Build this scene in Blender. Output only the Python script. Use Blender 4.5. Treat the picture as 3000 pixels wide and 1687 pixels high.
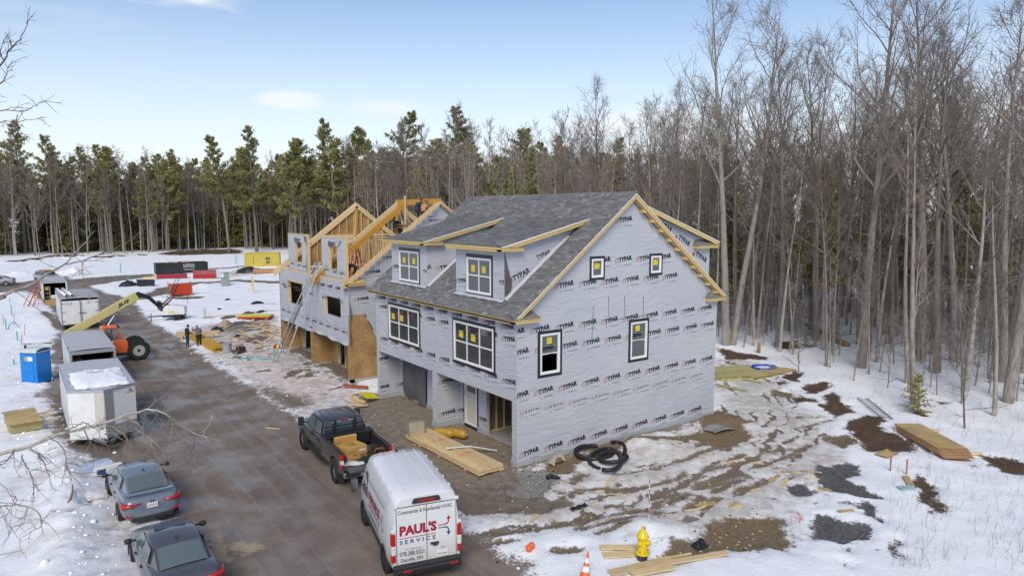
import bpy, bmesh, math, random
import numpy as np
from mathutils import Vector, Matrix, noise as mnoise

S = bpy.context.scene
for o in list(bpy.data.objects): bpy.data.objects.remove(o)
COL = S.collection
rad = math.radians

# ------------------------------------------------------------------ camera
CAM = Vector((-16.043, -21.855, 10.355)); YAW = rad(54.146); PITCH = rad(6.3); FPX = 2017.9
cd = bpy.data.cameras.new('camera'); cam = bpy.data.objects.new('camera', cd); COL.objects.link(cam)
cam.location = CAM; cam.rotation_euler = (math.pi/2 - PITCH, 0, YAW - math.pi/2)
cd.sensor_width = 36; cd.lens = FPX/3000*36; cd.clip_end = 5000; cd.clip_start = .1
S.camera = cam
# ------------------------------------------------------------------ sky and sun
SUN_EL, SUN_AZ = 42, 229        # degrees; azimuth of the sun counted from +X anticlockwise
w = bpy.data.worlds.new('World'); S.world = w; w.use_nodes = True
nt = w.node_tree; N = nt.nodes; L = nt.links; N.clear()
out = N.new('ShaderNodeOutputWorld'); bg = N.new('ShaderNodeBackground'); sky = N.new('ShaderNodeTexSky')
sky.sky_type = 'NISHITA'; sky.sun_disc = False; sky.sun_elevation = rad(SUN_EL); sky.sun_rotation = rad(90 - SUN_AZ)
sky.altitude = 100; sky.air_density = 1.0; sky.dust_density = .6; sky.ozone_density = 2.5
tc = N.new('ShaderNodeTexCoord'); sep = N.new('ShaderNodeSeparateXYZ'); L.new(tc.outputs['Generated'], sep.inputs[0])
def wm(op, a, c=0.0, d=None):
    q = N.new('ShaderNodeMath'); q.operation = op
    for i, v in enumerate((a, c) if d is None else (a, c, d)):
        if isinstance(v, (int, float)): q.inputs[i].default_value = v
        else: L.new(v, q.inputs[i])
    return q.outputs[0]
def wr(x, lo, hi, o0, o1, kind='SMOOTHSTEP'):
    q = N.new('ShaderNodeMapRange'); q.interpolation_type = kind
    for i, v in enumerate((lo, hi, o0, o1)): q.inputs[i+1].default_value = v
    L.new(x, q.inputs[0]); return q.outputs[0]
# thin high cloud: soft streaks and a few lens-shaped clouds, plus a milky veil that thickens towards the horizon
mp = N.new('ShaderNodeMapping'); mp.inputs['Scale'].default_value = (1.0, 1.0, 7.0); mp.inputs['Location'].default_value = (3.1, 1.7, .35)
L.new(tc.outputs['Generated'], mp.inputs[0])
nz = N.new('ShaderNodeTexNoise'); nz.inputs['Scale'].default_value = 3.2; nz.inputs['Detail'].default_value = 8; nz.inputs['Roughness'].default_value = .55; nz.inputs['Distortion'].default_value = .4
L.new(mp.outputs[0], nz.inputs['Vector']); nzo = nz.outputs[0]
az = wm('ARCTAN2', sep.outputs[1], sep.outputs[0]); el = wm('ARCSINE', sep.outputs[2])
cl = wr(nzo, .60, .80, 0, .35)
for a0, e0, wa, we, amt in ((85.5,17.0,10.5,3.2,.8),(71.3,8.6,3.6,.8,.7),(63.5,8.2,5.2,.7,.55),(42,6,9,2.2,.75),(20,5,14,2.5,.7),(120,9,12,1.6,.6),(-30,10,14,1.8,.6),(180,12,12,2,.6),(240,9,16,2,.6)):
    da = wm('DIVIDE', wm('SUBTRACT', az, rad(a0 if a0 <= 180 else a0-360)), rad(wa)); de_ = wm('DIVIDE', wm('SUBTRACT', el, rad(e0)), rad(we))
    r2 = wm('ADD', wm('MULTIPLY', da, da), wm('MULTIPLY', de_, de_)); r2 = wm('ADD', r2, wm('MULTIPLY', wm('SUBTRACT', nzo, .5), 5.0))
    cl = wm('MAXIMUM', cl, wr(r2, .05, 1.1, amt, 0))
ve = wr(sep.outputs[2], -.03, .34, .80, .04, 'SMOOTHSTEP')
mx = wm('SUBTRACT', 1, wm('MULTIPLY', wm('SUBTRACT', 1, cl), wm('SUBTRACT', 1, ve)))
mix = N.new('ShaderNodeMix'); mix.data_type = 'RGBA'
mix.inputs['B'].default_value = (6.3, 6.5, 6.75, 1)
L.new(mx, mix.inputs['Factor']); L.new(sky.outputs[0], mix.inputs['A']); L.new(mix.outputs['Result'], bg.inputs[0])
bg.inputs[1].default_value = .115; L.new(bg.outputs[0], out.inputs[0])
sl = bpy.data.lights.new('sun', 'SUN'); so = bpy.data.objects.new('sun', sl); COL.objects.link(so)
sl.energy = 2.0; sl.angle = rad(28); sl.color = (1, .90, .75)
sd = Vector((math.cos(rad(SUN_AZ))*math.cos(rad(SUN_EL)), math.sin(rad(SUN_AZ))*math.cos(rad(SUN_EL)), math.sin(rad(SUN_EL))))
so.rotation_euler = sd.to_track_quat('Z', 'Y').to_euler(); so.location = (0, 0, 60)
S.view_settings.view_transform = 'Standard'; S.view_settings.look = 'None'; S.view_settings.exposure = 0.42; S.view_settings.gamma = 1
S.cycles.max_bounces = 6; S.cycles.transparent_max_bounces = 12; S.cycles.caustics_reflective = False; S.cycles.caustics_refractive = False

# ------------------------------------------------------------------ surveying: pixel of the 3000 px photograph -> point on a plane
_fw = Vector((math.cos(YAW)*math.cos(PITCH), math.sin(YAW)*math.cos(PITCH), -math.sin(PITCH)))
_rt = Vector((math.sin(YAW), -math.cos(YAW), 0)); _up = _rt.cross(_fw)
def ray(px, py): return _fw + _rt*((px-1500)/FPX) - _up*((py-843.5)/FPX)
def G(px, py, z=0.0):
    d = ray(px, py); return CAM + d*((z-CAM.z)/d.z)
def GA(x, y, z=0.0): return G(x/2.862, 600+y/2.862, z)
def PXp(px, py, X):
    d = ray(px, py); return CAM + d*((X-CAM.x)/d.x)
def PYp(px, py, Y):
    d = ray(px, py); return CAM + d*((Y-CAM.y)/d.y)
def to_px(p):
    d = Vector(p)-CAM; k = d.dot(_fw); return 1500+FPX*d.dot(_rt)/k, 843.5-FPX*d.dot(_up)/k, k

# ------------------------------------------------------------------ mesh builder
class MB:
    def __init__(s): s.v = []; s.f = []; s.m = []
    def add(s, vs, fs, mi=0, M=None):
        k = len(s.v)
        s.v += [tuple(M @ Vector(q)) if M is not None else tuple(q) for q in vs]
        s.f += [tuple(i+k for i in q) for q in fs]; s.m += [mi]*len(fs); return s
    def bx(s, x0, x1, y0, y1, z0, z1, mi=0, M=None):
        return s.add([(x0,y0,z0),(x1,y0,z0),(x1,y1,z0),(x0,y1,z0),(x0,y0,z1),(x1,y0,z1),(x1,y1,z1),(x0,y1,z1)],
            [(0,3,2,1),(4,5,6,7),(0,1,5,4),(1,2,6,5),(2,3,7,6),(3,0,4,7)], mi, M)
    def beam(s, p, q, wd, ht, up=(0,0,1), mi=0):
        p = Vector(p); q = Vector(q); d = (q-p); n = d.normalized(); up = Vector(up)
        a = n.cross(up)
        if a.length < 1e-4: a = n.cross(Vector((0,1,0)))
        a.normalize(); b = a.cross(n)
        c = [(-1,-1),(1,-1),(1,1),(-1,1)]
        vs = [p+a*(i*wd/2)+b*(j*ht/2) for i,j in c]+[q+a*(i*wd/2)+b*(j*ht/2) for i,j in c]
        return s.add(vs, [(0,3,2,1),(4,5,6,7),(0,1,5,4),(1,2,6,5),(2,3,7,6),(3,0,4,7)][::1], mi)
    def tube(s, pts, r, n=8, mi=0, cap=True, closed=False):
        pts = [Vector(p) for p in pts]; k = len(pts); rr = r if hasattr(r,'__len__') else [r]*k
        ring = []; pa = None
        for i, p in enumerate(pts):
            if closed: t = pts[(i+1)%k]-pts[i-1]
            else: t = pts[min(i+1,k-1)]-pts[max(i-1,0)]
            t.normalize()
            if pa is None:
                a = t.orthogonal().normalized()
            else:
                a = pa - t*pa.dot(t)
                a = a.normalized() if a.length > 1e-6 else t.orthogonal().normalized()
            pa = a; b = t.cross(a)
            ring.append([p+(a*math.cos(2*math.pi*j/n)+b*math.sin(2*math.pi*j/n))*rr[i] for j in range(n)])
        vs = [v for q in ring for v in q]; fs = []
        for i in range(k if closed else k-1):
            i2 = (i+1) % k
            for j in range(n): fs.append((i*n+j, i*n+(j+1)%n, i2*n+(j+1)%n, i2*n+j))
        if cap and not closed: fs += [tuple(range(n))[::-1], tuple(range((k-1)*n, k*n))]
        return s.add(vs, fs, mi)
    def lathe(s, prof, n=16, mi=0, M=None):
        vs = []; fs = []
        for r, z in prof:
            for j in range(n): vs.append((r*math.cos(2*math.pi*j/n), r*math.sin(2*math.pi*j/n), z))
        for i in range(len(prof)-1):
            for j in range(n): fs.append((i*n+j, i*n+(j+1)%n, (i+1)*n+(j+1)%n, (i+1)*n+j))
        fs += [tuple(range(n))[::-1], tuple(range((len(prof)-1)*n, len(prof)*n))]
        return s.add(vs, fs, mi, M)
    def prism(s, pts, a, b, axis='y', mi=0, M=None):
        """2-D outline extruded between a and b along axis (outline in the two other axes, in x,y,z order)"""
        def P(u, v, t): return {'x':(t,u,v),'y':(u,t,v),'z':(u,v,t)}[axis]
        n = len(pts); vs = [P(u,v,a) for u,v in pts]+[P(u,v,b) for u,v in pts]
        fs = [tuple(range(n)), tuple(range(n,2*n))[::-1]]+[(i,n+i,n+(i+1)%n,(i+1)%n) for i in range(n)]
        return s.add(vs, fs, mi, M)
    def loft(s, rings, cap=True, mi=0, closed=True):
        n = len(rings[0]); vs = [v for r in rings for v in r]; fs = []
        for i in range(len(rings)-1):
            for j in range(n if closed else n-1): fs.append((i*n+j, i*n+(j+1)%n, (i+1)*n+(j+1)%n, (i+1)*n+j))
        if cap: fs += [tuple(range(n))[::-1], tuple(range((len(rings)-1)*n, len(rings)*n))]
        return s.add(vs, fs, mi)
    def grid(s, fn, nu, nv, mi=0):
        vs = [fn(i/nu, j/nv) for i in range(nu+1) for j in range(nv+1)]
        return s.add(vs, [(i*(nv+1)+j, (i+1)*(nv+1)+j, (i+1)*(nv+1)+j+1, i*(nv+1)+j+1) for i in range(nu) for j in range(nv)], mi)
    def mesh(s, name, mats, smooth=False, fix=True):
        me = bpy.data.meshes.new(name); me.from_pydata(s.v, [], s.f)
        for m in (mats if isinstance(mats, (list,tuple)) else [mats]): me.materials.append(m)
        if any(s.m): me.polygons.foreach_set('material_index', s.m)
        if fix and len(s.f) < 60000:
            bm = bmesh.new(); bm.from_mesh(me); bmesh.ops.recalc_face_normals(bm, faces=bm.faces); bm.to_mesh(me); bm.free()
        if smooth: me.polygons.foreach_set('use_smooth', [True]*len(me.polygons))
        me.update(); return me
    def build(s, name, mats, parent=None, smooth=False, bevel=0, sub=0, label=None, fix=True, auto=None):
        o = bpy.data.objects.new(name, s.mesh(name, mats, smooth or auto is not None, fix)); COL.objects.link(o)
        if parent is not None: o.parent = parent
        if auto is not None: sharp(o, auto)
        if bevel:
            b = o.modifiers.new('bevel', 'BEVEL'); b.width = bevel; b.segments = 2; b.limit_method = 'ANGLE'; b.angle_limit = rad(35)
        if sub:
            b = o.modifiers.new('sub', 'SUBSURF'); b.levels = sub; b.render_levels = sub
        if label: o['label'] = label
        return o
def sharp(o, ang):
    o.data.set_sharp_from_angle(angle=rad(ang))
def tag(o, label=None, cat=None, group=None, kind=None):
    if label: o['label'] = label
    if cat: o['category'] = cat
    if group: o['group'] = group
    if kind: o['kind'] = kind
    return o
def thing(name, label, cat, loc=(0,0,0), rz=0, group=None):
    o = bpy.data.objects.new(name, None); COL.objects.link(o); o.location = loc; o.rotation_euler = (0,0,rz)
    o.empty_display_size = .2
    return tag(o, label, cat, group)
def link_copy(name, me, parent, M=None):
    o = bpy.data.objects.new(name, me); COL.objects.link(o); o.parent = parent
    if M is not None: o.matrix_local = M
    return o
def copy_tree(o, parent=None):
    c = o.copy(); COL.objects.link(c); c.parent = parent
    for ch in list(o.children):
        if ch is not c: copy_tree(ch, c)
    return c
def place(o, loc, rz=0, label=None, group=None):
    o.location = loc; o.rotation_euler = (0,0,rz)
    if label: o['label'] = label
    if group: o['group'] = group
    return o

# ------------------------------------------------------------------ materials
def srgb(r, g, b):
    f = lambda c: (c/255/12.92) if c/255 <= .04045 else ((c/255+.055)/1.055)**2.4
    return (f(r), f(g), f(b), 1)
def newmat(name):
    m = bpy.data.materials.new(name); m.use_nodes = True; t = m.node_tree
    b = t.nodes['Principled BSDF']; return m, t, b
def mat(name, col, rough=.7, var=.12, scale=6, bump=0, bscale=None, metal=0, spec=.4, stretch=(1,1,1), col2=None, detail=4, coat=0, rnd=0, thr=(.4,.65), world=False):
    """plain procedural surface: base colour with noisy variation, optional second colour in patches, optional fine relief"""
    m, t, b = newmat(name); n = t.nodes; l = t.links
    c = n.new('ShaderNodeTexCoord'); mpn = n.new('ShaderNodeMapping'); mpn.inputs['Scale'].default_value = stretch
    if world:
        ge = n.new('ShaderNodeNewGeometry'); l.new(ge.outputs['Position'], mpn.inputs[0])
    else: l.new(c.outputs['Object'], mpn.inputs[0])
    nz = n.new('ShaderNodeTexNoise'); nz.inputs['Scale'].default_value = scale; nz.inputs['Detail'].default_value = detail
    nz.inputs['Roughness'].default_value = .6
    l.new(mpn.outputs[0], nz.inputs['Vector'])
    mr = n.new('ShaderNodeMapRange'); mr.inputs[1].default_value = .25; mr.inputs[2].default_value = .75
    mr.inputs[3].default_value = 1-var; mr.inputs[4].default_value = 1+var; l.new(nz.outputs[0], mr.inputs[0])
    hs = n.new('ShaderNodeHueSaturation'); hs.inputs['Color'].default_value = col if len(col)==4 else (*col,1)
    last = mr.outputs[0]
    if rnd:
        oi = n.new('ShaderNodeObjectInfo'); r2 = n.new('ShaderNodeMapRange'); r2.inputs[3].default_value = 1-rnd; r2.inputs[4].default_value = 1+rnd
        l.new(oi.outputs['Random'], r2.inputs[0]); mu = n.new('ShaderNodeMath'); mu.operation = 'MULTIPLY'
        l.new(last, mu.inputs[0]); l.new(r2.outputs[0], mu.inputs[1]); last = mu.outputs[0]
    l.new(last, hs.inputs['Value']); res = hs.outputs[0]
    if col2 is not None:
        n2 = n.new('ShaderNodeTexNoise'); n2.inputs['Scale'].default_value = scale*.45; n2.inputs['Detail'].default_value = 6; l.new(mpn.outputs[0], n2.inputs['Vector'])
        r3 = n.new('ShaderNodeMapRange'); r3.interpolation_type = 'SMOOTHSTEP'; r3.inputs[1].default_value = thr[0]; r3.inputs[2].default_value = thr[1]
        l.new(n2.outputs[0], r3.inputs[0]); mxx = n.new('ShaderNodeMix'); mxx.data_type = 'RGBA'; mxx.inputs['B'].default_value = col2 if len(col2)==4 else (*col2,1)
        l.new(r3.outputs[0], mxx.inputs['Factor']); l.new(res, mxx.inputs['A']); res = mxx.outputs['Result']
    l.new(res, b.inputs['Base Color']); b.inputs['Roughness'].default_value = rough; b.inputs['Metallic'].default_value = metal
    b.inputs['Specular IOR Level'].default_value = spec; b.inputs['Coat Weight'].default_value = coat
    if coat: b.inputs['Coat Roughness'].default_value = .06
    if bump:
        nb = n.new('ShaderNodeTexNoise'); nb.inputs['Scale'].default_value = bscale or scale*2; nb.inputs['Detail'].default_value = 5; l.new(mpn.outputs[0], nb.inputs['Vector'])
        bp = n.new('ShaderNodeBump'); bp.inputs['Strength'].default_value = bump; bp.inputs['Distance'].default_value = .03
        l.new(nb.outputs[0], bp.inputs['Height']); l.new(bp.outputs[0], b.inputs['Normal'])
    return m
def wood(name, col, col2, rough=.65, rnd=.12, axis=0, scale=3.0):
    m, t, b = newmat(name); n = t.nodes; l = t.links
    c = n.new('ShaderNodeTexCoord'); mpn = n.new('ShaderNodeMapping'); st = [9,9,9]; st[axis] = .8; mpn.inputs['Scale'].default_value = st
    l.new(c.outputs['Object'], mpn.inputs[0]); oi = n.new('ShaderNodeObjectInfo')
    ad = n.new('ShaderNodeVectorMath'); l.new(mpn.outputs[0], ad.inputs[0])
    cv = n.new('ShaderNodeCombineXYZ'); mu0 = n.new('ShaderNodeMath'); mu0.operation = 'MULTIPLY'; mu0.inputs[1].default_value = 37
    l.new(oi.outputs['Random'], mu0.inputs[0]); l.new(mu0.outputs[0], cv.inputs[0]); l.new(mu0.outputs[0], cv.inputs[1]); l.new(cv.outputs[0], ad.inputs[1])
    nz = n.new('ShaderNodeTexNoise'); nz.inputs['Scale'].default_value = scale; nz.inputs['Detail'].default_value = 5; nz.inputs['Distortion'].default_value = .6
    l.new(ad.outputs[0], nz.inputs['Vector'])
    mxx = n.new('ShaderNodeMix'); mxx.data_type = 'RGBA'; mxx.inputs['A'].default_value = (*col[:3],1); mxx.inputs['B'].default_value = (*col2[:3],1)
    rp = n.new('ShaderNodeMapRange'); rp.inputs[1].default_value = .38; rp.inputs[2].default_value = .68; l.new(nz.outputs[0], rp.inputs[0]); l.new(rp.outputs[0], mxx.inputs['Factor'])
    hs = n.new('ShaderNodeHueSaturation'); l.new(mxx.outputs['Result'], hs.inputs['Color'])
    r2 = n.new('ShaderNodeMapRange'); r2.inputs[3].default_value = 1-rnd; r2.inputs[4].default_value = 1+rnd; l.new(oi.outputs['Random'], r2.inputs[0]); l.new(r2.outputs[0], hs.inputs['Value'])
    l.new(hs.outputs[0], b.inputs['Base Color']); b.inputs['Roughness'].default_value = rough; b.inputs['Specular IOR Level'].default_value = .25
    return m
def osb(name, col, col2, col3, sc=22):
    m, t, b = newmat(name); n = t.nodes; l = t.links
    ge = n.new('ShaderNodeNewGeometry')
    v1 = n.new('ShaderNodeTexVoronoi'); v1.inputs['Scale'].default_value = sc; mp1 = n.new('ShaderNodeMapping'); mp1.inputs['Scale'].default_value = (1,.45,.55); mp1.inputs['Rotation'].default_value = (.4,.3,.2)
    l.new(ge.outputs['Position'], mp1.inputs[0]); l.new(mp1.outputs[0], v1.inputs['Vector'])
    cp = n.new('ShaderNodeSeparateColor'); l.new(v1.outputs['Color'], cp.inputs[0])
    ra = n.new('ShaderNodeValToRGB'); e = ra.color_ramp.elements; e[0].color = (*col[:3],1); e[1].color = (*col3[:3],1); e.new(.5).color = (*col2[:3],1)
    l.new(cp.outputs[0], ra.inputs[0])
    n2 = n.new('ShaderNodeTexNoise'); n2.inputs['Scale'].default_value = 1.1; n2.inputs['Detail'].default_value = 4; l.new(ge.outputs['Position'], n2.inputs['Vector'])
    hs = n.new('ShaderNodeHueSaturation'); r2 = n.new('ShaderNodeMapRange'); r2.inputs[1].default_value = .3; r2.inputs[2].default_value = .7; r2.inputs[3].default_value = .8; r2.inputs[4].default_value = 1.2
    l.new(n2.outputs[0], r2.inputs[0]); l.new(r2.outputs[0], hs.inputs['Value']); l.new(ra.outputs[0], hs.inputs['Color'])
    l.new(hs.outputs[0], b.inputs['Base Color']); b.inputs['Roughness'].default_value = .75; b.inputs['Specular IOR Level'].default_value = .2
    return m
def glass(name, tint=(.075,.08,.085), alpha=.72, rough=.04):
    m, t, b = newmat(name); n = t.nodes; l = t.links
    b.inputs['Base Color'].default_value = (*tint,1); b.inputs['Roughness'].default_value = rough; b.inputs['Specular IOR Level'].default_value = .7
    b.inputs['Alpha'].default_value = alpha; b.inputs['IOR'].default_value = 1.9; return m
def dirty_paint(name, col, dirt, rough=.3, low=.2, high=1.0, coat=.6, metal=0, amt=.9):
    """car paint with road salt thrown up on the lower panels (a real film, follows local height)"""
    m, t, b = newmat(name); n = t.nodes; l = t.links
    c = n.new('ShaderNodeTexCoord'); sp = n.new('ShaderNodeSeparateXYZ'); l.new(c.outputs['Object'], sp.inputs[0])
    nz = n.new('ShaderNodeTexNoise'); nz.inputs['Scale'].default_value = 3; nz.inputs['Detail'].default_value = 6; l.new(c.outputs['Object'], nz.inputs['Vector'])
    mr = n.new('ShaderNodeMapRange'); mr.interpolation_type = 'SMOOTHSTEP'; mr.inputs[1].default_value = low; mr.inputs[2].default_value = high; mr.inputs[3].default_value = amt; mr.inputs[4].default_value = .06
    l.new(sp.outputs[2], mr.inputs[0]); mu = n.new('ShaderNodeMath'); mu.operation = 'MULTIPLY'; l.new(mr.outputs[0], mu.inputs[0])
    r2 = n.new('ShaderNodeMapRange'); r2.inputs[1].default_value = .3; r2.inputs[2].default_value = .7; r2.inputs[3].default_value = .5; r2.inputs[4].default_value = 1; l.new(nz.outputs[0], r2.inputs[0]); l.new(r2.outputs[0], mu.inputs[1])
    mxx = n.new('ShaderNodeMix'); mxx.data_type = 'RGBA'; mxx.inputs['A'].default_value = (*col[:3],1); mxx.inputs['B'].default_value = (*dirt[:3],1)
    l.new(mu.outputs[0], mxx.inputs['Factor']); l.new(mxx.outputs['Result'], b.inputs['Base Color'])
    ro = n.new('ShaderNodeMapRange'); ro.inputs[3].default_value = rough; ro.inputs[4].default_value = .75; l.new(mu.outputs[0], ro.inputs[0]); l.new(ro.outputs[0], b.inputs['Roughness'])
    b.inputs['Metallic'].default_value = metal; b.inputs['Coat Weight'].default_value = coat; b.inputs['Coat Roughness'].default_value = .08
    return m

M = {}
M['lumber'] = wood('lumber', (.66,.51,.30), (.55,.39,.20), axis=0)
M['lumber_y'] = wood('lumber_y', (.66,.51,.30), (.55,.39,.20), axis=1)
M['lumber_z'] = wood('lumber_z', (.66,.51,.30), (.55,.39,.20), axis=2)
M['trim_x'] = wood('pine_trim_x', (.62,.47,.21), (.54,.37,.14), axis=0, rnd=.05)
M['trim_y'] = wood('pine_trim_y', (.62,.47,.21), (.54,.37,.14), axis=1, rnd=.05)
M['lvl'] = wood('yellow_beam', (.52,.29,.05), (.40,.20,.03), axis=0, rnd=.08)
M['treated'] = wood('treated_lumber', (.46,.42,.20), (.36,.34,.16), axis=0)
M['old_wood'] = wood('weathered_wood', (.30,.20,.12), (.2,.13,.08), axis=0)
M['osb'] = osb('strand_board', (.33,.205,.085), (.41,.265,.12), (.24,.145,.055))
M['osb_pale'] = osb('strand_board_pale', (.50,.38,.20), (.44,.32,.15), (.37,.26,.12))
M['black_tape'] = mat('flashing_tape', (.012,.015,.022), .35, .5, 14, bump=.25)
M['vinyl'] = mat('white_vinyl', (.72,.73,.72), .4, .04)
M['pane'] = glass('window_glass')
M['sticker'] = mat('yellow_sticker', (.62,.52,.04), .6, .08)
M['black'] = mat('black_paint', (.015,.015,.017), .45, .3)
M['rubber'] = mat('tyre_rubber', (.022,.021,.02), .8, .3, 9, bump=.2)
M['steel'] = mat('galvanised_steel', (.42,.44,.46), .38, .15, 5, metal=.9)
M['alu'] = mat('aluminium', (.50,.51,.53), .42, .14, 8, metal=.75)
M['red'] = mat('red_plastic', (.52,.035,.02), .5, .15)
M['orange'] = mat('orange_paint', (.72,.13,.035), .42, .1, 2, coat=.3)
M['concrete'] = mat('concrete', (.33,.31,.29), .85, .2, 4, bump=.2)
# ================================================================== GROUND
def _hash(ix, iy, s):
    h = (ix.astype(np.int64)*374761393 + iy.astype(np.int64)*668265263 + s*1274126177) & 0x7fffffff
    h = ((h ^ (h >> 13))*1274126177) & 0x7fffffff
    return ((h ^ (h >> 16)) & 0xffff)/65535.0
def vnoise(x, y, s=0):
    ix = np.floor(x); iy = np.floor(y); fx = x-ix; fy = y-iy; fx = fx*fx*(3-2*fx); fy = fy*fy*(3-2*fy)
    a = _hash(ix,iy,s); b = _hash(ix+1,iy,s); c = _hash(ix,iy+1,s); d = _hash(ix+1,iy+1,s)
    return (a*(1-fx)+b*fx)*(1-fy)+(c*(1-fx)+d*fx)*fy
def fbm(x, y, f, o=4, s=0):
    r = 0; a = .5; t = 0
    for k in range(o): r = r+a*vnoise(x*f+k*17.3, y*f-k*9.1, s+k); t += a; a *= .5; f *= 2.03
    return r/t
def sstep(a, b, x):
    t = np.clip((x-a)/(b-a), 0, 1); return t*t*(3-2*t)
def sdf_poly(x, y, P):
    d = np.full(x.shape, 1e9); ins = np.zeros(x.shape, bool); n = len(P)
    for i in range(n):
        ax, ay = P[i]; bx_, by_ = P[(i+1)%n]; ex, ey = bx_-ax, by_-ay
        t = np.clip(((x-ax)*ex+(y-ay)*ey)/(ex*ex+ey*ey+1e-9), 0, 1)
        d = np.minimum(d, np.hypot(x-ax-t*ex, y-ay-t*ey))
        c = ((ay > y) != (by_ > y)) & (x < ex*(y-ay)/(ey if abs(ey) > 1e-9 else 1e-9)+ax); ins ^= c
    return np.where(ins, -d, d)
def sd_line(x, y, P):
    d = np.full(x.shape, 1e9)
    for i in range(len(P)-1):
        ax, ay = P[i]; bx_, by_ = P[i+1]; ex, ey = bx_-ax, by_-ay
        t = np.clip(((x-ax)*ex+(y-ay)*ey)/(ex*ex+ey*ey+1e-9), 0, 1)
        d = np.minimum(d, np.hypot(x-ax-t*ex, y-ay-t*ey))
    return d
def sd_line_t(x, y, P):
    d = np.full(x.shape, 1e9); tt = np.zeros(x.shape); acc = 0
    for i in range(len(P)-1):
        ax, ay = P[i]; bx_, by_ = P[i+1]; ex, ey = bx_-ax, by_-ay; L_ = math.hypot(ex, ey)
        t = np.clip(((x-ax)*ex+(y-ay)*ey)/(L_*L_+1e-9), 0, 1); q = np.hypot(x-ax-t*ex, y-ay-t*ey); sg = np.sign(ex*(y-ay)-ey*(x-ax)); m = q < np.abs(d)
        d = np.where(m, q*np.where(sg == 0, 1, sg), d); tt = np.where(m, acc+t*L_, tt); acc += L_
    return d, tt
def w2(p): return (p.x, p.y)
def pxs(l): return [w2(G(*q)) for q in l]
def As(l): return [w2(GA(*q)) for q in l]
def Ds(l): return [w2(G(2050+a/1.966, 950+b/1.966)) for a,b in l]
def Es(l): return [w2(G(1500+a/3.22, 1250+b/3.22)) for a,b in l]
def Bs(l): return [w2(G(a/2.2744, 1050+b/2.2744)) for a,b in l]

ROADP = [(-4.6,-40),(-4.7,0),(-4.9,10),(-5.2,18),(-5.6,26)] + As([(1480,1100),(1290,1000),(1190,890),(1130,830),(1115,795),(1010,770),(900,745),(745,690),(1000,645),(1300,607),(1300,583),(1000,598),(600,630),(560,600),(200,650),(-60,665),(-60,745),(230,728),(300,770),(370,835),(440,905),(490,1030)]) + \
        [(-14.6,33),(-15.2,25),(-15.0,13),(-14.2,11),(-13.3,8),(-12.5,3),(-12.4,-40)]
_paint = []   # channel, kind, points, size, feather, strength
def pp(ch, P, fe=.5, st=1.0): _paint.append((ch,'p',P,0,fe,st))
def pl(ch, P, wd, fe=.25, st=1.0): _paint.append((ch,'l',P,wd,fe,st))
pp('bare', ROADP, .9); pp('wet', ROADP, .8)
# earth in front of the first house and under its overhang
pp('bare', [(-4.8,-1.5),(-2.2,-1.0),(.3,-.35),(12.7,-.6),(12.9,13.6),(-1.0,13.8),(-2.2,12),(-3.0,8),(-3.4,3)], .8)
pp('sand', [(-3.0,-1.2),(.3,-.35),(12,-.3),(12.9,13.6),(-1.0,13.4),(-2.6,9)], 1.2)
pp('dirty', [(-6.2,-1),(-2.0,-.6),(-2.0,14),(-6,14)], 1.0)
# churned, pink-stained icy ground in front of the second house
pp('dirty', [(-6.0,13),(.3,13.2),(.6,31),(-2,36),(-5.5,34)], 1.2); pp('pink', [(-4.2,15),(0,14.2),(.2,26),(-3.6,27)], 1.5)
pp('bare', [(.2,17.2),(12.5,17.2),(12.5,30.2),(.2,30.2)], .6); pp('bare', [(-5.5,13),(-3.2,13.2),(-2.6,15),(-4,19),(-5.6,21)], 1.2, .75)
pp('bare', [(-.6,16),(.2,16.4),(.2,30),(-.9,29),(-.4,22)], .6, .7)
pp('dirty', As([(1500,1060),(2330,930),(2360,1200),(1900,1260),(1500,1150)]), 1.2); pp('bare', As([(1650,1010),(2340,960),(2360,1180),(1900,1150)]), 1.6, .62)
pl('bare', As([(1120,795),(1330,745),(1420,705),(1600,665),(2000,640),(2340,655)]), 1.9, 1.0, .9)
pl('bare', As([(1745,545),(2020,527),(2100,522)]), 1.5, .5, 1.0); pl('wet', As([(1745,545),(2020,527)]), 1.5, .5)
pl('bare', As([(1320,795),(1450,790),(1600,785)]), 1.6, .7, .8)
for q in [(120,492),(180,488),(290,478),(400,468),(480,462),(590,460),(680,455),(840,458),(900,455),(1000,448),(1080,432),(1190,436)]:
    c = GA(*q); pp('mulch', [(c.x+math.cos(a)*1.7, c.y+math.sin(a)*2.2) for a in (0,1,2,3,4,5)], .7)
pp('mulch', As([(1300,424),(1500,408),(1800,398),(2040,400),(2020,418),(1700,424),(1500,430)]), 2.0)
for a in [(520,605),(600,600)]: c = GA(*a); pl('dirty', [(c.x-2,c.y),(c.x+2,c.y)], 1.2, .8)
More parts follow.
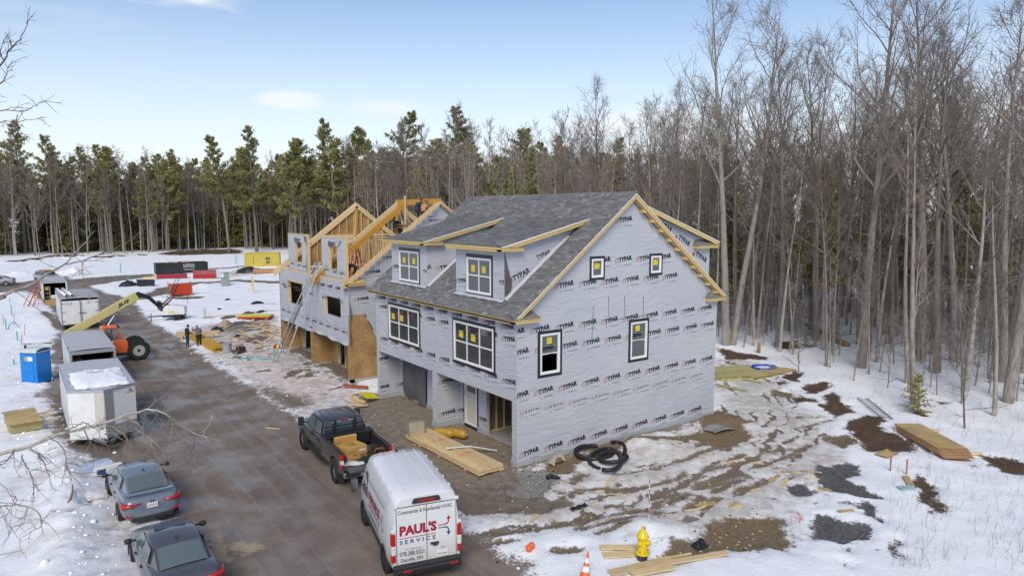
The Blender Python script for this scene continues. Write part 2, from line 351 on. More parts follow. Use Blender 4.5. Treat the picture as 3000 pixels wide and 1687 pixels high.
# yard right of the van: packed ice with ruts
pp('dirty', pxs([(1150,1400),(1330,1330),(1510,1385),(1800,1320),(2095,1225),(2095,1060),(2180,1050),(2260,1100),(2400,1230),(2480,1330),(2500,1400),(2400,1440),(2340,1560),(2100,1600),(1900,1600),(1700,1570),(1350,1560),(1150,1540)]), 1.0)
pp('bare', Es([(230,420),(330,340),(900,170),(1500,100),(1920,20),(2250,50),(2180,130),(1950,230),(1800,150),(1500,150),(1100,190),(1000,260),(640,330),(560,450),(300,460)]), .3)
pp('brown', Es([(230,420),(330,340),(900,170),(1500,100),(2250,20),(2260,130),(1500,170),(640,360),(560,450),(300,460)]), .3)
pp('bare', Ds([(-10,560),(90,495),(300,580),(230,645),(0,640)]), .3); pp('brown', Ds([(-10,560),(90,495),(300,580),(230,645),(0,640)]), .3)
pp('bare', Es([(-700,480),(60,420),(340,400),(420,520),(300,640),(600,720),(560,780),(400,815),(0,835),(-400,840),(-800,760)]), .35)
pp('gravel', Es([(40,425),(330,400),(410,520),(260,640),(-80,660)]), .4)
pp('bare', Es([(1500,1180),(1900,900),(2300,880),(2600,900),(2600,1200),(2300,1160),(2050,1190),(1650,1310),(1290,1300)]), .35); pp('brown', Es([(1500,1180),(1900,900),(2300,880),(2600,900),(2600,1200),(2300,1160),(2050,1190),(1650,1310),(1290,1300)]), .5)
pp('bare', Es([(560,470),(620,460),(640,540),(560,570),(470,520)]), .2); pp('bare', Es([(580,440),(740,450),(720,490),(600,475)]), .2)
pp('bare', Ds([(710,640),(860,640),(920,700),(830,720),(720,680)]), .3); pp('brown', Ds([(710,640),(860,640),(920,700),(830,720),(720,680)]), .3)
pp('bare', Ds([(400,380),(520,400),(560,440),(460,430)]), .3); pp('brown', Ds([(400,380),(520,400),(560,440),(460,430)]), .3)
for P in [[(-200,1050),(0,1020),(450,930),(700,890),(1150,830),(1400,760)],[(980,480),(1250,420),(1500,360),(1800,250),(2250,90)],[(900,620),(1300,560),(1480,520)],[(1320,690),(1520,600),(1650,560)],[(1560,510),(1640,455)],[(1590,560),(1800,480)],[(1700,480),(1950,340)],
          [(1750,600),(2130,460)],[(1480,730),(1670,655)],[(1640,770),(1790,680)],[(1790,790),(1940,700)],[(1920,610),(2230,490)],[(2050,340),(2190,270)],[(640,980),(1170,900)],[(820,1040),(1080,980)],
          [(460,640),(700,610),(900,600)],[(2120,640),(2380,500)],[(2350,260),(2560,210)],[(420,1190),(600,1180)],[(1090,800),(1400,830)]]:
    pl('bare', Es(P), .20, .16, .92); pl('brown', Es(P), .35, .3, .6)
for P in [[(560,600),(760,560),(860,480)],[(20,850),(180,820),(330,780)],[(0,930),(130,880),(230,860)],[(70,970),(260,870)],[(230,980),(420,890)],[(360,830),(560,740),(620,700)],[(350,750),(540,720)],[(100,700),(300,640)],[(20,680),(120,630)]]:
    pl('bare', Ds(P), .17, .16, .9); pl('brown', Ds(P), .35, .3, .6)
for P in [[(690,830),(900,830),(940,870),(830,900),(1060,1010),(880,1010),(690,980)],[(480,930),(660,930),(640,1000),(520,990)],[(800,1040),(1000,1050),(1030,1150),(960,1130),(880,1050)],[(700,1130),(920,1150),(960,1240),(800,1270),(600,1240)],
          [(770,1310),(880,1310),(860,1340)],[(1068,1240),(1110,1265),(1175,1370),(1150,1375),(1095,1300)],[(780,1388),(870,1415),(840,1422)],[(910,1280),(945,1275),(925,1300)],[(370,985),(450,990),(430,1010)],[(470,885),(600,890),(560,910)]]:
    pp('bare', Ds(P), .22); pp('dark', Ds(P), .22)
for P in [[(460,300),(560,280),(600,310),(560,360),(470,330)],[(580,370),(740,365),(750,390),(620,430),(580,400)],[(700,430),(770,410),(900,520),(800,550),(690,490)],[(545,445),(640,445),(650,480),(560,470)],
          [(850,580),(960,540),(1090,560),(1060,600),(1300,760),(1000,760),(900,680),(850,600)],[(1200,920),(1290,900),(1370,960),(1390,1060),(1420,1110),(1320,1100),(1260,1000)],[(1590,755),(1700,770),(1900,830),(1900,885),(1720,870),(1640,800)],
          [(95,160),(380,205),(400,230),(150,215)],[(440,130),(560,120),(600,170),(480,175)],[(1210,520),(1310,515),(1330,540),(1260,550)],[(1365,465),(1450,465),(1440,485)],[(620,140),(690,150),(650,170)],[(410,340),(500,350),(480,370)],[(1560,840),(1640,850),(1580,860)],[(1040,1330),(1090,1340),(1080,1360)]]:
    pp('mulch', Ds(P), .3)
for P,rr in [([(760,1350),(690,1500)],.8)]: pl('dirty', pxs(P), rr, .5)
pp('dirty', [(-17.8,-15),(-12,-15),(-13,10),(-15,14),(-15.3,42),(-17.6,42),(-17.6,14)], 1.5, .5)
pp('dirty', [(-12.6,-9),(-14.2,-9),(-14.6,8),(-15.8,13),(-15.4,22),(-14,12),(-12.8,6)], 1.0, .9)
pp('bare', Bs([(700,1130),(860,1100),(840,1180),(560,1400),(500,1430),(620,1330),(760,1270)]), .7, .55)
pl('dirty', [(-13.2,-12),(-13.3,3),(-14.0,9),(-15.3,13)], 1.0, .9, .8)
for q in [(540,1100),(600,1010),(640,1340),(700,1290),(560,1390),(180,240),(90,430),(230,560),(330,250),(80,300)]:
    c = Bs([q])[0]; pp('dirty', [(c[0]+math.cos(a)*(.5+.3*math.sin(a*3+q[0])), c[1]+math.sin(a)*(.7+.3*math.cos(q[1]+a*2))) for a in (0,.8,1.6,2.4,3.2,4,4.8,5.6)], .7, .8)
pp('bare', As([(430,1160),(520,1150),(520,1380),(440,1330)]), .5); pp('dark', As([(430,1160),(520,1150),(520,1380),(440,1330)]), .6, .5)
pp('bare', As([(225,1165),(430,1160),(440,1185),(230,1180)]), .4, .8)
pl('bare', As([(370,900),(440,960),(500,1040)]), .5, .3, .9)
pp('pale', pxs([(615,1575),(670,1560),(690,1610),(700,1635),(650,1640)]), .3); pp('pale', pxs([(705,1590),(745,1585),(765,1610),(720,1625)]), .3); pp('pale', As([(1250,1160),(1340,1150),(1400,1220),(1330,1245),(1280,1200)]), .6, .8); pp('pale', As([(600,690),(680,680),(690,700),(620,705)]), .8, .7)
RUTS = pxs([(1150,1590),(1450,1570),(1750,1500),(2000,1420),(2180,1320),(2260,1240),(2230,1160),(2140,1095),(2000,1060)])
_mounds = [  # x, y, radius, height
 *[(GA(*q).x, GA(*q).y, 3.2, .5) for q in [(120,492),(290,478),(400,468),(480,462),(590,460),(680,455),(840,458),(1000,448),(1190,436)]],
 *[(GA(*q).x, GA(*q).y, 5, .3) for q in [(1350,415),(1500,412),(1620,405),(1760,400),(1900,400),(2000,400)]],
 (GA(1700,700).x, GA(1700,700).y, 1.6, .5), *[(GA(*q).x, GA(*q).y, 2.2, .7) for q in [(160,600),(590,585),(640,590)]],
 (GA(1360,800).x, GA(1360,800).y, 1.3, .4), (*Es([(1280,170)])[0], 1.2, .35), (*Es([(1200,1010)])[0], 1.3, .35), (*Ds([(150,560)])[0], 1.2, .3)]
def ground_fields(x, y):
    ch = {k: np.zeros(x.shape) for k in ('bare','wet','dirty','dark','mulch','sand','brown','gravel','pink','pale')}
    wx = x+(fbm(x,y,.9,4,11)-.5)*1.1+(fbm(x,y,3.1,3,31)-.5)*.45; wy = y+(fbm(x,y,.9,4,21)-.5)*1.1+(fbm(x,y,3.1,3,41)-.5)*.45
    n0 = fbm(x,y,.6,4,91)
    for c, k, P, wd, fe, st in _paint:
        xs = [p[0] for p in P]; ys = [p[1] for p in P]; mg = wd+fe+1.5
        m = (x > min(xs)-mg) & (x < max(xs)+mg) & (y > min(ys)-mg) & (y < max(ys)+mg)
        if not m.any(): continue
        far = P is ROADP
        d = sdf_poly(wx[m], wy[m], P) if k == 'p' else sd_line(x[m]+.3*(wx-x)[m], y[m]+.3*(wy-y)[m], P)-wd*(.35+1.1*n0[m])
        v = st*(1-sstep(-fe*1.5-.12, fe*1.5+.12, d)); a = ch[c]; a[m] = np.maximum(a[m], v)
    # wheel ruts swinging round the gable end
    dr, ta = sd_line_t(wx, wy, RUTS); st_ = sstep(.62,.98, .5+.5*np.sin(dr*2*np.pi/.75+3.2*fbm(x,y,.35,3,61)))*sstep(.44,.60, fbm(x,y,.45,4,71))*(1-sstep(2.4,3.6,np.abs(dr)))
    yard = 1-sstep(4.5,6.5,np.abs(dr)); sk = fbm(ta*.22+3,dr*1.5,1.0,4,81)
    ch['bare'] = np.maximum(ch['bare'], st_*.85); ch['brown'] = np.maximum(ch['brown'], st_*.5)
    # patchiness
    n1 = fbm(x,y,.55,4,5); n2 = fbm(x,y,2.2,4,7)
    di = ch['dirty']
    ch['bare'] = np.clip(np.maximum(ch['bare'], np.clip(di*((1-yard)*sstep(.58,.72, .62*n1+.38*n2)+yard*sstep(.64,.74,sk)), 0, 1)*.95), 0, 1)
    # remaining ice crusts on the earth in front of the houses
    ch['ice'] = np.clip(di*(.62+.38*sstep(.46,.6, .5*n2+.5*(1-n1))), 0, 1)*(1-.6*ch['wet'])
    bare = np.maximum(ch['bare'], ch['mulch'])
    snow = 1-bare
    z = snow*(.07+.16*fbm(x,y,.13,3,3)+.15*fbm(x,y,.7,4,9))*(1-.55*di) + (fbm(x,y,1.6,4,13)-.5)*.05*(1-.6*ch['wet'])
    z += ch['mulch']*(.08+.35*(fbm(x,y,.8,4,17)-.35)) + ch['dark']*.06*fbm(x,y,2,3,19)
    # soft ridge of ploughed snow left of the road
    z += snow*.38*np.exp(-((x+15.4-.5*np.sin(y*.13))/.9)**2)*sstep(-14,-4,-(y-12))*(.4+fbm(x,y,.8,4,23))*(y < 14)
    for mx_, my_, r, h in _mounds: z += h*np.exp(-(((x-mx_)**2+(y-my_)**2)/(r*r)*1.6))*(.6+.8*fbm(x,y,1.1,4,29))
    # wood floor rolls gently
    fo = sstep(14, 22, x)*sstep(-30,-20,y); z += fo*(fbm(x,y,.10,3,51)-.35)*.7
    z = np.where((x > -.05) & (x < 12.55) & (y > -.05) & (y < 13.3), np.minimum(z, -.02), z)
    z = np.where((x > -.05) & (x < 12.55) & (y > 17) & (y < 30.5), np.minimum(z, -.02), z)
    ch['z'] = z; return ch
def spaced(lo, hi, f0, f1, st, gr=1.16, mx=90):
    a = list(np.arange(f0, f1+1e-6, st)); s = st; q = f0
    while q > lo: s = min(s*gr, mx); q -= s; a.insert(0, q)
    s = st; q = f1
    while q < hi: s = min(s*gr, mx); q += s; a.append(q)
    return np.array(a)
def spacedy():
    a = list(np.arange(-16, 34, .15)); s = .15; q = a[-1]
    while q < 200: s = min(s*1.02, 1.3); q += s; a.append(q)
    while q < 1500: s *= 1.2; q += s; a.append(q)
    s = .15; q = -16
    while q > -120: s *= 1.3; q -= s; a.insert(0, q)
    return np.array(a)
gx = spaced(-700, 900, -18.5, 21, .15, 1.07); gy = spacedy()
XX, YY = np.meshgrid(gx, gy, indexing='ij'); nx, ny = XX.shape
F = ground_fields(XX.ravel(), YY.ravel())
ZZ = F['z'].reshape(nx, ny)
def gz(x, y):
    i = int(np.clip(np.searchsorted(gx, x)-1, 0, nx-2)); j = int(np.clip(np.searchsorted(gy, y)-1, 0, ny-2)); u = (x-gx[i])/(gx[i+1]-gx[i]); v = (y-gy[j])/(gy[j+1]-gy[j])
    return float((ZZ[i,j]*(1-u)+ZZ[i+1,j]*u)*(1-v)+(ZZ[i,j+1]*(1-u)+ZZ[i+1,j+1]*u)*v)
co = np.stack([XX.ravel(), YY.ravel(), F['z']], 1)
ii, jj = np.meshgrid(np.arange(nx-1), np.arange(ny-1), indexing='ij'); a0 = (ii*ny+jj).ravel()
quads = np.stack([a0, a0+ny, a0+ny+1, a0+1], 1)
road_f = F['wet'][quads].mean(1) > .5
def sheet(name, fsel, m):
    q = quads[fsel]; used = np.unique(q); rm = np.full(len(co), -1); rm[used] = np.arange(len(used)); q2 = rm[q]
    me = bpy.data.meshes.new(name); me.vertices.add(len(used)); me.vertices.foreach_set('co', co[used].astype(np.float32).ravel())
    me.loops.add(len(q2)*4); me.loops.foreach_set('vertex_index', q2.ravel().astype(np.int32))
    me.polygons.add(len(q2)); me.polygons.foreach_set('loop_start', (np.arange(len(q2))*4).astype(np.int32))
    me.polygons.foreach_set('use_smooth', np.ones(len(q2), bool)); me.materials.append(m); me.update(); me.validate()
    for nm, ks in (('ga',('bare','wet','dark')),('gb',('ice','mulch','sand')),('gc',('brown','gravel','pink')),('gd',('pale','wet','wet'))):
        at = me.color_attributes.new(nm, 'FLOAT_COLOR', 'POINT')
        c4 = np.ones((len(used),4), np.float32)
        for i, k in enumerate(ks): c4[:,i] = F[k][used]
        at.data.foreach_set('color', c4.ravel())
    o = bpy.data.objects.new(name, me); COL.objects.link(o); o['kind'] = 'structure'; return o
def ground_mat():
    m, t, b = newmat('ground'); n = t.nodes; l = t.links
    ge = n.new('ShaderNodeNewGeometry')
    def nz(sc, det=5, ro=.6, st=None):
        q = n.new('ShaderNodeTexNoise'); q.inputs['Scale'].default_value = sc; q.inputs['Detail'].default_value = det; q.inputs['Roughness'].default_value = ro
        if st:
            mp_ = n.new('ShaderNodeMapping'); mp_.inputs['Scale'].default_value = st; l.new(ge.outputs['Position'], mp_.inputs[0]); l.new(mp_.outputs[0], q.inputs['Vector'])
        else: l.new(ge.outputs['Position'], q.inputs['Vector'])
        return q.outputs[0]
    def attr(nm):
        a = n.new('ShaderNodeVertexColor'); a.layer_name = nm; s = n.new('ShaderNodeSeparateColor'); l.new(a.outputs[0], s.inputs[0]); return s.outputs
    def mth(op, a, c):
        q = n.new('ShaderNodeMath'); q.operation = op
        for i, v in enumerate((a, c)):
            if isinstance(v, (int,float)): q.inputs[i].default_value = v
            else: l.new(v, q.inputs[i])
        return q.outputs[0]
    def ss(x, lo, hi, o0=0, o1=1):
        q = n.new('ShaderNodeMapRange'); q.interpolation_type = 'SMOOTHSTEP'; q.inputs[1].default_value = lo; q.inputs[2].default_value = hi; q.inputs[3].default_value = o0; q.inputs[4].default_value = o1
        l.new(x, q.inputs[0]); return q.outputs[0]
    def mixc(f, A, B):
        q = n.new('ShaderNodeMix'); q.data_type = 'RGBA'
        if isinstance(f, (int,float)): q.inputs['Factor'].default_value = f
        else: l.new(f, q.inputs['Factor'])
        for k, v in (('A',A),('B',B)):
            if isinstance(v, tuple): q.inputs[k].default_value = (*v,1)
            else: l.new(v, q.inputs[k])
        return q.outputs['Result']
    ga = attr('ga'); gb = attr('gb'); gc = attr('gc'); gd = attr('gd')
    nf = nz(9, 6, .65); nm_ = nz(2.3, 5); nL = nz(.45, 4); nG = nz(60, 3, .7); nS = nz(1.0, 6, .6, (1.9,.10,1)); nT = nz(1.0, 3, .5, (4.2,.05,1))
    brk = mth('ADD', mth('MULTIPLY', mth('SUBTRACT', nf, .5), .95), mth('ADD', mth('MULTIPLY', mth('SUBTRACT', nm_, .5), .55), mth('MULTIPLY', mth('SUBTRACT', nG, .5), .5)))
    def edge(x, k=.5): return ss(mth('ADD', x, mth('MULTIPLY', brk, k*1.7)), .38, .62)
    bare = edge(ga[0], .55)
    # bare earth family
    dirt = mixc(ss(nm_,.35,.65), (.145,.112,.085), (.215,.175,.138)); dirt = mixc(ss(nG,.4,.7,0,.35), dirt, (.08,.06,.045))
    sand = mixc(ss(nm_,.35,.65), (.20,.16,.12), (.27,.22,.17)); sand = mixc(ss(nf,.45,.7,0,.6), sand, (.13,.1,.07))
    dirt = mixc(edge(gb[2]), dirt, sand)
    brn = mixc(ss(nf,.35,.65), (.13,.092,.052), (.22,.16,.09)); dirt = mixc(mth('MULTIPLY', edge(gc[0]), .85), dirt, brn)
    roadc = mixc(ss(nL,.38,.62), (.165,.128,.102), (.225,.184,.152)); roadc = mixc(ss(nS,.45,.68,0,.6), roadc, (.12,.092,.072)); roadc = mixc(ss(nT,.52,.66,0,.45), roadc, (.25,.215,.195)); roadc = mixc(ss(nG,.45,.75,0,.18), roadc, (.27,.24,.22))
    roadc = mixc(ss(nm_,.6,.72,0,.2), roadc, (.25,.21,.175)); roadc = mixc(edge(gd[0]), roadc, (.36,.29,.19))
    dirt = mixc(edge(ga[1], .4), dirt, roadc)
    asph = mixc(ss(nf,.4,.65), (.07,.069,.071), (.145,.142,.138)); dirt = mixc(edge(ga[2]), dirt, asph)
    grav = n.new('ShaderNodeTexVoronoi'); grav.inputs['Scale'].default_value = 28; l.new(ge.outputs['Position'], grav.inputs['Vector'])
    gs = n.new('ShaderNodeSeparateColor'); l.new(grav.outputs['Color'], gs.inputs[0]); gcol = mixc(gs.outputs[0], (.10,.09,.08), (.36,.34,.31))
    dirt = mixc(edge(gc[1]), dirt, gcol)
    # snow and dirty ice
    snow = mixc(ss(nL,.35,.7), (.80,.825,.86), (.86,.875,.90)); snow = mixc(ss(nf,.58,.8,0,.22), snow, (.66,.68,.71)); snow = mixc(ss(nz(17,2),.70,.76,0,.5), snow, (.33,.28,.22))
    ice = mixc(ss(nm_,.35,.65), (.62,.60,.58), (.44,.405,.37)); ice = mixc(ss(nL,.5,.62,0,.5), ice, (.68,.68,.68)); ice = mixc(ss(nf,.5,.72,0,.7), ice, (.27,.225,.18)); ice = mixc(ss(nG,.45,.7,0,.35), ice, (.7,.7,.7))
    ice = mixc(mth('MULTIPLY', gc[2], .28), ice, (.62,.36,.32))
    snow = mixc(ss(mth('ADD', gb[0], mth('MULTIPLY', mth('SUBTRACT', nm_, .5), .5)), .2, .75), snow, ice)
    colr = mixc(bare, snow, dirt)
    mul = mixc(ss(nf,.35,.65), (.045,.028,.018), (.11,.068,.04)); mul = mixc(ss(nG,.5,.7,0,.6), mul, (.21,.15,.09))
    mm = edge(gb[1], .7); colr = mixc(mm, colr, mul)
    l.new(colr, b.inputs['Base Color'])
    wetm = mth('MULTIPLY', mth('MULTIPLY', bare, ga[1]), ss(mth('ADD', mth('MULTIPLY', nL, .6), mth('MULTIPLY', nS, .4)), .42, .58))
    ro = n.new('ShaderNodeMapRange'); ro.inputs[3].default_value = .82; ro.inputs[4].default_value = .26; l.new(wetm, ro.inputs[0]); l.new(ro.outputs[0], b.inputs['Roughness'])
    b.inputs['Specular IOR Level'].default_value = .35
    hgt = mth('ADD', mth('MULTIPLY', nf, .6), mth('MULTIPLY', nG, .25)); hgt = mth('ADD', hgt, mth('MULTIPLY', nm_, .9))
    bp = n.new('ShaderNodeBump'); bp.inputs['Distance'].default_value = .09
    st = n.new('ShaderNodeMapRange'); st.inputs[3].default_value = .55; st.inputs[4].default_value = .12; l.new(wetm, st.inputs[0]); l.new(st.outputs[0], bp.inputs['Strength'])
    l.new(hgt, bp.inputs['Height']); l.new(bp.outputs[0], b.inputs['Normal'])
    return m
M['ground'] = ground_mat()
ground = sheet('ground', ~road_f, M['ground']); road = sheet('road', road_f, M['ground'])
# ================================================================== FIRST HOUSE (weather-wrapped, shingled)
W, LEN, SL = 12.5, 13.22, .764
def rtop(x): return 6.40+SL*min(x, W-x)
def wrap_mat():
    m, t, b = newmat('house_wrap'); n = t.nodes; l = t.links; ge = n.new('ShaderNodeNewGeometry')
    def nz(sc, det, st, dist=0):
        q = n.new('ShaderNodeTexNoise'); q.inputs['Scale'].default_value = sc; q.inputs['Detail'].default_value = det; q.inputs['Distortion'].default_value = dist
        mp_ = n.new('ShaderNodeMapping'); mp_.inputs['Scale'].default_value = st; mp_.inputs['Rotation'].default_value = (.5,.35,.3); l.new(ge.outputs['Position'], mp_.inputs[0]); l.new(mp_.outputs[0], q.inputs['Vector']); return q.outputs[0]
    a = nz(.5, 3, (1,1,1)); r = n.new('ShaderNodeValToRGB'); e = r.color_ramp.elements; e[0].position = .3; e[1].position = .7
    e[0].color = (.42,.437,.485,1); e[1].color = (.47,.485,.525,1); l.new(a, r.inputs[0]); l.new(r.outputs[0], b.inputs['Base Color'])
    b.inputs['Roughness'].default_value = .48; b.inputs['Specular IOR Level'].default_value = .45
    h1 = nz(1.0, 2, (.9,.9,2.8), 1.2); h2 = nz(3.2, 3, (1,1,3), .8); ad = n.new('ShaderNodeMath'); ad.operation = 'MULTIPLY_ADD'; l.new(h2, ad.inputs[0]); ad.inputs[1].default_value = .28; l.new(h1, ad.inputs[2])
    bp = n.new('ShaderNodeBump'); bp.inputs['Strength'].default_value = .5; bp.inputs['Distance'].default_value = .09; l.new(ad.outputs[0], bp.inputs['Height']); l.new(bp.outputs[0], b.inputs['Normal'])
    return m
M['wrap'] = wrap_mat()
M['ink'] = mat('print_black', (.02,.024,.035), .6, .1); M['ink_red'] = mat('print_red', (.36,.075,.045), .6, .1)
M['flash'] = mat('grey_flashing', (.36,.38,.41), .45, .08, 3)
M['felt'] = mat('grey_tarp', (.11,.105,.11), .6, .35, 2.2, bump=.6, bscale=4)
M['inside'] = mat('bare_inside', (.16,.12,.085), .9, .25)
def shingle_mat(name, island):
    m, t, b = newmat(name); n = t.nodes; l = t.links
    src = n.new('ShaderNodeNewGeometry').outputs['Random Per Island'] if island else n.new('ShaderNodeObjectInfo').outputs['Random']
    r = n.new('ShaderNodeValToRGB'); e = r.color_ramp.elements; e[0].color = (.115,.113,.114,1); e[1].color = (.245,.25,.252,1)
    e.new(.25).color = (.15,.148,.149,1); e.new(.5).color = (.172,.172,.174,1); e.new(.72).color = (.16,.154,.15,1); e.new(.88).color = (.20,.203,.208,1)
    l.new(src, r.inputs[0]); ge = n.new('ShaderNodeNewGeometry'); nz = n.new('ShaderNodeTexNoise'); nz.inputs['Scale'].default_value = 40; nz.inputs['Detail'].default_value = 2; l.new(ge.outputs['Position'], nz.inputs['Vector'])
    hs = n.new('ShaderNodeHueSaturation'); mr = n.new('ShaderNodeMapRange'); mr.inputs[3].default_value = .6; mr.inputs[4].default_value = 1.4; l.new(nz.outputs[0], mr.inputs[0]); l.new(mr.outputs[0], hs.inputs['Value']); l.new(r.outputs[0], hs.inputs['Color'])
    l.new(hs.outputs[0], b.inputs['Base Color']); b.inputs['Roughness'].default_value = .85; b.inputs['Specular IOR Level'].default_value = .25; return m
M['shingle'] = shingle_mat('shingle_piece', False); M['shingles'] = shingle_mat('shingle_field', True)
M['roofing'] = mat('roofing', (.075,.075,.08), .85, .3, 20)

# ---- printed lettering as thin polygons
_tc = {}
def text_geo(s, thick=.02, shear=0.0, spacing=1.0):
    k = (s, thick, shear, spacing)
    if k in _tc: return _tc[k]
    c = bpy.data.curves.new('t', 'FONT'); c.body = s; c.size = 1; c.offset = thick; c.shear = shear; c.resolution_u = 2; c.space_character = spacing
    o = bpy.data.objects.new('t', c); COL.objects.link(o); dg = bpy.context.evaluated_depsgraph_get(); me = bpy.data.meshes.new_from_object(o.evaluated_get(dg))
    v = [(q.co.x, q.co.y) for q in me.vertices]; f = [tuple(p.vertices) for p in me.polygons]
    bpy.data.objects.remove(o); bpy.data.curves.remove(c); bpy.data.meshes.remove(me)
    if v:
        x0 = min(a for a,_ in v); x1 = max(a for a,_ in v); y0 = min(a for _,a in v); y1 = max(a for _,a in v)
        v = [((a-x0)/(x1-x0), (b_-y0)/(y1-y0)) for a,b_ in v]
    _tc[k] = (v, f); return _tc[k]
def clip_poly(P, rect):
    for ax, lim, sg in ((0,rect[0],1),(0,rect[1],-1),(1,rect[2],1),(1,rect[3],-1)):
        Q = []
        for i in range(len(P)):
            a = P[i]; b_ = P[(i+1)%len(P)]; ia = (a[ax]-lim)*sg >= 0; ib = (b_[ax]-lim)*sg >= 0
            if ia: Q.append(a)
            if ia != ib:
                t = (lim-a[ax])/(b_[ax]-a[ax]); Q.append((a[0]+t*(b_[0]-a[0]), a[1]+t*(b_[1]-a[1])))
        P = Q
        if len(P) < 3: return []
    return P
class Print:
    """flat print laid 3 mm over a surface with origin O, axes U,V and normal Nn"""
    def __init__(s, O, U, V, Nn, off=.004): s.O = Vector(O); s.U = Vector(U); s.V = Vector(V); s.N = Vector(Nn); s.off = off; s.mb = MB(); s.all = [s.mb]; s._in = False
    def new(s): s.mb = MB(); s.all.append(s.mb)
    def poly(s, P, mi=0, rect=None, off=None):
        if rect: P = clip_poly(P, rect)
        if len(P) >= 3:
            k = s.off if off is None else off
            s.mb.add([s.O+s.U*u+s.V*v+s.N*k for u,v in P], [tuple(range(len(P)))], mi)
    def text(s, t, u, v, wd, ht, rot=0, mi=0, rect=None, thick=.02, shear=0, spacing=1.0, off=None, flip=False):
        if not s._in: s.new()
        vs, fs = text_geo(t, thick, shear, spacing); c, sn = math.cos(rot), math.sin(rot)
        pts = []
        for a, b_ in vs:
            if flip: a, b_ = 1-a, 1-b_
            a *= wd; b_ *= ht; pts.append((u+a*c-b_*sn, v+a*sn+b_*c))
        for f in fs: s.poly([pts[i] for i in f], mi, rect, off)
    def logo(s, u, v, rect=None, flip=False, k=1.0):
        s.new(); s._in = True
        T = (lambda a, b_: (u+k*a, v+k*b_)) if not flip else (lambda a, b_: (u+k*(.95-a), v+k*(.25-b_)))
        ic = [(0,0),(.18,.035),(.19,.16),(.11,.25),(.0,.14)]; cx = sum(a for a,_ in ic)/5; cy = sum(a for _,a in ic)/5
        for sc0, sc1 in ((1,.84),(.62,.46)):
            for i in range(5):
                if sc0 < 1 and i in (0,): continue
                a = ic[i]; b_ = ic[(i+1)%5]; q = [(cx+(p[0]-cx)*z, cy+(p[1]-cy)*z) for p,z in ((a,sc0),(b_,sc0),(b_,sc1),(a,sc1))]
                s.poly([T(*p) for p in q], 1, rect)
        if flip: s.text('TYPAR', u, v-.0, .72*k, .165*k, rad(7), 0, rect, thick=.035, flip=True)
        else: s.text('TYPAR', u+.215*k, v+.02*k, .78*k, .205*k, rad(7.5), 0, rect, thick=.06)
        s.poly([T(.27,-.13),(T(.31,-.13)),T(.31,-.09),T(.27,-.09)], 0, rect); s.poly([T(.46,-.105),T(.95,-.085),T(.95,-.068),T(.46,-.088)], 0, rect); s._in = False
    def build(s, name, parent, mats=None):
        for q in s.all:
            if q.f: q.build(name, mats or [M['ink'], M['ink_red']], parent, fix=False)

def wall_panel(mb, O, U, V, Nn, outline, holes, th=.15, mi=0):
    """convex outline with rectangular holes; front face in plane O,U,V, thickness th behind it"""
    O = Vector(O); U = Vector(U); V = Vector(V); Nn = Vector(Nn)
    us = sorted({round(a,4) for a,_ in outline}|{round(h[i],4) for h in holes for i in (0,1)}); vs = sorted({round(a,4) for _,a in outline}|{round(h[i],4) for h in holes for i in (2,3)})
    def inside_clip(P):   # clip cell by convex outline
        A = sum(outline[i][0]*outline[(i+1)%len(outline)][1]-outline[(i+1)%len(outline)][0]*outline[i][1] for i in range(len(outline))); sg = 1 if A > 0 else -1
        for i in range(len(outline)):
            a = outline[i]; b_ = outline[(i+1)%len(outline)]; Q = []
            f = lambda p: sg*((b_[0]-a[0])*(p[1]-a[1])-(b_[1]-a[1])*(p[0]-a[0]))
            for j in range(len(P)):
                p = P[j]; q = P[(j+1)%len(P)]; fp, fq = f(p), f(q)
                if fp >= -1e-9: Q.append(p)
                if (fp >= -1e-9) != (fq >= -1e-9): t = fp/(fp-fq); Q.append((p[0]+t*(q[0]-p[0]), p[1]+t*(q[1]-p[1])))
            P = Q
            if len(P) < 3: return []
        return P
    for i in range(len(us)-1):
        for j in range(len(vs)-1):
            cu, cv = (us[i]+us[i+1])/2, (vs[j]+vs[j+1])/2
            if any(h[0] < cu < h[1] and h[2] < cv < h[3] for h in holes): continue
            P = inside_clip([(us[i],vs[j]),(us[i+1],vs[j]),(us[i+1],vs[j+1]),(us[i],vs[j+1])])
            if len(P) < 3: continue
            mb.add([O+U*a+V*b_ for a,b_ in P], [tuple(range(len(P)))], mi); mb.add([O+U*a+V*b_-Nn*th for a,b_ in P], [tuple(range(len(P)))[::-1]], mi)
    for P in [outline]+[[(h[0],h[2]),(h[1],h[2]),(h[1],h[3]),(h[0],h[3])] for h in holes]:
        for i in range(len(P)):
            a, b_ = P[i], P[(i+1)%len(P)]
            mb.add([O+U*a[0]+V*a[1], O+U*b_[0]+V*b_[1], O+U*b_[0]+V*b_[1]-Nn*th, O+U*a[0]+V*a[1]-Nn*th], [(0,1,2,3)], mi)
    return mb
class Fr:
    """local frame: boxes given in (u, v, depth) where depth grows outwards along the normal"""
    def __init__(s, O, U, V, Nn): s.O = Vector(O); s.U = Vector(U); s.V = Vector(V); s.N = Vector(Nn)
    def P(s, u, v, d): return s.O+s.U*u+s.V*v+s.N*d
    def box(s, mb, u0, u1, v0, v1, d0, d1, mi=0):
        return mb.add([s.P(*q) for q in ((u0,v0,d0),(u1,v0,d0),(u1,v1,d0),(u0,v1,d0),(u0,v0,d1),(u1,v0,d1),(u1,v1,d1),(u0,v1,d1))],
            [(0,3,2,1),(4,5,6,7),(0,1,5,4),(1,2,6,5),(2,3,7,6),(3,0,4,7)], mi)
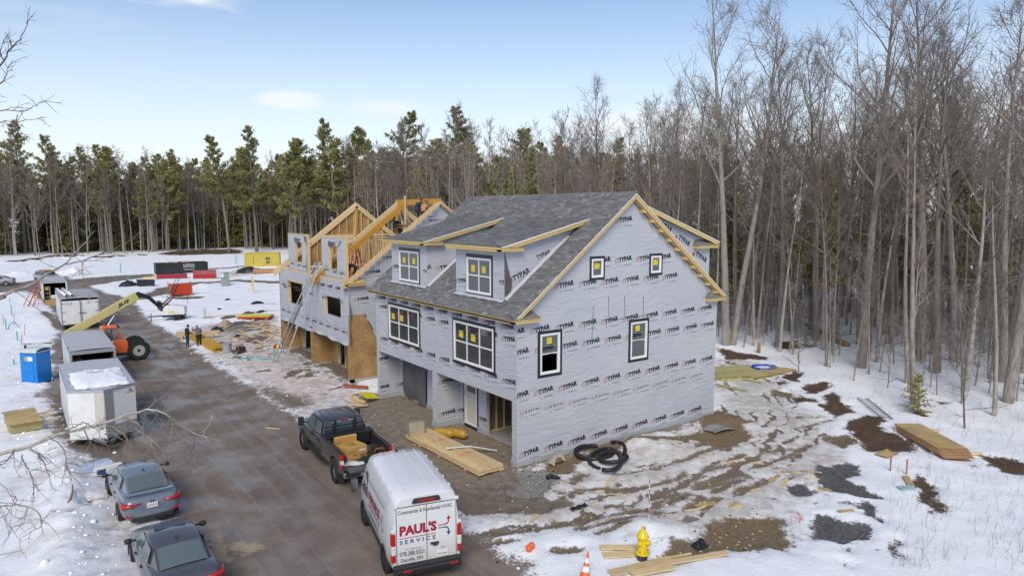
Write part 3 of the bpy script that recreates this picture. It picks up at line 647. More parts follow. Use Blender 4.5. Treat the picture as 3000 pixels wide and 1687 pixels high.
def window(house, fr, u0, u1, v0, v1, cols, rows, tape=.14, stickers=(), opened=None, label=None):
    """thing > window > frame pieces; panes are recessed between sash bars"""
    mb = MB(); t = .075
    for a in ((u0,u1,v0,v0+t),(u0,u1,v1-t,v1),(u0,u0+t,v0+t,v1-t),(u1-t,u1,v0+t,v1-t)): fr.box(mb, *a, -.05, .045)
    win = mb.build('window', M['vinyl'], house, bevel=.008, label=label)
    iu0, iu1, iv0, iv1 = u0+t, u1-t, v0+t, v1-t; cw = (iu1-iu0)/cols; chh = (iv1-iv0)/rows; s = .028
    for i in range(cols):
        for j in range(rows):
            a0, a1, b0, b1 = iu0+i*cw, iu0+(i+1)*cw, iv0+j*chh, iv0+(j+1)*chh
            sm = MB(); d0 = -.03 if (j == 0 and rows == 2 and cols == 1) else -.015
            for a in ((a0,a1,b0,b0+s),(a0,a1,b1-s,b1),(a0,a0+s,b0+s,b1-s),(a1-s,a1,b0+s,b1-s)): fr.box(sm, *a, d0-.02, d0+.03)
            sm.build('sash', M['vinyl'], win)
            if opened and (i,j) in opened: continue
            pm = MB(); fr.box(pm, a0+s, a1-s, b0+s, b1-s, d0-.008, d0); pm.build('pane', M['pane'], win)
    for (a, b_, sw, sh) in stickers:
        st = MB(); fr.box(st, a, a+sw, b_, b_+sh, -.012, -.009); sk = st.build('sticker', M['sticker'], win)
    if tape:
        tm = MB(); k = tape
        for a in ((u0-k,u1+k,v0-k,v0),(u0-k,u1+k,v1,v1+k),(u0-k,u0,v0,v1),(u1,u1+k,v0,v1)): fr.box(tm, *a, 0.006, .014)
        tm.build('flashing_tape', M['black_tape'], win)
    return win

H1 = thing('house', 'grey wrapped two-storey house with finished shingle roof and white windows', 'house', (0,0,0))
GF = Fr((0,0,0), (1,0,0), (0,0,1), (0,-1,0)); FF = Fr((0,0,0), (0,-1,0), (0,0,1), (-1,0,0))   # front frame: u = -Y
Y3 = .35
gable_out = [(0,.0),(W,.0),(W,6.12),(W/2,6.12+SL*W/2),(0,6.12)]
gholes = [(1.17,2.21,3.68,5.37),(6.39,7.45,3.66,5.37),(3.95,4.62,7.54,8.35),(7.62,8.29,7.55,8.34)]
mb = wall_panel(MB(), (0,0,0), (1,0,0), (0,0,1), (0,-1,0), gable_out, gholes)
gw = mb.build('gable_wall', M['wrap'], H1)
pr = Print((0,0,0), (1,0,0), (0,0,1), (0,-1,0)); PER = 1.302
def fits(x, z, y_hi=.25): return x > .02 and x+.98 < W and 6.05+SL*min(x, W-x-.95) > z+y_hi
for z, x0, n, top in ((.35,.11,9,None),(2.16,.15,9,2.315),(2.83,.87,9,None),(4.59,.88,9,None),(5.43,.66,9,None),(7.18,1.94,7,None),(8.10,1.45,8,None),(9.85,5.34,2,None)):
    for i in range(-1 if x0 > .4 and z < 6 else 0, n):
        x = x0+i*PER
        if z > 6 and not fits(x, z): continue
        if x > W-.25: continue
        pr.logo(x, z, (.005, W-.005, 0, top or 20), k=1.06)
pr.build('printed_logo', gw)
lm = MB()      # lap lines and adhesive squiggles
for z, h in ((2.26,.012),(4.86,.012),(7.9,.01),(9.0,.008)):
    x1 = W if z < 6 else W-(z-6.1)/SL-.05; x0_ = 0 if z < 6 else (z-6.1)/SL+.05
    GF.box(lm, x0_+.01, x1-.01, z-h/2, z+h/2, .001, .006)
lm.build('wrap_lap', M['wrap'], gw)
sm = MB()
for a, b_ in (((1543,815),(1533,1040)),((1640,760),(1645,905)),((1748,755),(1748,895)),((1870,760),(1870,885)),((1650,915),(1870,885))):
    p = PYp(1050+a[0]/2.24, 530+a[1]/2.24, -.006); q = PYp(1050+b_[0]/2.24, 530+b_[1]/2.24, -.006); k = 14
    pts = [p.lerp(q, i/k)+Vector((random.Random(i+a[0]).uniform(-.02,.02),0,random.Random(i*7+a[0]).uniform(-.02,.02))) for i in range(k+1)]
    sm.tube(pts, .011, 4)
sm.build('rope_mark', M['felt'], gw)
window(H1, GF, *gholes[0], 1, 2, .13, [(1.53,4.93,.27,.27)], opened={(0,0)}, label='window with its lower sash pushed open')
window(H1, GF, *gholes[1], 1, 2, .13, [(6.72,4.93,.27,.27)])
window(H1, GF, *gholes[2], 1, 1, .11, [(4.13,7.92,.3,.25)]); window(H1, GF, *gholes[3], 1, 1, .11, [(7.8,7.92,.3,.25)])
# front wall of the upper storey
fh = [(-11.57,-8.22,3.67,5.46),(-4.86,-1.65,3.65,5.47)]
mb = wall_panel(MB(), (0,0,0), (0,-1,0), (0,0,1), (-1,0,0), [(-LEN+.152,2.7),(-.152,2.7),(-.152,6.14),(-LEN+.152,6.14)], fh)
fwl = mb.build('front_wall', M['wrap'], H1)
pr = Print((0,0,0), (0,-1,0), (0,0,1), (-1,0,0), .006)
for i in range(10): pr.logo(-12.75+i*PER, 3.31, (-LEN+.01,-.01,2.7,6.1))
for i in range(10): pr.logo(-12.9+i*PER, 5.56, (-LEN+.01,-.01,2.7,6.1)); pr.logo(-12.75+i*PER-(.05 if i % 2 else 0), 5.07, (-LEN+.01,-.01,2.7,6.1))
pr.build('printed_logo', fwl)
window(H1, FF, *fh[0], 3, 2, .13, [(-11.28,4.72,.34,.3),(-10.3,4.72,.34,.3)]); window(H1, FF, *fh[1], 3, 2, .13, [(-4.45,4.75,.36,.3),(-3.45,4.72,.36,.3)])
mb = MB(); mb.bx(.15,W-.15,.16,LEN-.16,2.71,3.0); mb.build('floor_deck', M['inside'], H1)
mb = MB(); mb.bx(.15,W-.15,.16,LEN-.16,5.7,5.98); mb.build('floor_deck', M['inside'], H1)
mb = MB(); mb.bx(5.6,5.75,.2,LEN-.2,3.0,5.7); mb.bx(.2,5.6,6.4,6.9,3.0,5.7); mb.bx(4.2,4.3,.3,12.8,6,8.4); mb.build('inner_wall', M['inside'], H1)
mb = wall_panel(MB(), (W,0,0), (0,1,0), (0,0,1), (1,0,0), [(.152,0),(LEN-.152,0),(LEN-.152,6.14),(.152,6.14)], []); mb.build('rear_wall', M['wrap'], H1)
mb = wall_panel(MB(), (0,LEN,0), (1,0,0), (0,0,1), (0,1,0), gable_out, []); mb.build('gable_wall', M['wrap'], H1)
# ground storey: fins and recessed wall
for y0, y1 in ((LEN-.25,LEN-.002),(6.56,6.95),(.16,Y3)):
    mb = MB(); mb.bx(.004,1.32,y0,y1,0,2.7); fin = mb.build('fin_wall', M['wrap'], H1)
    pr = Print((0,y0,0), (1,0,0), (0,0,1), (0,-1,0))
    if y0 > 1:
        for z in (.45,2.05): pr.logo(.1 if y0 < 8 else -.35, z, (.01,1.3,0,2.65)); pr.logo(1.0, z, (.01,1.3,0,2.65))
    pr.build('printed_logo', fin)
    mb = MB(); mb.bx(-.03,1.3,y0-.03,y1+.03,-.1,.24)
    if y0 > 1: mb.build('base_flashing', M['flash'], H1)
mb = MB(); mb.bx(-.04,W+.04,-.045,.10,-.12,.25); mb.bx(-.04,.2,.1005,Y3+.03,-.12,.25); mb.build('base_flashing', M['flash'], H1, bevel=.01)
RX = 1.32
def rwall(y0, y1, z0=0, z1=2.7):
    mb = MB(); mb.bx(RX,RX+.16,y0,y1,z0,z1); return mb.build('recessed_wall', M['wrap'], H1)
for y0, y1 in ((4.2,5.0),(6.1,6.56),(6.95,7.4),(8.5,9.9),(12.55,12.98)):
    ww = rwall(y0, y1); mb = MB(); mb.bx(RX-.04,RX,y0,y1,-.05,.2); mb.build('base_flashing', M['flash'], H1)
    pr = Print((RX,y0,0), (0,-1,0), (0,0,1), (-1,0,0)); pr.logo(-.75, .5, (-(y1-y0)+.01,-.01,.2,2.6)); pr.logo(-.9, 2.0, (-(y1-y0)+.01,-.01,.2,2.6))
    pr.O = Vector((RX,y0,0)); pr.build('printed_logo', ww)
for y0, y1, z0 in ((.35,4.2,2.35),(5.0,6.1,2.2),(7.4,8.5,2.2),(9.9,12.55,2.35)): rwall(y0, y1, z0)
mb = MB(); mb.bx(.15,RX,.36,LEN-.25,2.66,2.70); mb.build('soffit', M['wrap'], H1)
# entrance doors
for y0 in (5.0, 7.4):
    DF = Fr((RX,y0,0), (0,1,0), (0,0,1), (-1,0,0)); mb = MB()
    DF.box(mb,.0,1.1,.12,.18,-.1,.03); DF.box(mb,0,.09,.18,2.2,-.1,.03); DF.box(mb,1.01,1.1,.18,2.2,-.1,.03); DF.box(mb,.09,1.01,2.12,2.2,-.1,.03)
    d = mb.build('entrance_door', M['vinyl'], H1)
    mb = MB(); DF.box(mb,.09,1.01,.18,2.12,-.07,-.03)
    for u0, u1, v0, v1 in ((.2,.9,.3,1.55),): DF.box(mb,u0,u1,v0,v1,-.03,-.022)
    mb.build('leaf', mat('door_leaf',(.58,.55,.47),.45,.05), d)
    mb = MB(); DF.box(mb,.2,.9,1.72,2.0,-.03,-.02); mb.build('pane', M['pane'], d)
    mb = MB(); DF.box(mb,-.12,0,.05,2.25,.003,.01); DF.box(mb,1.1,1.22,.05,2.25,.003,.01); DF.box(mb,-.1,1.2,-.03,.1,.0,.04); mb.build('flashing_tape', M['black_tape'], d)
# tarp hung in the far garage opening
def tarpf(u, v):
    y = 9.88+u*2.75; z = .02+v*2.6; x = RX-.04-.10*math.sin(u*7+v*3)*(1-v)-.16*math.sin(math.pi*u)*math.sin(math.pi*min(1,v*1.3))-.12*(1-v)**2*math.sin(u*11)
    return (x, y, z)
mb = MB(); mb.grid(tarpf, 24, 20); mb.build('tarp_curtain', M['felt'], H1, smooth=True)
# near garage: slab, framed partition
mb = MB(); mb.bx(1.34,W-.3,.36,LEN-.3,-.05,.012); mb.build('floor_slab', M['concrete'], H1)
for i, x in enumerate((1.52,1.62,2.05,2.5,3.0,3.5,4.0,4.6,5.2)):
    mb = MB(); mb.bx(x,x+(.05 if i else .08),4.42,4.55,.06,2.66); mb.build('stud', M['lumber_z'], H1)
mb = MB(); mb.bx(1.5,6,4.42,4.55,.013,.06); mb.build('sill_plate', M['lumber'], H1)
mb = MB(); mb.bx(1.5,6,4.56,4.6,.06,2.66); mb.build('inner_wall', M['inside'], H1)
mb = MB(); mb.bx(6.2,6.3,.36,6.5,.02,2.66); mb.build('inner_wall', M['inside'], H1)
# ---- roof
YE0, YE1 = -.32, LEN+.32
def slab(mb, xa, xb, y0, y1, th, fz):
    za, zb = fz(xa), fz(xb)
    return mb.prism([(xa,za-th),(xb,zb-th),(xb,zb),(xa,za)], y0, y1, 'y')
mb = MB(); mb.prism([(-.33,5.98),(W/2,rtop(W/2)-.19),(W+.33,5.98),(W+.33,6.13),(W/2,rtop(W/2)-.02),(-.33,6.13)], YE0+.03, YE1-.03, 'y'); roof = mb.build('roof', M['roofing'], H1)
SH_T = .011
def shingle_field(parent, fz, xa, xb, y0, y1, mats, skip=None, seed=1, wd=.30, exp=.142, pieces=0):
    """courses of tabs laid on the plane z = fz(x), rising with x; returns list of transforms and the joined mesh"""
    ang = math.atan2(fz(xb)-fz(xa), xb-xa); rowdx = exp*math.cos(ang); n = int((xb-xa)/rowdx)+1; rng = random.Random(seed); out = []
    for r in range(n):
        x = xa+r*rowdx-.02; y = y0-rng.uniform(0,wd)
        while y < y1:
            ww = wd*rng.choice((.55,.8,1.0,1.25)); a = max(y, y0); b_ = min(y+ww-.006, y1)
            if b_-a > .05 and not (skip and skip(x, (a+b_)/2)): out.append((x, fz(max(x,xa-.02)), a, b_, rng.choice((0,.0,.006)), rng.random()))
            y += ww
    return out, ang
def emit_shingles(parent, recs, ang, ln=.26, singles=0):
    ca, sa = math.cos(ang-.035), math.sin(ang-.035); nx_, nz_ = -math.sin(ang), math.cos(ang)
    cam2 = CAM; recs = sorted(recs, key=lambda q: (Vector((q[0],(q[2]+q[3])/2,q[1]))-cam2).length)
    big = MB()
    def geo(mb_, q, O):
        x, z, a, b_, e, _ = q; t = SH_T+e
        base = Vector((x,0,z))-O
        p = []
        for k, lift in ((0,0),(0,t),(1,0),(1,.003)):
            for y in (a,b_): p.append((base.x+ca*ln*k+nx_*lift, y-O.y, base.z+sa*ln*k+nz_*lift+.012))
        mb_.add(p, [(2,3,7,6),(0,1,3,2),(0,2,6,4),(1,5,7,3)])
    for i, q in enumerate(recs):
        if i < singles:
            m1 = MB(); O = Vector((q[0],(q[2]+q[3])/2,q[1])); geo(m1, q, O); o = m1.build('shingle', M['shingle'], parent, fix=False); o.location = O
        else: geo(big, q, Vector((0,0,0)))
    if big.f: o = big.build('shingles', M['shingles'], parent, fix=False); o['kind'] = 'stuff'
DORM = ((1.4,5.22),(8.0,11.85))
fzm = lambda x: 6.385+SL*x
recs, ang = shingle_field(roof, fzm, -.36, W/2-.02, YE0-.02, YE1+.02, None, skip=lambda x, y: any(a+.1 < y < b_-.1 and .5 < x < 4.2 for a,b_ in DORM))
emit_shingles(roof, recs, ang, singles=230)
mb = MB(); k = 0; y = YE0
while y < YE1-.05:     # ridge caps
    mb.add([(W/2-.15,y,rtop(W/2)-.10),(W/2,y,rtop(W/2)+.03),(W/2+.15,y,rtop(W/2)-.10),(W/2-.15,y+.24,rtop(W/2)-.115),(W/2,y+.24,rtop(W/2)+.012),(W/2+.15,y+.24,rtop(W/2)-.115)], [(0,1,4,3),(1,2,5,4),(0,2,1)]); y += .2
mb.build('ridge_cap', M['shingles'], roof, fix=False)['kind'] = 'stuff'
def sloped_board(xa, xb, y0, y1, fz, t0, t1, mname, name, parent):
    mb = MB(); mb.prism([(xa,fz(xa)+t0),(xb,fz(xb)+t0),(xb,fz(xb)+t1),(xa,fz(xa)+t1)], y0, y1, 'y'); return mb.build(name, M[mname], parent)
for sg in (0,1):
    f = (lambda x: 6.40+SL*x) if not sg else (lambda x: 6.40+SL*(W-x)); xa, xb = (-.20,W/2) if not sg else (W/2,W+.20)
    for yy, dr in ((YE0,1),(YE1,-1)):
        sloped_board(xa, xb, yy, yy+.03*dr, f, -.235, -.045, 'trim_x', 'rake_board', H1); sloped_board(xa, xb, yy-.022*dr, yy-.001*dr, f, -.12, -.045, 'trim_x', 'rake_board', H1)
        sloped_board(xa-.05*(1-sg), xb+.05*sg, yy-.035*dr, yy+.05*dr, f, -.043, -.012, 'vinyl', 'drip_edge', H1)
for sg in (0,1):
    f = (lambda x: 6.40+SL*x) if not sg else (lambda x: 6.40+SL*(W-x)); xa, xb = (-.2,W/2) if not sg else (W/2,W+.2)
    sloped_board(xa, xb, YE0+.031, -.003, f, -.235, -.215, 'lumber', 'soffit', H1)
for i in range(10):
    x = 6.95+i*.58; z = 6.40+SL*(W-x)-.24; mb = MB(); mb.prism([(x-.14,z+.08),(x+.06,z-.085),(x-.14,z-.085)], -.28, -.004, 'y'); mb.build('lookout', M['trim_x'], H1)
for xs, sg in ((-.33,-1),(W+.33,1)):
    mb = MB(); mb.bx(min(xs,xs-sg*.03),max(xs,xs-sg*.03),YE0,YE1,5.95,6.14); mb.build('fascia', M['trim_y'], H1)
    mb = MB(); mb.bx(min(xs+sg*.001,xs+sg*.022),max(xs+sg*.001,xs+sg*.022),YE0-.02,YE1+.02,6.05,6.14); mb.build('fascia', M['trim_y'], H1)
def eave_return(xo, sg, ln, z, y0, back, parent, wall_y, hh=.17):
    """boxed return at a gable foot with its own little shingled hip"""
    xi = xo+sg*ln; a, b_ = min(xo,xi), max(xo,xi)
    mb = MB(); mb.bx(a,b_,y0,wall_y-.003,z,z+hh); r = mb.build('eave_return', M['trim_x'], parent); mb = MB(); mb.bx(a-.0,b_,y0-.022,y0-.001,z+.09,z+hh); mb.build('moulding', M['trim_x'], r)
    mb = MB(); zt = z+hh+.004; mb.add([(xo-sg*.04,y0-.05,zt),(xi+sg*.03,y0-.05,zt),(xi-sg*.16,wall_y-.004,zt+.26),(xo-sg*.04,wall_y-.004,zt+.26),(xi+sg*.03,wall_y-.004,zt)], [(0,1,2,3),(1,4,2)])
    mb.build('return_shingles', M['shingles'], r)
eave_return(-.33, 1, 1.25, 5.955, YE0, 0, H1, 0); eave_return(W+.33, -1, 1.25, 5.955, YE0, 0, H1, 0)
# ---- front shed dormers
for k, (y0, y1) in enumerate(DORM):
    DX = .35; de = lambda x: 8.93+(10.09-8.93)*(x-0)/4.83      # dormer roof top
    wy = ((2.33,4.28),(8.80,10.93))[k]
    mb = wall_panel(MB(), (DX,0,0), (0,-1,0), (0,0,1), (-1,0,0), [(-y1,6.3),(-y0,6.3),(-y0,8.78),(-y1,8.78)], [(-wy[1],-wy[0],6.79,8.36)], .12)
    dm = mb.build('dormer', M['wrap'], H1)
    for yy, dr in ((y0,-1),(y1,1)):
        mb = MB(); mb.prism([(DX+.121,6.5),(DX+.121,8.8),(4.55,de(4.55)-.16),(4.55,9.7)], yy, yy-.12*dr, 'y'); mb.build('side_wall', M['wrap'], dm)
    pr = Print((0,y0,0), (1,0,0), (0,0,1), (0,-1,0))
    if k == 0: pr.text('TYPAR', .85, 7.45, .95, .24, rad(22), thick=.035); pr.text('TYPAR', 2.1, 8.3, .8, .2, rad(20), thick=.035); pr.new(); pr.poly([(.62,7.35),(.8,7.45),(.78,7.6),(.7,7.65),(.6,7.5)],1); pr.poly([(1.1,7.45),(1.6,7.75),(1.6,7.77),(1.1,7.47)])
    else: pr.logo(.9, 7.45); pr.text('TYPAR', -.2, 7.45, .85, .2, rad(9), 0, (.36,9,0,20), thick=.035)
    pr.build('printed_logo', dm)
    pr = Print((DX,0,0), (0,-1,0), (0,0,1), (-1,0,0)); pr.text('TYPAR', -y0-.36, 7.3, .8, .2, rad(6), 0, (-y1,-y0,6,9), thick=.035); pr.logo(-y1+.03, 7.3 if k else 7.1, (-y1,-wy[1]-.1,6,9)); pr.build('printed_logo', dm)
    # wrap skirt lapping onto the roof below the wall, and a loose corner of house wrap
    mb = MB(); mb.grid(lambda u, v: (DX-.03-.14*v-.02*math.sin(u*23)*v, y1-(y1-y0+.1)*u, 6.70-.09*v+.02+.012*math.sin(u*31)*v), 26, 3); mb.build('wrap_skirt', M['wrap'], dm, smooth=True)
    mb = MB(); mb.grid(lambda u, v: (DX+u*3.4, y0-.03-.16*v-.02*math.sin(u*29)*v, fzm(DX+u*3.4)+.13-.09*v), 22, 2); mb.build('wrap_skirt', M['wrap'], dm, smooth=True)
    if k == 0: mb = MB(); mb.add([(DX+.02,y0-.012,8.75),(DX+.30,y0-.03,7.0),(DX-.02,y0-.09,6.85),(DX+.42,y0-.02,7.3)], [(0,2,1),(0,1,3)]); mb.build('loose_flap', M['felt'], dm)
    mb = MB(); mb.prism([(.02,de(.02)-.16),(4.95,de(4.95)-.16),(4.95,de(4.95)-.02),(.02,de(.02)-.02)], y0-.3, y1+.3, 'y'); dr_ = mb.build('dormer_roof', M['roofing'], H1)
    recs, ang = shingle_field(dr_, lambda x: de(x)-.02, -.0, 4.85, y0-.34, y1+.34, None, seed=5+k); emit_shingles(dr_, recs, ang, singles=35)
    mb = MB(); mb.bx(-.01,.02,y0-.32,y1+.32,8.72,8.905); mb.build('fascia', M['trim_y'], H1); mb = MB(); mb.bx(-.033,-.011,y0-.34,y1+.34,8.82,8.905); mb.build('fascia', M['trim_y'], H1)
    for yy, dr in ((y0-.31,1),(y1+.31,-1)):
        mb = MB(); x1 = 4.75; mb.prism([(.05,de(.05)-.22),(x1-.45,de(x1-.45)-.22),(x1,de(x1)-.06),(.05,de(.05)-.06)], yy, yy-.03*dr, 'y'); mb.build('rake_board', M['trim_x'], H1)
        mb = MB(); mb.prism([(.05,de(.05)-.11),(x1-.2,de(x1-.2)-.11),(x1,de(x1)-.055),(.05,de(.05)-.055)], yy-.031*dr, yy-.05*dr, 'y'); mb.build('rake_board', M['trim_x'], H1)
        mb = MB(); mb.prism([(.0,de(.0)-.05),(x1+.05,de(x1+.05)-.05),(x1+.05,de(x1+.05)-.01),(.0,de(.0)-.01)], yy-.06*dr, yy+.04*dr, 'y'); mb.build('drip_edge', M['vinyl'], H1)
    eave_return(-.01, 1, 1.15, 8.73, y0-.32, 0, H1, y0, .15)
    window(H1, FF, -wy[1], -wy[0], 6.79, 8.36, 2, 2, 0, [(-wy[1]+.35,7.72,.3,.3)]+([(-wy[0]-.75,7.72,.3,.3)] if k == 0 else [(-wy[0]-.72,7.72,.32,.3)]))
    wn = [c for c in H1.children if c.name.startswith('window')][-1]; wn.location.x = DX
    for c in wn.children: pass
    tm = MB(); fr2 = Fr((0,0,0), (0,-1,0), (0,0,1), (-1,0,0)); a0, a1 = -wy[1], -wy[0]
    for q in ((a0-.07,a1+.12,6.74,6.79),(a0-.07,a1+.12,8.36,8.52),(a0-.07,a0,6.79,8.36),(a1,a1+.12,6.72,8.36)): fr2.box(tm, *q, .006, .014)
    tm.build('flashing_tape', M['black_tape'], wn)
# ---- rear shed dormer, full width
de = lambda x: 8.89+.333*(12.45-x)
for yy, dr in ((.28,-1),(LEN-.28,1)):
    mb = MB(); mb.prism([(6.95,de(6.95)-.13),(12.15,de(12.15)-.13),(12.15,rtop(12.15)-.1),(6.95,rtop(6.95)-.1)], yy, yy-.12*dr, 'y'); rdw = mb.build('side_wall', M['wrap'], H1)
    if dr < 0:
        pr = Print((0,yy,0), (1,0,0), (0,0,1), (0,-1,0))
        for a, b_ in ((8.2,9.62),(9.55,8.95),(10.85,8.1)): pr.text('TYPAR', a+.2, b_+.1, .95, .26, rad(-24), thick=.045); pr.new(); pr.poly([(a,b_+.12),(a+.16,b_+.1),(a+.17,b_+.25),(a+.08,b_+.33),(a,b_+.25)],1)
        pr.build('printed_logo', rdw)
mb = MB(); mb.bx(12.03,12.15,.402,LEN-.402,6.5,8.8); mb.build('dormer', M['wrap'], H1, label='long shed dormer on the rear slope')
mb = MB(); mb.prism([(6.8,de(6.8)-.13),(12.48,de(12.48)-.13),(12.48,de(12.48)),(6.8,de(6.8))], -.02, LEN+.02, 'y'); mb.build('dormer_roof', M['roofing'], H1)
for yy in (-.04, LEN+.02):
    mb = MB(); mb.prism([(6.9,de(6.9)-.2),(12.44,de(12.44)-.2),(12.44,de(12.44)-.02),(6.9,de(6.9)-.02)], yy-.0, yy+.019, 'y'); mb.build('rake_board', M['trim_x'], H1)
    mb = MB(); mb.prism([(6.85,de(6.85)-.02),(12.52,de(12.52)-.02),(12.52,de(12.52)+.015),(6.85,de(6.85)+.015)], yy-.02, yy+.04, 'y'); mb.build('drip_edge', M['vinyl'], H1)
mb = MB(); mb.bx(12.47,12.50,-.04,LEN+.04,8.70,8.87); mb.build('fascia', M['trim_y'], H1)
eave_return(12.47, -1, 1.6, 8.58, -.04, 0, H1, .28, .15)
# ================================================================== SECOND HOUSE (still being framed)
YB = 17.05
H2 = thing('unfinished_house', 'half framed house with open rafters, raw strand board and grey wrap', 'house', (0,YB,0))
GF2 = GF; FF2 = FF
def wrapped(mb, name, parent=H2, mats=None): return mb.build(name, mats or M['wrap'], parent)
# near gable: strand board below, wrap above
up = [(0,4.18),(W,4.18),(W,6.12),(W/2,6.12+SL*W/2),(0,6.12)]
g2 = wrapped(wall_panel(MB(), (0,0,0), (1,0,0), (0,0,1), (0,-1,0), up, []), 'gable_wall')
pr = Print((0,0,0), (1,0,0), (0,0,1), (0,-1,0))
for z, x0, n in ((4.95,.35,4),(6.55,1.15,3),(7.4,2.3,3),(8.4,3.4,3),(9.7,5.5,2)):
    for i in range(n): pr.logo(x0+i*PER, z, (.01,W,4.2,20), flip=(z > 8))
pr.build('printed_logo', g2)
x = 0
while x < W-.01:
    x1 = min(x+1.22, W)
    for z0, z1 in ((.25,1.62),(1.624,4.176)):
        mb = MB(); mb.bx(x+.002,x1-.002,.0,.15,z0,z1); mb.build('panel', M['osb'], H2)
    x = x1
mb = MB(); mb.bx(-.04,W,-.04,.1,-.12,.25); mb.bx(-.04,.25,-.04,.36,-.12,.247); mb.build('base_flashing', M['flash'], H2)
# hanging corner of house wrap over the strand board
mb = MB(); mb.grid(lambda u, v: ((.95+.95*(1-v))+u*(2.9-(.95+.95*(1-v))), -.03-.05*(1-u)*(1-v)*abs(math.sin(v*9))-.012*math.sin(u*8), 4.19-(1-v)*(1.95-.25*math.sin(u*3))), 14, 12); flp = mb.build('loose_flap', M['wrap'], H2, smooth=True)
mb = MB(); mb.grid(lambda u, v: (.93+.95*(1-v)+.10*u, -.06-.03*math.sin(v*13), 4.19-(1-v)*1.95), 2, 14); mb.build('loose_flap', M['felt'], H2, smooth=True)
mb = MB(); mb.grid(lambda u, v: (.02-.06*math.sin(v*9)*u, -.02-.22*u*(.6+.4*math.sin(v*11)), 2.3+v*3.2), 4, 20); mb.build('loose_flap', M['felt'], H2, smooth=True)
mb = MB(); mb.bx(1.62,1.95,-.012,-.004,3.3,3.95); mb.build('window_opening', M['black'], H2)  # black plate on the uncut wall, painted as the shade inside an opening
# front wall with empty window openings
fh2 = [(-11.1,-8.1,3.77,5.42),(-3.92,-1.2,3.82,5.03)]
f2 = wrapped(wall_panel(MB(), (0,0,0), (0,-1,0), (0,0,1), (-1,0,0), [(-LEN+.152,2.45),(-.152,2.45),(-.152,6.12),(-LEN+.152,6.12)], fh2), 'front_wall')
pr = Print((0,0,0), (0,-1,0), (0,0,1), (-1,0,0), .006)
for i in range(10): pr.logo(-12.9+i*PER, 2.95, (-LEN+.2,-.2,2.5,6.1), flip=True); pr.logo(-12.6+i*PER, 5.5 if i > 3 else 4.9, (-LEN+.2,-.2,2.5,6.1), flip=(i < 4)); pr.logo(-12.2+i*PER*2, 4.75, (-LEN+.2,-.2,2.5,6.1), flip=True)
pr.build('printed_logo', f2)
mb = MB(); mb.grid(lambda u, v: (-.02-.05*v*math.sin(u*37)-.03*v, .1+u*(LEN-.2), 2.52-v*(.2+.04*math.sin(u*14)+.02*math.sin(u*41))), 60, 4); mb.build('wrap_skirt', M['wrap'], H2, smooth=True)
for a, b_, z0, z1 in fh2:
    for y in np.arange(-b_, -a+.01, .41):
        mb = MB(); mb.bx(.16,.25,y-.02,y+.02,3.0,z0+.0); mb.build('stud', M['lumber_z'], H2)
    mb = MB(); mb.bx(-.02,.16,-b_+.004,-b_+.05,z0,z1); mb.build('trimmer', M['lumber_z'], H2); mb = MB(); mb.bx(-.02,.16,-a-.05,-a-.004,z0,z1); mb.build('trimmer', M['lumber_z'], H2)
mb = MB(); mb.bx(-.12,.1,8.0,11.2,5.40,5.5); mb.build('header_board', M['lumber_y'], H2)
mb = MB(); mb.bx(0,.15,.0,LEN,6.125,6.2); mb.build('top_plate', M['lumber_y'], H2)
mb = MB(); mb.bx(.15,W-.15,.16,LEN-.16,5.72,5.99); mb.build('floor_deck', M['osb'], H2); mb = MB(); mb.bx(.15,W-.15,.16,LEN-.16,2.5,3.0); mb.build('floor_deck', M['inside'], H2)
wrapped(wall_panel(MB(), (W,0,0), (0,1,0), (0,0,1), (1,0,0), [(.152,0),(LEN-.152,0),(LEN-.152,6.12),(.152,6.12)], [(2,3.4,3.7,5.3),(6,8,3.4,5.3),(10,11.5,3.7,5.3)]), 'rear_wall')
mb = wall_panel(MB(), (0,LEN,0), (1,0,0), (0,0,1), (0,1,0), [(0,0),(W,0),(W,6.12),(0,6.12)], [(2,3.2,3.6,5.2)]); mb.build('gable_wall', M['osb'], H2)
for x in (3.2,6.4,9.6):
    for y in (3,6,9): mb = MB(); mb.bx(x,x+.05,y,y+3.1,3.0,5.7); mb.build('inner_wall', M['inside'], H2)
# ground storey
for y0, y1 in ((LEN-.25,LEN-.002),(6.42,6.82)):
    mb = MB(); mb.bx(.0,1.32,y0,y1,.12,2.6); mb.build('panel', M['osb'], H2); mb = MB(); mb.bx(-.03,1.3,y0-.03,y1+.03,-.1,.12); mb.build('base_flashing', M['concrete'], H2)
mb = MB(); mb.bx(.0,1.32,.16,.36,.25,2.5); mb.build('panel', M['osb'], H2)
for y0, y1, z0 in ((.36,1.0,0.1),(1.9,4.0,.1),(5.3,6.42,.1),(6.82,7.6,.1),(8.5,9.3,.1),(12.2,12.98,.1),(1.0,1.9,2.2),(4.0,5.3,2.2),(7.6,8.5,2.2),(9.3,12.2,2.3)):
    mb = MB(); mb.bx(1.32,1.46,y0+.002,y1-.002,z0,2.5); mb.build('panel', M['osb'], H2)
for y in (1.0,1.86,4.0,5.26,9.3,12.16): mb = MB(); mb.bx(1.28,1.5,y-.05,y-.003,.1,2.45); mb.build('trimmer', M['lumber_z'], H2)
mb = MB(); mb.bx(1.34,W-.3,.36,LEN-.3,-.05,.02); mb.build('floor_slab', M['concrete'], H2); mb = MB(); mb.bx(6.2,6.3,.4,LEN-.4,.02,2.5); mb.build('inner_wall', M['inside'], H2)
mb = MB(); mb.bx(.15,1.32,.36,LEN-.25,2.5,2.55); mb.build('soffit', M['osb'], H2)
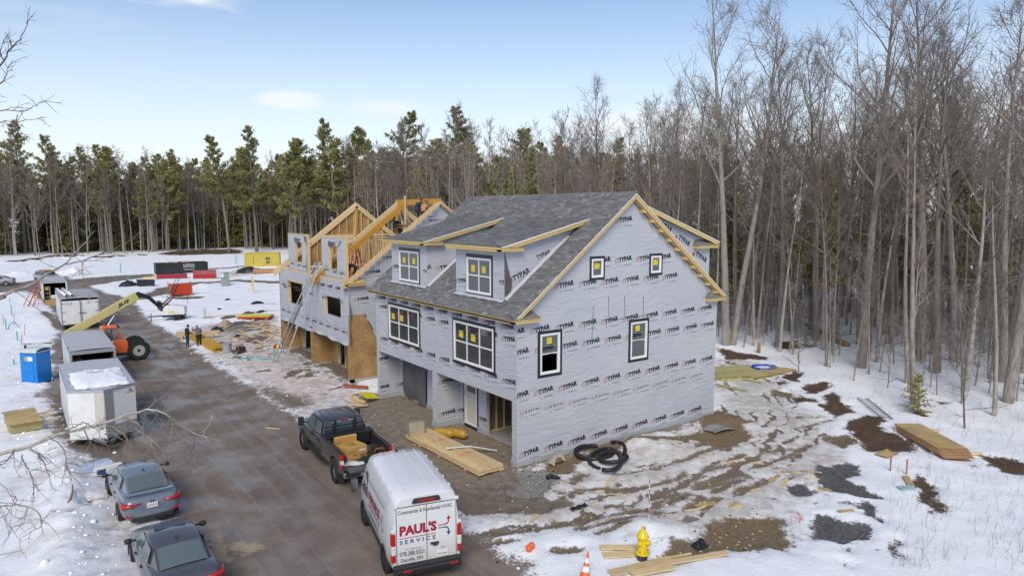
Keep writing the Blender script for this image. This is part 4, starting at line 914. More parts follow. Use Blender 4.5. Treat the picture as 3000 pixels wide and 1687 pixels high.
# dormer front walls standing alone
for k, (y0, y1, hy0, hy1) in enumerate(((1.25,5.05,2.45,3.85),(7.95,11.8,8.95,10.4))):
    hz = (6.75,8.22) if k == 0 else (6.85,8.25)
    mb = wall_panel(MB(), (.35,0,0), (0,-1,0), (0,0,1), (-1,0,0), [(-y1,6.0),(-y0,6.0),(-y0,8.72),(-y1,8.72)], [(-hy1,-hy0,*hz)], .14); dw = wrapped(mb, 'dormer_wall')
    pr = Print((.35,0,0), (0,-1,0), (0,0,1), (-1,0,0))
    for u in (-y1+.25,-y1+1.75,-y1+2.9): pr.logo(u, 6.45 if u > -y1+1 else 6.5, (-y1,-y0,6,9), flip=True)
    if k == 0: pr.text('TYPAR', -2.35, 8.0, .8, .2, rad(40), 0, (-y1,-y0,6,9), thick=.035)
    pr.build('printed_logo', dw)
    for yy in (y0,y1): mb = MB(); s_ = -1 if yy == y0 else 1; mb.bx(.34,.52,min(yy,yy+s_*.1),max(yy,yy+s_*.1),6.0,8.74); mb.build('corner_post', M['lumber_z'], H2)
    for zz in (8.725,8.77): mb = MB(); mb.bx(.33,.51,y0-.08,y1+.08,zz,zz+.04); mb.build('top_plate', M['lumber_y'], H2)
    for zz in (hz[0]-.05, hz[1]): mb = MB(); mb.bx(.33,.5,hy0,hy1,zz,zz+.05); mb.build('header_board', M['lumber_y'], H2)
    for yy in (hy0-.02,hy1-.03): mb = MB(); mb.bx(.33,.5,yy,yy+.05,hz[0],hz[1]); mb.build('trimmer', M['lumber_z'], H2)
    for yy in (y0+.1,): mb = MB(); mb.tube([(.5,yy,8.3),(2.9,yy-.15,6.02)], .025, 6); mb.build('brace_pole', M['old_wood'], H2)
    mb = MB(); mb.grid(lambda u, v: (.33-.04*math.sin(u*5), hy1+.1-u*(hy1-hy0+.2), hz[1]-.05+v*.3+.03*math.sin(u*9)), 10, 4); mb.build('loose_flap', M['felt'], H2, smooth=True)
    mb = MB(); mb.grid(lambda u, v: (.335-.05*u*math.sin(v*7), (y0+.02+.5*u*(v**2)), 6.05+v*2.6), 4, 14); 
    if k: mb.build('loose_flap', M['felt'], H2, smooth=True)
# far gable seen from inside: sheathing, studs, plates, big rafters
y = LEN-.16
for i in range(10):
    x0 = .2+i*1.22; x1 = min(x0+1.216, W-.2)
    for z0, z1 in ((6.2,8.45),(8.455,10.9)):
        P = [(x0,z0),(x1,z0),(x1,z1),(x0,z1)]; out_ = [(.2,6.2),(W-.2,6.2),(W/2,6.12+SL*W/2-.35)]
        mbp = MB(); Q = P
        for a, b_ in ((out_[1],out_[2]),(out_[2],out_[0])):
            R_ = []; f_ = lambda p: (b_[0]-a[0])*(p[1]-a[1])-(b_[1]-a[1])*(p[0]-a[0])
            for j in range(len(Q)):
                p, q = Q[j], Q[(j+1)%len(Q)]; fp, fq = f_(p), f_(q)
                if fp >= 0: R_.append(p)
                if (fp >= 0) != (fq >= 0): t = fp/(fp-fq); R_.append((p[0]+t*(q[0]-p[0]), p[1]+t*(q[1]-p[1])))
            Q = R_
            if len(Q) < 3: break
        if len(Q) >= 3: mbp.prism(Q, LEN-.02, LEN, 'y'); mbp.build('panel', M['osb'], H2)
for i in range(20):
    x = .55+i*.61; zt = 6.05+SL*min(x, W-x)-.2
    if 4.5 < x < 5.6 and zt > 8: pass
    if zt-6.1 > .3: mb = MB(); mb.bx(x-.02,x+.02,LEN-.16,LEN-.021,6.0,zt); mb.build('stud', M['lumber_z'], H2)
mb = MB(); mb.bx(3.4,9.1,LEN-.165,LEN-.0215,8.46,8.56); mb.build('plate', M['lumber'], H2); mb = MB(); mb.bx(4.4,6.0,LEN-.19,LEN-.165,7.95,8.45); mb.build('header_board', M['lumber'], H2)
mb = MB(); mb.bx(6.17,6.33,LEN-.2,LEN-.03,8.56,10.8); mb.build('ridge_post', M['lvl'], H2)
def rafter(y0, y1, side, m='lumber', x_to=-.35, d=.30, name='rafter', top=0, xr=6.25):
    """sloped board from the plate to the ridge; side 0 front, 1 rear"""
    f = (lambda q: 6.25+SL*q+top) if side == 0 else (lambda q: 6.25+SL*(W-q)+top); a, b_ = (x_to, xr) if side == 0 else (W-xr, W-x_to)
    dz = d/math.cos(math.atan(SL)); mb = MB()
    c = (a if side == 0 else b_)
    mb.prism([(a,f(a)-dz),(b_,f(b_)-dz),(b_,f(b_)),(a,f(a))], y0, y1, 'y'); return mb.build(name, M[m], H2)
for sd_ in (0,1):
    rafter(LEN-.20,LEN+.0,sd_,d=.36,top=.05); rafter(LEN+.02,LEN+.06,sd_,d=.2); rafter(LEN+.28,LEN+.32,sd_,d=.2)
    rafter(-.33,-.29,sd_,d=.15,top=.03); rafter(-.05,-.01,sd_,d=.15,top=.03); rafter(.16,.20,sd_,d=.25)
for i in range(24):
    x = -.25+i*.40
    for sd_ in (0,1):
        xx = x if sd_ == 0 else W-x
        if x < 6.1: mb = MB(); zc = 6.25+SL*x-.05; mb.bx(xx-.02,xx+.02,-.29,-.05,zc-.05,zc+.05); mb.build('lookout', M['lumber_y'], H2)
rafter(5.75,5.95,0,d=.34,top=.05,xr=6.2); rafter(4.72,4.92,0,m='lvl',d=.34,top=.05,xr=6.2,x_to=-.4); rafter(5.8,5.95,1,d=.34,top=.05,xr=6.2)
mb = MB(); mb.bx(6.2,6.30,-.2,6.1,10.82,11.2); mb.build('ridge_beam', M['lvl'], H2)
mb = MB(); mb.bx(6.16,6.32,5.9,6.05,5.99,10.82); mb.build('ridge_post', M['lvl'], H2)
mb = MB(); mb.bx(6.05,6.14,4.3,4.45,5.99,11.45); mb.build('brace', M['lumber_z'], H2)
for p, q in (((6.2,5.6,10.7),(6.2,4.6,8.6)),((6.0,LEN-.6,10.4),(5.2,LEN-2.2,8.6)),((6.6,5.9,10.4),(8.2,5.9,8.5)),((4.6,6.9,8.4),(5.2,6.7,6.6))): mb = MB(); mb.beam(p, q, .04, .13); mb.build('brace', M['lumber'], H2)
mb = MB(); mb.bx(4.0,9.5,1.2,1.45,9.35,9.4); mb.build('scaffold_plank', M['old_wood'], H2); mb = MB(); mb.bx(6.02,6.5,.3,6.0,9.42,9.50); mb.build('scaffold_plank', M['old_wood'], H2)
# stud partitions on the upper floor
def studwall(x0, y0, x1, y1, z0=5.99, z1=8.45, sp=.41):
    L_ = math.hypot(x1-x0, y1-y0); n_ = int(L_/sp); ax = abs(x1-x0) > abs(y1-y0)
    for i in range(n_+1):
        t = i/n_; x = x0+(x1-x0)*t; y = y0+(y1-y0)*t; mb = MB()
        mb.bx(x-(.02 if ax else .045),x+(.02 if ax else .045),y-(.045 if ax else .02),y+(.045 if ax else .02),z0+.04,z1-.08); mb.build('stud', M['lumber_z'], H2)
    for za, zb in ((z0,z0+.04),(z1-.08,z1)):
        mb = MB(); mb.bx(min(x0,x1)-.045,max(x0,x1)+.045,min(y0,y1)-.045,max(y0,y1)+.045,za+.001,zb-.001); mb.build('plate', M['lumber' if ax else 'lumber_y'], H2)
studwall(4.4,.6,4.4,5.2); studwall(4.4,7.2,4.4,12.2); studwall(4.5,6.3,9.0,6.3); studwall(7.4,.5,7.4,5.9); studwall(7.4,6.8,7.4,12.5); studwall(2.2,5.5,4.2,5.5)
mb = MB(); mb.bx(4.47,4.49,2.6,4.4,6.1,8.35); mb.build('panel', M['osb_pale'], H2)
eave_return(-.33, 1, 1.3, 5.96, -.33, 0, H2, 0)
for c in [c for c in H2.children if c.name.startswith('eave_return')]:
    for q in list(c.children):
        if q.name.startswith('return_sh'): q.data.materials[0] = M['osb_pale']
# ================================================================== VEHICLES
M['tint'] = mat('dark_glass', (.035,.045,.05), .06, .05, spec=.8)
M['tint2'] = mat('car_glass', (.11,.14,.145), .07, .05, spec=.8)
M['chrome'] = mat('chrome', (.6,.6,.62), .15, .05, metal=1)
M['rim'] = mat('alloy', (.32,.32,.33), .35, .1, metal=.8)
M['lamp_red'] = mat('tail_lamp', (.45,.012,.015), .18, .1, coat=.6)
M['lamp_white'] = mat('clear_lamp', (.62,.60,.58), .2, .1, coat=.5)
M['plastic'] = mat('black_plastic', (.028,.028,.03), .6, .2)
M['white_metal'] = mat('white_sheet', (.68,.69,.70), .38, .08, 1.2, col2=(.52,.51,.48), thr=(.55,.85))
M['grime'] = (.20,.175,.155)
M['plate'] = mat('number_plate', (.7,.7,.68), .4, .05)
def wheel_mesh(r, wd, rim_r):
    t = MB(); prof = [(rim_r,-wd/2),(r*.93,-wd/2),(r,-wd*.32),(r,wd*.32),(r*.93,wd/2),(rim_r,wd/2)]
    R = Matrix.Rotation(math.pi/2,4,'Y'); n = 28
    vs = []; fs = []
    for a, z in prof:
        for j in range(n): vs.append((a*math.cos(2*math.pi*j/n), a*math.sin(2*math.pi*j/n), z))
    for i in range(len(prof)-1):
        for j in range(n): fs.append((i*n+j, i*n+(j+1)%n, (i+1)*n+(j+1)%n, (i+1)*n+j))
    t.add(vs, fs, 0, R)
    return t
def wheel(parent, x, y, r, wd, side, rim=.62, spokes=6, rimmat='rim'):
    """wheel > rim; outer face looks towards side (+1 right, -1 left)"""
    rr = r*rim; o = wheel_mesh(r, wd, rr).build('wheel', M['rubber'], parent, auto=40); o.location = (x,y,r)
    m = MB(); R = Matrix.Rotation(math.pi/2*side,4,'Y')
    m.lathe([(rr*.99,wd*.42),(rr*.9,wd*.36),(rr*.86,wd*.1),(.02,wd*.08)], 24, 0, R)
    for k in range(spokes):
        a = 2*math.pi*k/spokes; Q = R @ Matrix.Rotation(a,4,'Z'); m.bx(rr*.15,rr*.92,-rr*.09,rr*.09,wd*.2,wd*.34,0,Q)
    m.lathe([(rr*.2,wd*.2),(rr*.2,wd*.36),(rr*.12,wd*.4)], 10, 0, R)
    q = m.build('rim', M[rimmat], o, auto=35); return o
def ring8(y, w, zb, zs, zt, cr, round_=.9):
    h = [(0,zb),(w*.72,zb),(w*.95,zb+.10),(w,(zb+zs)/2+.03),(w*.985,zs),(w*round_,zt),(w*.52,zt+cr*.8),(0,zt+cr)]
    return [(x,y,z) for x,z in h]+[(-x,y,z) for x,z in h[-2:0:-1]]
def patch(mb, P, nu=8, nv=4, off=.012, bulge=0.0, mi=0):
    a, b, c, d = [Vector(q) for q in P]; nn = ((b-a).cross(d-a)).normalized()
    def f(u, v):
        p = a.lerp(b,u).lerp(d.lerp(c,u),v); return p+nn*(off+bulge*math.sin(math.pi*u))
    mb.grid(f, nu, nv, mi)
def sedan(name, label, loc, rz, paint, lip=False, plate_txt=None, L_=(2.42,2.28), H=1.42, hw=.9, wr=.325, sunroof=False, glassm='tint2', wagon=False, group=None):
    t = thing(name, label, 'car', loc, rz, group); R_, F_ = L_
    st = [(-R_,.60,.42,.60,.76,.0),(-R_+.07,.80,.30,.78,.97,.02),(-R_+.3,hw*.965,.22,.85,1.035,.025),(-R_+.85,hw,.2,.86,1.02,.03),(-.9,hw,.2,.84,.97,.03),(.3,hw,.2,.83,.95,.03),(1.0,hw*.99,.2,.82,.95,.05),(1.6,hw*.98,.2,.77,.88,.06),(F_-.2,hw*.88,.22,.66,.73,.05),(F_,hw*.66,.32,.54,.6,.02)]
    dz = (1.12-.95) if wagon else 0
    mb = MB(); mb.loft([ring8(y,w_,zb,zs+dz,zt+dz,c) for y,w_,zb,zs,zt,c in st]); body = mb.build('body', paint, t, smooth=True, sub=2)
    # cabin
    yb, yr1, yr0, yw = (-R_+.55,-1.0,.35,1.2) if not wagon else (-R_+.12,-R_+.42,.35,1.15)
    bz = .90+dz; wt = .60 if not wagon else .68
    def cring(y, wb, ztop, w2): 
        h = [(wb,bz),(wb*.985+w2*.015,bz+.05),(w2+.02,max(ztop-.06,bz+.06)),(w2*.85,max(ztop-.012,bz+.07)),(0,max(ztop+.02,bz+.08))]; return [(x,y,z) for x,z in h]+[(-x,y,z) for x,z in h[-2::-1]]
    cb = MB(); zr = 1.035+dz*(1 if not wagon else .9)
    cb.loft([cring(yb,.72,zr,.62),cring(yr1,.80,H-.05,wt-.02),cring(-.3,.82,H,wt),cring(yr0,.81,H-.02,wt-.01),cring(yw,.74,.97+dz,.66)]); cb.build('cabin', paint, t, auto=32)
    def gp(n_, P, **k): m_ = MB(); patch(m_, P, **k); return m_.build(n_, M[glassm], t, smooth=True)
    tl = .14; A0 = Vector((.62,yb,zr)); A1 = Vector((wt-.04,yr1,H-.05))
    lo, hi = .06, .90; pt = lambda s_, f: (s_*(A0.x+(A1.x-A0.x)*f-.03), A0.y+(A1.y-A0.y)*f, A0.z+.0+(A1.z-A0.z)*f)
    gp('rear_window', [pt(-1,lo),pt(1,lo),pt(1,hi),pt(-1,hi)], off=.028, bulge=.03)
    B0 = Vector((.66,yw,.97+dz)); B1 = Vector((wt-.03,yr0,H-.03)); pf = lambda s_, f: (s_*(B0.x+(B1.x-B0.x)*f-.03), B0.y+(B1.y-B0.y)*f, B0.z+(B1.z-B0.z)*f)
    gp('windscreen', [pf(1,.08),pf(-1,.08),pf(-1,.9),pf(1,.9)], off=.028, bulge=.02)
    zl, zh = bz+.08, H-.11
    xs = lambda z: .81+(wt+.02-.81)*((z-bz-.05)/(H-.06-bz-.05))
    segs = [((-.15,.92),(-.12,.42)),((-1.12,-.21),(-.95,-.18))] if not wagon else [((-.15,.9),(-.12,.42)),((-1.12,-.21),(-1.1,-.18)),((-R_+.35,-1.2),(-R_+.6,-1.18))]
    for s_ in (-1,1):
        for (a, b), (c, d) in segs:
            P = [(s_*xs(zl),a,zl),(s_*xs(zl),b,zl),(s_*xs(zh),d,zh),(s_*xs(zh),c,zh)]
            if s_ < 0: P = [P[1],P[0],P[3],P[2]]
            m_ = MB(); patch(m_, P, 4, 3, .014); m_.build('side_window', M[glassm], t, smooth=True)
        m_ = MB(); m_.lathe([(.02,-.1),(.07,-.09),(.085,0),(.07,.08),(.02,.1)], 10, 0, Matrix.Translation((s_*1.0,.72,.98+dz)) @ Matrix.Rotation(math.pi/2,4,'Y')); m_.bx(min(s_*.8,s_*.95),max(s_*.8,s_*.95),.70,.75,.95+dz,.99+dz); m_.build('mirror', paint if False else M['plastic'], t, smooth=True)
        for yy in (.12,-.78): m_ = MB(); m_.bx(min(s_*(hw+.012),s_*(hw-.05)),max(s_*(hw+.012),s_*(hw-.05)),yy,yy+.16,.80+dz*.8,.83+dz*.8); m_.build('door_handle', M['plastic'], t)
        for yy in (-1.37,1.36):
            m_ = MB(); m_.lathe([(wr*1.17,-.02),(wr*1.17,.1)], 24, 0, Matrix.Translation((s_*(hw-.045),yy,wr)) @ Matrix.Rotation(math.pi/2*s_,4,'Y') @ Matrix.Translation((0,0,-.06))); m_.build('wheel_arch', M['plastic'], t, auto=30)
            wheel(t, s_*(hw-.085), yy, wr, .22, s_, .68, 5)
        # tail lamps wrap the corner
        z0, z1 = .80+dz, .92+dz; m_ = MB(); yy = -R_
        m_.add([(s_*.30,yy+.035,z1-.055),(s_*.62,yy+.03,z1-.045),(s_*.83,yy+.11,z1+.0),(s_*.885,yy+.34,z1+.03),(s_*.30,yy+.03,z1-.09),(s_*.62,yy-.02,z0+.0),(s_*.86,yy+.08,z0-.06),(s_*.90,yy+.30,z0+.02)], [(0,1,5,4),(1,2,6,5),(2,3,7,6)]); tlp = m_.build('tail_lamp', M['lamp_red'], t, smooth=True)
        so_ = tlp.modifiers.new('s','SOLIDIFY'); so_.thickness = .05; so_.offset = 0
        m_ = MB(); m_.bx(min(s_*.6,s_*.82),max(s_*.6,s_*.82),-R_-.015,-R_+.08,.47+dz,.50+dz); m_.build('reflector', M['lamp_red'], t)
    m_ = MB(); m_.bx(-.62,.62,-R_-.01,-R_+.2,.27,.40); m_.build('lower_bumper', M['plastic'], t, bevel=.03)
    m_ = MB(); m_.prism([(-.02,0),(.16,0),(.06,.07)], -.02, .02, 'x', 0, Matrix.Translation((0,yr1+.12,H+.005))); m_.build('antenna_fin', M['plastic'], t)
    if lip:
        m_ = MB(); m_.grid(lambda u, v: ((u-.5)*1.5, -R_+.19+.06*math.sin(math.pi*u)*-1+.07*v, 1.065+.035*(1-v)), 10, 1); o = m_.build('spoiler_lip', M['black'], t); q = o.modifiers.new('s','SOLIDIFY'); q.thickness = .02
    if sunroof: m_ = MB(); m_.bx(-.42,.42,-.05,.32,H+.004,H+.014); m_.build('sunroof', M['tint'], t, bevel=.01)
    m_ = MB(); m_.bx(-.16,.16,-R_-.03,-R_+.03,.67+dz,.83+dz); pl_ = m_.build('number_plate', M['plate'], t)
    pr = Print((-.15,-R_-.031,.67+dz), (1,0,0), (0,0,1), (0,-1,0), .002); pr.text(plate_txt or '', .02, .045, .26, .075, thick=.01, mi=1) if plate_txt else None; pr.build('plate_lettering', pl_)
    pr = Print((0,-R_-.02,.88+dz), (1,0,0), (0,0,1), (0,-1,0), .01)
    for a, b in (((-.055,-.05),(-.035,.05)),((.035,-.05),(.055,.05)),((-.035,-.01),(.035,.012))): pr.poly([(a[0],a[1]),(b[0],a[1]),(b[0],b[1]),(a[0],b[1])])
    pr.build('badge', t, [M['chrome'], M['chrome']])
    return t
PB = dirty_paint('blue_grey_paint', (.14,.18,.225), (.25,.235,.22), .22, .1, .75, amt=.55)
PG = dirty_paint('dark_grey_paint', (.062,.064,.078), (.22,.20,.185), .2, .15, .85, amt=.7)
PS = dirty_paint('silver_paint', (.36,.38,.41), (.3,.28,.26), .3, .1, .7, metal=.2)
sedan('sedan', 'blue grey sedan parked half on the snow near the trailer nose', (-12.92,5.25,0), rad(1.0), PB, lip=True, plate_txt='6GTA 41', sunroof=False)
sedan('sedan', 'dark charcoal sedan at the bottom edge of the photo behind the blue grey one', (-12.93,-.87,0), rad(.5), PG, sunroof=True)
sedan('suv', 'silver SUV with boards on its roof rack far down the road', (-12.3,100.5,0), rad(205), PS, H=1.72, hw=.96, wr=.37, L_=(2.35,2.45), glassm='tint', wagon=True)
sedan('sedan', 'pale silver sedan cut by the left edge far down the road', (-18.6,99.2,0), rad(85), PS, glassm='tint')
sv = [o for o in bpy.data.objects if o.get('label','').startswith('silver SUV')][0]
for k in range(4): mb = MB(); mb.bx(-.55+k*.28,-.30+k*.28,-1.2,1.2,1.80+.0,1.86+.02*(k%2)); mb.build('roof_board', M['lumber_y'] if k % 2 else M['old_wood'], sv)
for yy in (-.8,.3): mb = MB(); mb.bx(-.7,.7,yy-.03,yy+.03,1.72,1.80); mb.build('roof_bar', M['black'], sv)

# ---------------------------------------------------------------- delivery van
VAN = thing('van', 'white high-roof service van with red and blue lettering on its rear doors', 'van', (-6.56,-2.88,0), rad(-13.5))
PW = dirty_paint('van_white', (.70,.715,.745), (.42,.38,.33), .28, .45, 1.5, amt=.75, coat=.5)
def vring(y, w_, zb, zt, tum=1.0):
    h = [(0,zb),(w_*.88,zb),(w_,zb+.22),(w_*1.01,1.05 if zt > 1.5 else zb+.4),(w_*(1-.02*tum),min(1.6,zt-.3)),(w_*(1-.105*tum),zt-.2),(w_*(1-.15*tum),zt-.085),(w_*(1-.25*tum),zt-.01),(w_*.5,zt+.03),(0,zt+.045)]
    return [(x,y,z) for x,z in h]+[(-x,y,z) for x,z in h[-2:0:-1]]
mb = MB(); mb.loft([vring(-2.74,.955,.42,2.52),vring(-2.66,.985,.38,2.57),vring(-1.9,1.0,.36,2.60),vring(.5,1.0,.36,2.60),vring(1.05,.995,.36,2.54),vring(1.55,.98,.36,2.16,.9),vring(2.0,.97,.36,1.62,.9),vring(2.2,.95,.36,1.30,.6),vring(2.65,.88,.38,1.08,.5),vring(2.8,.7,.45,.9,.5)])
vb = mb.build('body', PW, VAN, auto=38)
for i in range(4):      # pressed ribs of the roof
    x = (-.55,-.2,.2,.55)[i]; mb = MB(); mb.bx(x-.012,x+.012,-2.45,.85,2.595+.03*(1-abs(x)),2.625+.03*(1-abs(x))); mb.build('roof_rib', PW, VAN)
for s_ in (-1,1):
    for i in range(5): mb = MB(); mb.bx(min(s_*.80,s_*.86),max(s_*.80,s_*.86),-2.2+i*.62,-2.1+i*.62,2.46,2.545); mb.build('roof_clip', PW, VAN)
    mb = MB(); patch(mb, [(s_*.985,.75,1.2),(s_*.985,1.62,1.2),(s_*.90,1.3,2.0),(s_*.93,.8,2.02)] if s_ > 0 else [(s_*.985,1.62,1.2),(s_*.985,.75,1.2),(s_*.93,.8,2.02),(s_*.90,1.3,2.0)], 4, 4, .02); mb.build('side_window', M['tint'], VAN)
    for yy in (-1.65,1.65):
        mb = MB(); mb.lathe([(.43,-.02),(.43,.1)], 24, 0, Matrix.Translation((s_*.97,yy,.36)) @ Matrix.Rotation(math.pi/2*s_,4,'Y') @ Matrix.Translation((0,0,-.055))); mb.build('wheel_arch', M['plastic'], VAN, auto=30); wheel(VAN, s_*.90, yy, .355, .23, s_, .6, 8, 'rim')
    mb = MB(); mb.bx(min(s_*1.005,s_*1.03),max(s_*1.005,s_*1.03),-1.2,1.2,.52,.66); mb.build('side_moulding', M['plastic'], VAN)
    mb = MB(); mb.bx(min(s_*1.2,s_*1.42),max(s_*1.2,s_*1.42),1.32,1.42,1.25,1.72); mb.bx(min(s_*.95,s_*1.2),max(s_*.95,s_*1.2),1.34,1.40,1.42,1.48); mb.build('mirror', M['plastic'], VAN, bevel=.04)
    mb = MB(); mb.bx(min(s_*1.425,s_*1.21),max(s_*1.425,s_*1.21),1.315,1.32,1.28,1.69); mb.build('mirror_glass', M['chrome'], VAN)
    # tail lamp: red / white / red stacked at the corner
    for z0, z1, m_ in ((1.22,1.56,'lamp_red'),(.98,1.22,'lamp_white'),(.74,.98,'lamp_red')):
        mb = MB(); mb.bx(min(s_*.885,s_*1.012),max(s_*.885,s_*1.012),-2.765,-2.62,z0+.003,z1-.003); mb.build('tail_lamp', M[m_], VAN, bevel=.015)
    for zz in (.72,1.35,2.05): mb = MB(); mb.bx(min(s_*.90,s_*1.0) if zz < 2 else min(s_*.82,s_*.93),max(s_*.90,s_*1.0) if zz < 2 else max(s_*.82,s_*.93),-2.775,-2.70,zz+.24,zz+.33); mb.build('hinge', PW, VAN, bevel=.01)
mb = MB(); patch(mb, [(.86,2.06,1.42),(-.86,2.06,1.42),(-.80,1.35,2.2),(.80,1.35,2.2)], 8, 4, .05, .03); mb.build('windscreen', M['tint'], VAN)
mb = MB(); mb.bx(-.96,.96,-2.90,-2.70,.38,.66); mb.bx(-.9,.9,-2.98,-2.9005,.50,.60); mb.build('bumper', M['plastic'], VAN, bevel=.03)
for x in (-.62,.72): mb = MB(); mb.bx(x-.12,x+.12,-2.985,-2.975,.52,.57); mb.build('reflector', M['lamp_red'], VAN)
mb = MB(); mb.bx(-.006,.006,-2.752,-2.738,.68,2.3); mb.bx(-.86,.86,-2.752,-2.738,2.285,2.30); mb.bx(-.862,-.85,-2.752,-2.738,.68,2.3); mb.bx(.85,.862,-2.752,-2.738,.68,2.3); mb.build('door_seam', M['plastic'], VAN)
mb = MB(); mb.prism([(-.42,2.36),(.42,2.36),(.36,2.50),(-.36,2.50)], -2.80, -2.70, 'y'); hb = mb.build('high_brake_lamp', M['plastic'], VAN, bevel=.03); mb = MB(); mb.bx(-.24,.24,-2.81,-2.801,2.41,2.46); mb.build('lens', M['lamp_red'], hb)
mb = MB(); mb.bx(.10,.34,-2.79,-2.745,1.10,1.15); mb.bx(.16,.30,-2.80,-2.79,1.06,1.10); mb.build('door_handle', M['plastic'], VAN, bevel=.015)
mb = MB(); mb.bx(.28,.60,-2.77,-2.745,.70,.86); np_ = mb.build('number_plate', M['plate'], VAN); pr = Print((.28,-2.771,.70), (1,0,0), (0,0,1), (0,-1,0), .002); pr.text('396 8340', .03, .05, .26, .06); pr.build('plate_lettering', np_, [mat('plate_green',(.03,.25,.16)), M['ink_red']])
M['dec_red'] = mat('decal_red', (.42,.02,.03), .4, .05); M['dec_blue'] = mat('decal_blue', (.03,.06,.20), .4, .05); M['dec_grey'] = mat('decal_grey', (.06,.07,.08), .4, .05)
def van_decals(pr, w_, z_top, small=True, k=1.0):
    u0 = -w_/2
    pr.text('Commercial & Residential HVAC', u0+.02, z_top, w_*.94, .115, 0, 2, thick=.012)
    pr.text("PAUL'S", u0+.06, z_top-.62, w_*.62+.03, .30, 0, 1, thick=.055, off=.004); pr.text("PAUL'S", u0+.06, z_top-.62, w_*.62+.03, .30, 0, 0, thick=.03, off=.006)
    pr.new(); pr.poly([(u0+.05,z_top-.70),(u0+w_*.66,z_top-.70),(u0+w_*.66,z_top-.68),(u0+.05,z_top-.68)], 0)
    pr.text('SERVICE', u0+.06, z_top-.86, w_*.62, .12, 0, 1, thick=.02, spacing=1.5)
    ax = u0+w_*.70
    for mi, sg, zc in ((0,1,z_top-.50),(1,-1,z_top-.545)):     # the two curved arrows
        pr.new()
        for i in range(5): pr.poly([(ax+.035*i,zc-.0),(ax+.035*i+.026,zc),(ax+.035*i+.026,zc+sg*.035),(ax+.035*i,zc+sg*.035)], mi)
        pts = [(ax+.17,zc),(ax+.26,zc+sg*.01),(ax+.31,zc+sg*.06),(ax+.325,zc+sg*.16)]; wd_ = .035
        for i in range(3):
            a, b = Vector(pts[i]), Vector(pts[i+1]); nn = Vector((-(b-a).y,(b-a).x)).normalized()*wd_*sg
            pr.poly([tuple(a),tuple(b),tuple(b+nn),tuple(a+nn)], mi)
        e = pts[-1]; pr.poly([(e[0]-.085,e[1]),(e[0]+.045,e[1]),(e[0]-.02,e[1]+sg*.11)], mi)
pr = Print((0,-2.742,0), (1,0,0), (0,0,1), (0,-1,0), .004); van_decals(pr, 1.66, 2.09)
pr.text('TOLL-FREE 866-427', -.62, 1.055, .46, .035, 0, 2, thick=.0); pr.text('978.388.5521', -.78, .88, .70, .13, 0, 2, thick=.012); pr.text('Danville, NH', -.74, .70, .62, .12, 0, 2, thick=.012); pr.text('FORD', .40, .92, .12, .05, 0, 1, thick=.0)
pr.build('decal', VAN, [M['dec_red'], M['dec_blue'], M['dec_grey']])
pr = Print((-1.012,-.75,0), (0,-1,0), (0,0,1), (-1,0,0), .006); van_decals(pr, 2.6, 1.92); pr.text('978.388.5521', -1.2, .82, 1.4, .13, 0, 2, thick=.012); pr.build('decal', VAN, [M['dec_red'], M['dec_blue'], M['dec_grey']])
mb = MB(); mb.tube([(.0,.9,2.6),(-.02,.86,2.72)], .012, 6); mb.bx(-.04,.04,.84,.96,2.57,2.63); mb.build('antenna', M['plastic'], VAN)

# ---------------------------------------------------------------- pickup
TR = thing('pickup_truck', 'black crew-cab pickup with its tailgate down and boxes in the bed', 'pickup', (-5.47,4.95,0), rad(-4))
PK = dirty_paint('truck_black', (.024,.025,.029), (.17,.155,.145), .2, .4, 1.25, amt=.75)
def tring(y, w_, zb, zs, zt, cr): return ring8(y, w_, zb, zs, zt, cr, .93)
mb = MB(); mb.loft([tring(-.52,1.0,.52,1.2,1.30,.0),tring(-.4,1.0,.5,1.2,1.31,.0),tring(.6,1.0,.5,1.2,1.29,.02),tring(1.6,1.0,.5,1.18,1.27,.05),tring(1.9,1.0,.5,1.15,1.25,.07),tring(2.7,.99,.5,1.1,1.20,.08),tring(3.2,.95,.45,1.0,1.10,.05),tring(3.3,.8,.5,.9,1.0,.02)]); mb.build('body', PK, TR, smooth=True, sub=1)
def cring(y, wb, zt, wt_): h = [(wb,1.24),(wb*.99,1.32),(wt_+.03,zt-.09),(wt_*.92,zt-.02),(wt_*.5,zt+.01),(0,zt+.015)]; return [(x,y,z) for x,z in h]+[(-x,y,z) for x,z in h[-2::-1]]
mb = MB(); mb.loft([cring(-.50,.93,1.40,.80),cring(-.34,.93,1.92,.76),cring(-.1,.94,1.97,.77),cring(1.15,.94,1.98,.77),cring(1.35,.93,1.93,.75),cring(2.0,.88,1.38,.78)]); mb.build('cabin', PK, TR, auto=35)
for i in range(5): x = -.6+i*.3; mb = MB(); mb.bx(x-.02,x+.02,-.05,1.1,1.975,1.998); mb.build('roof_rib', PK, TR)
mb = MB(); patch(mb, [(-.80,-.485,1.42),(.80,-.485,1.42),(.72,-.36,1.85),(-.72,-.36,1.85)], 6, 3, .03); mb.build('rear_window', M['tint'], TR)
mb = MB(); patch(mb, [(.74,1.93,1.42),(-.74,1.93,1.42),(-.69,1.42,1.86),(.69,1.42,1.86)], 6, 3, .03); mb.build('windscreen', M['tint'], TR)
xs = lambda z: .94+(.80-.94)*((z-1.32)/.55)
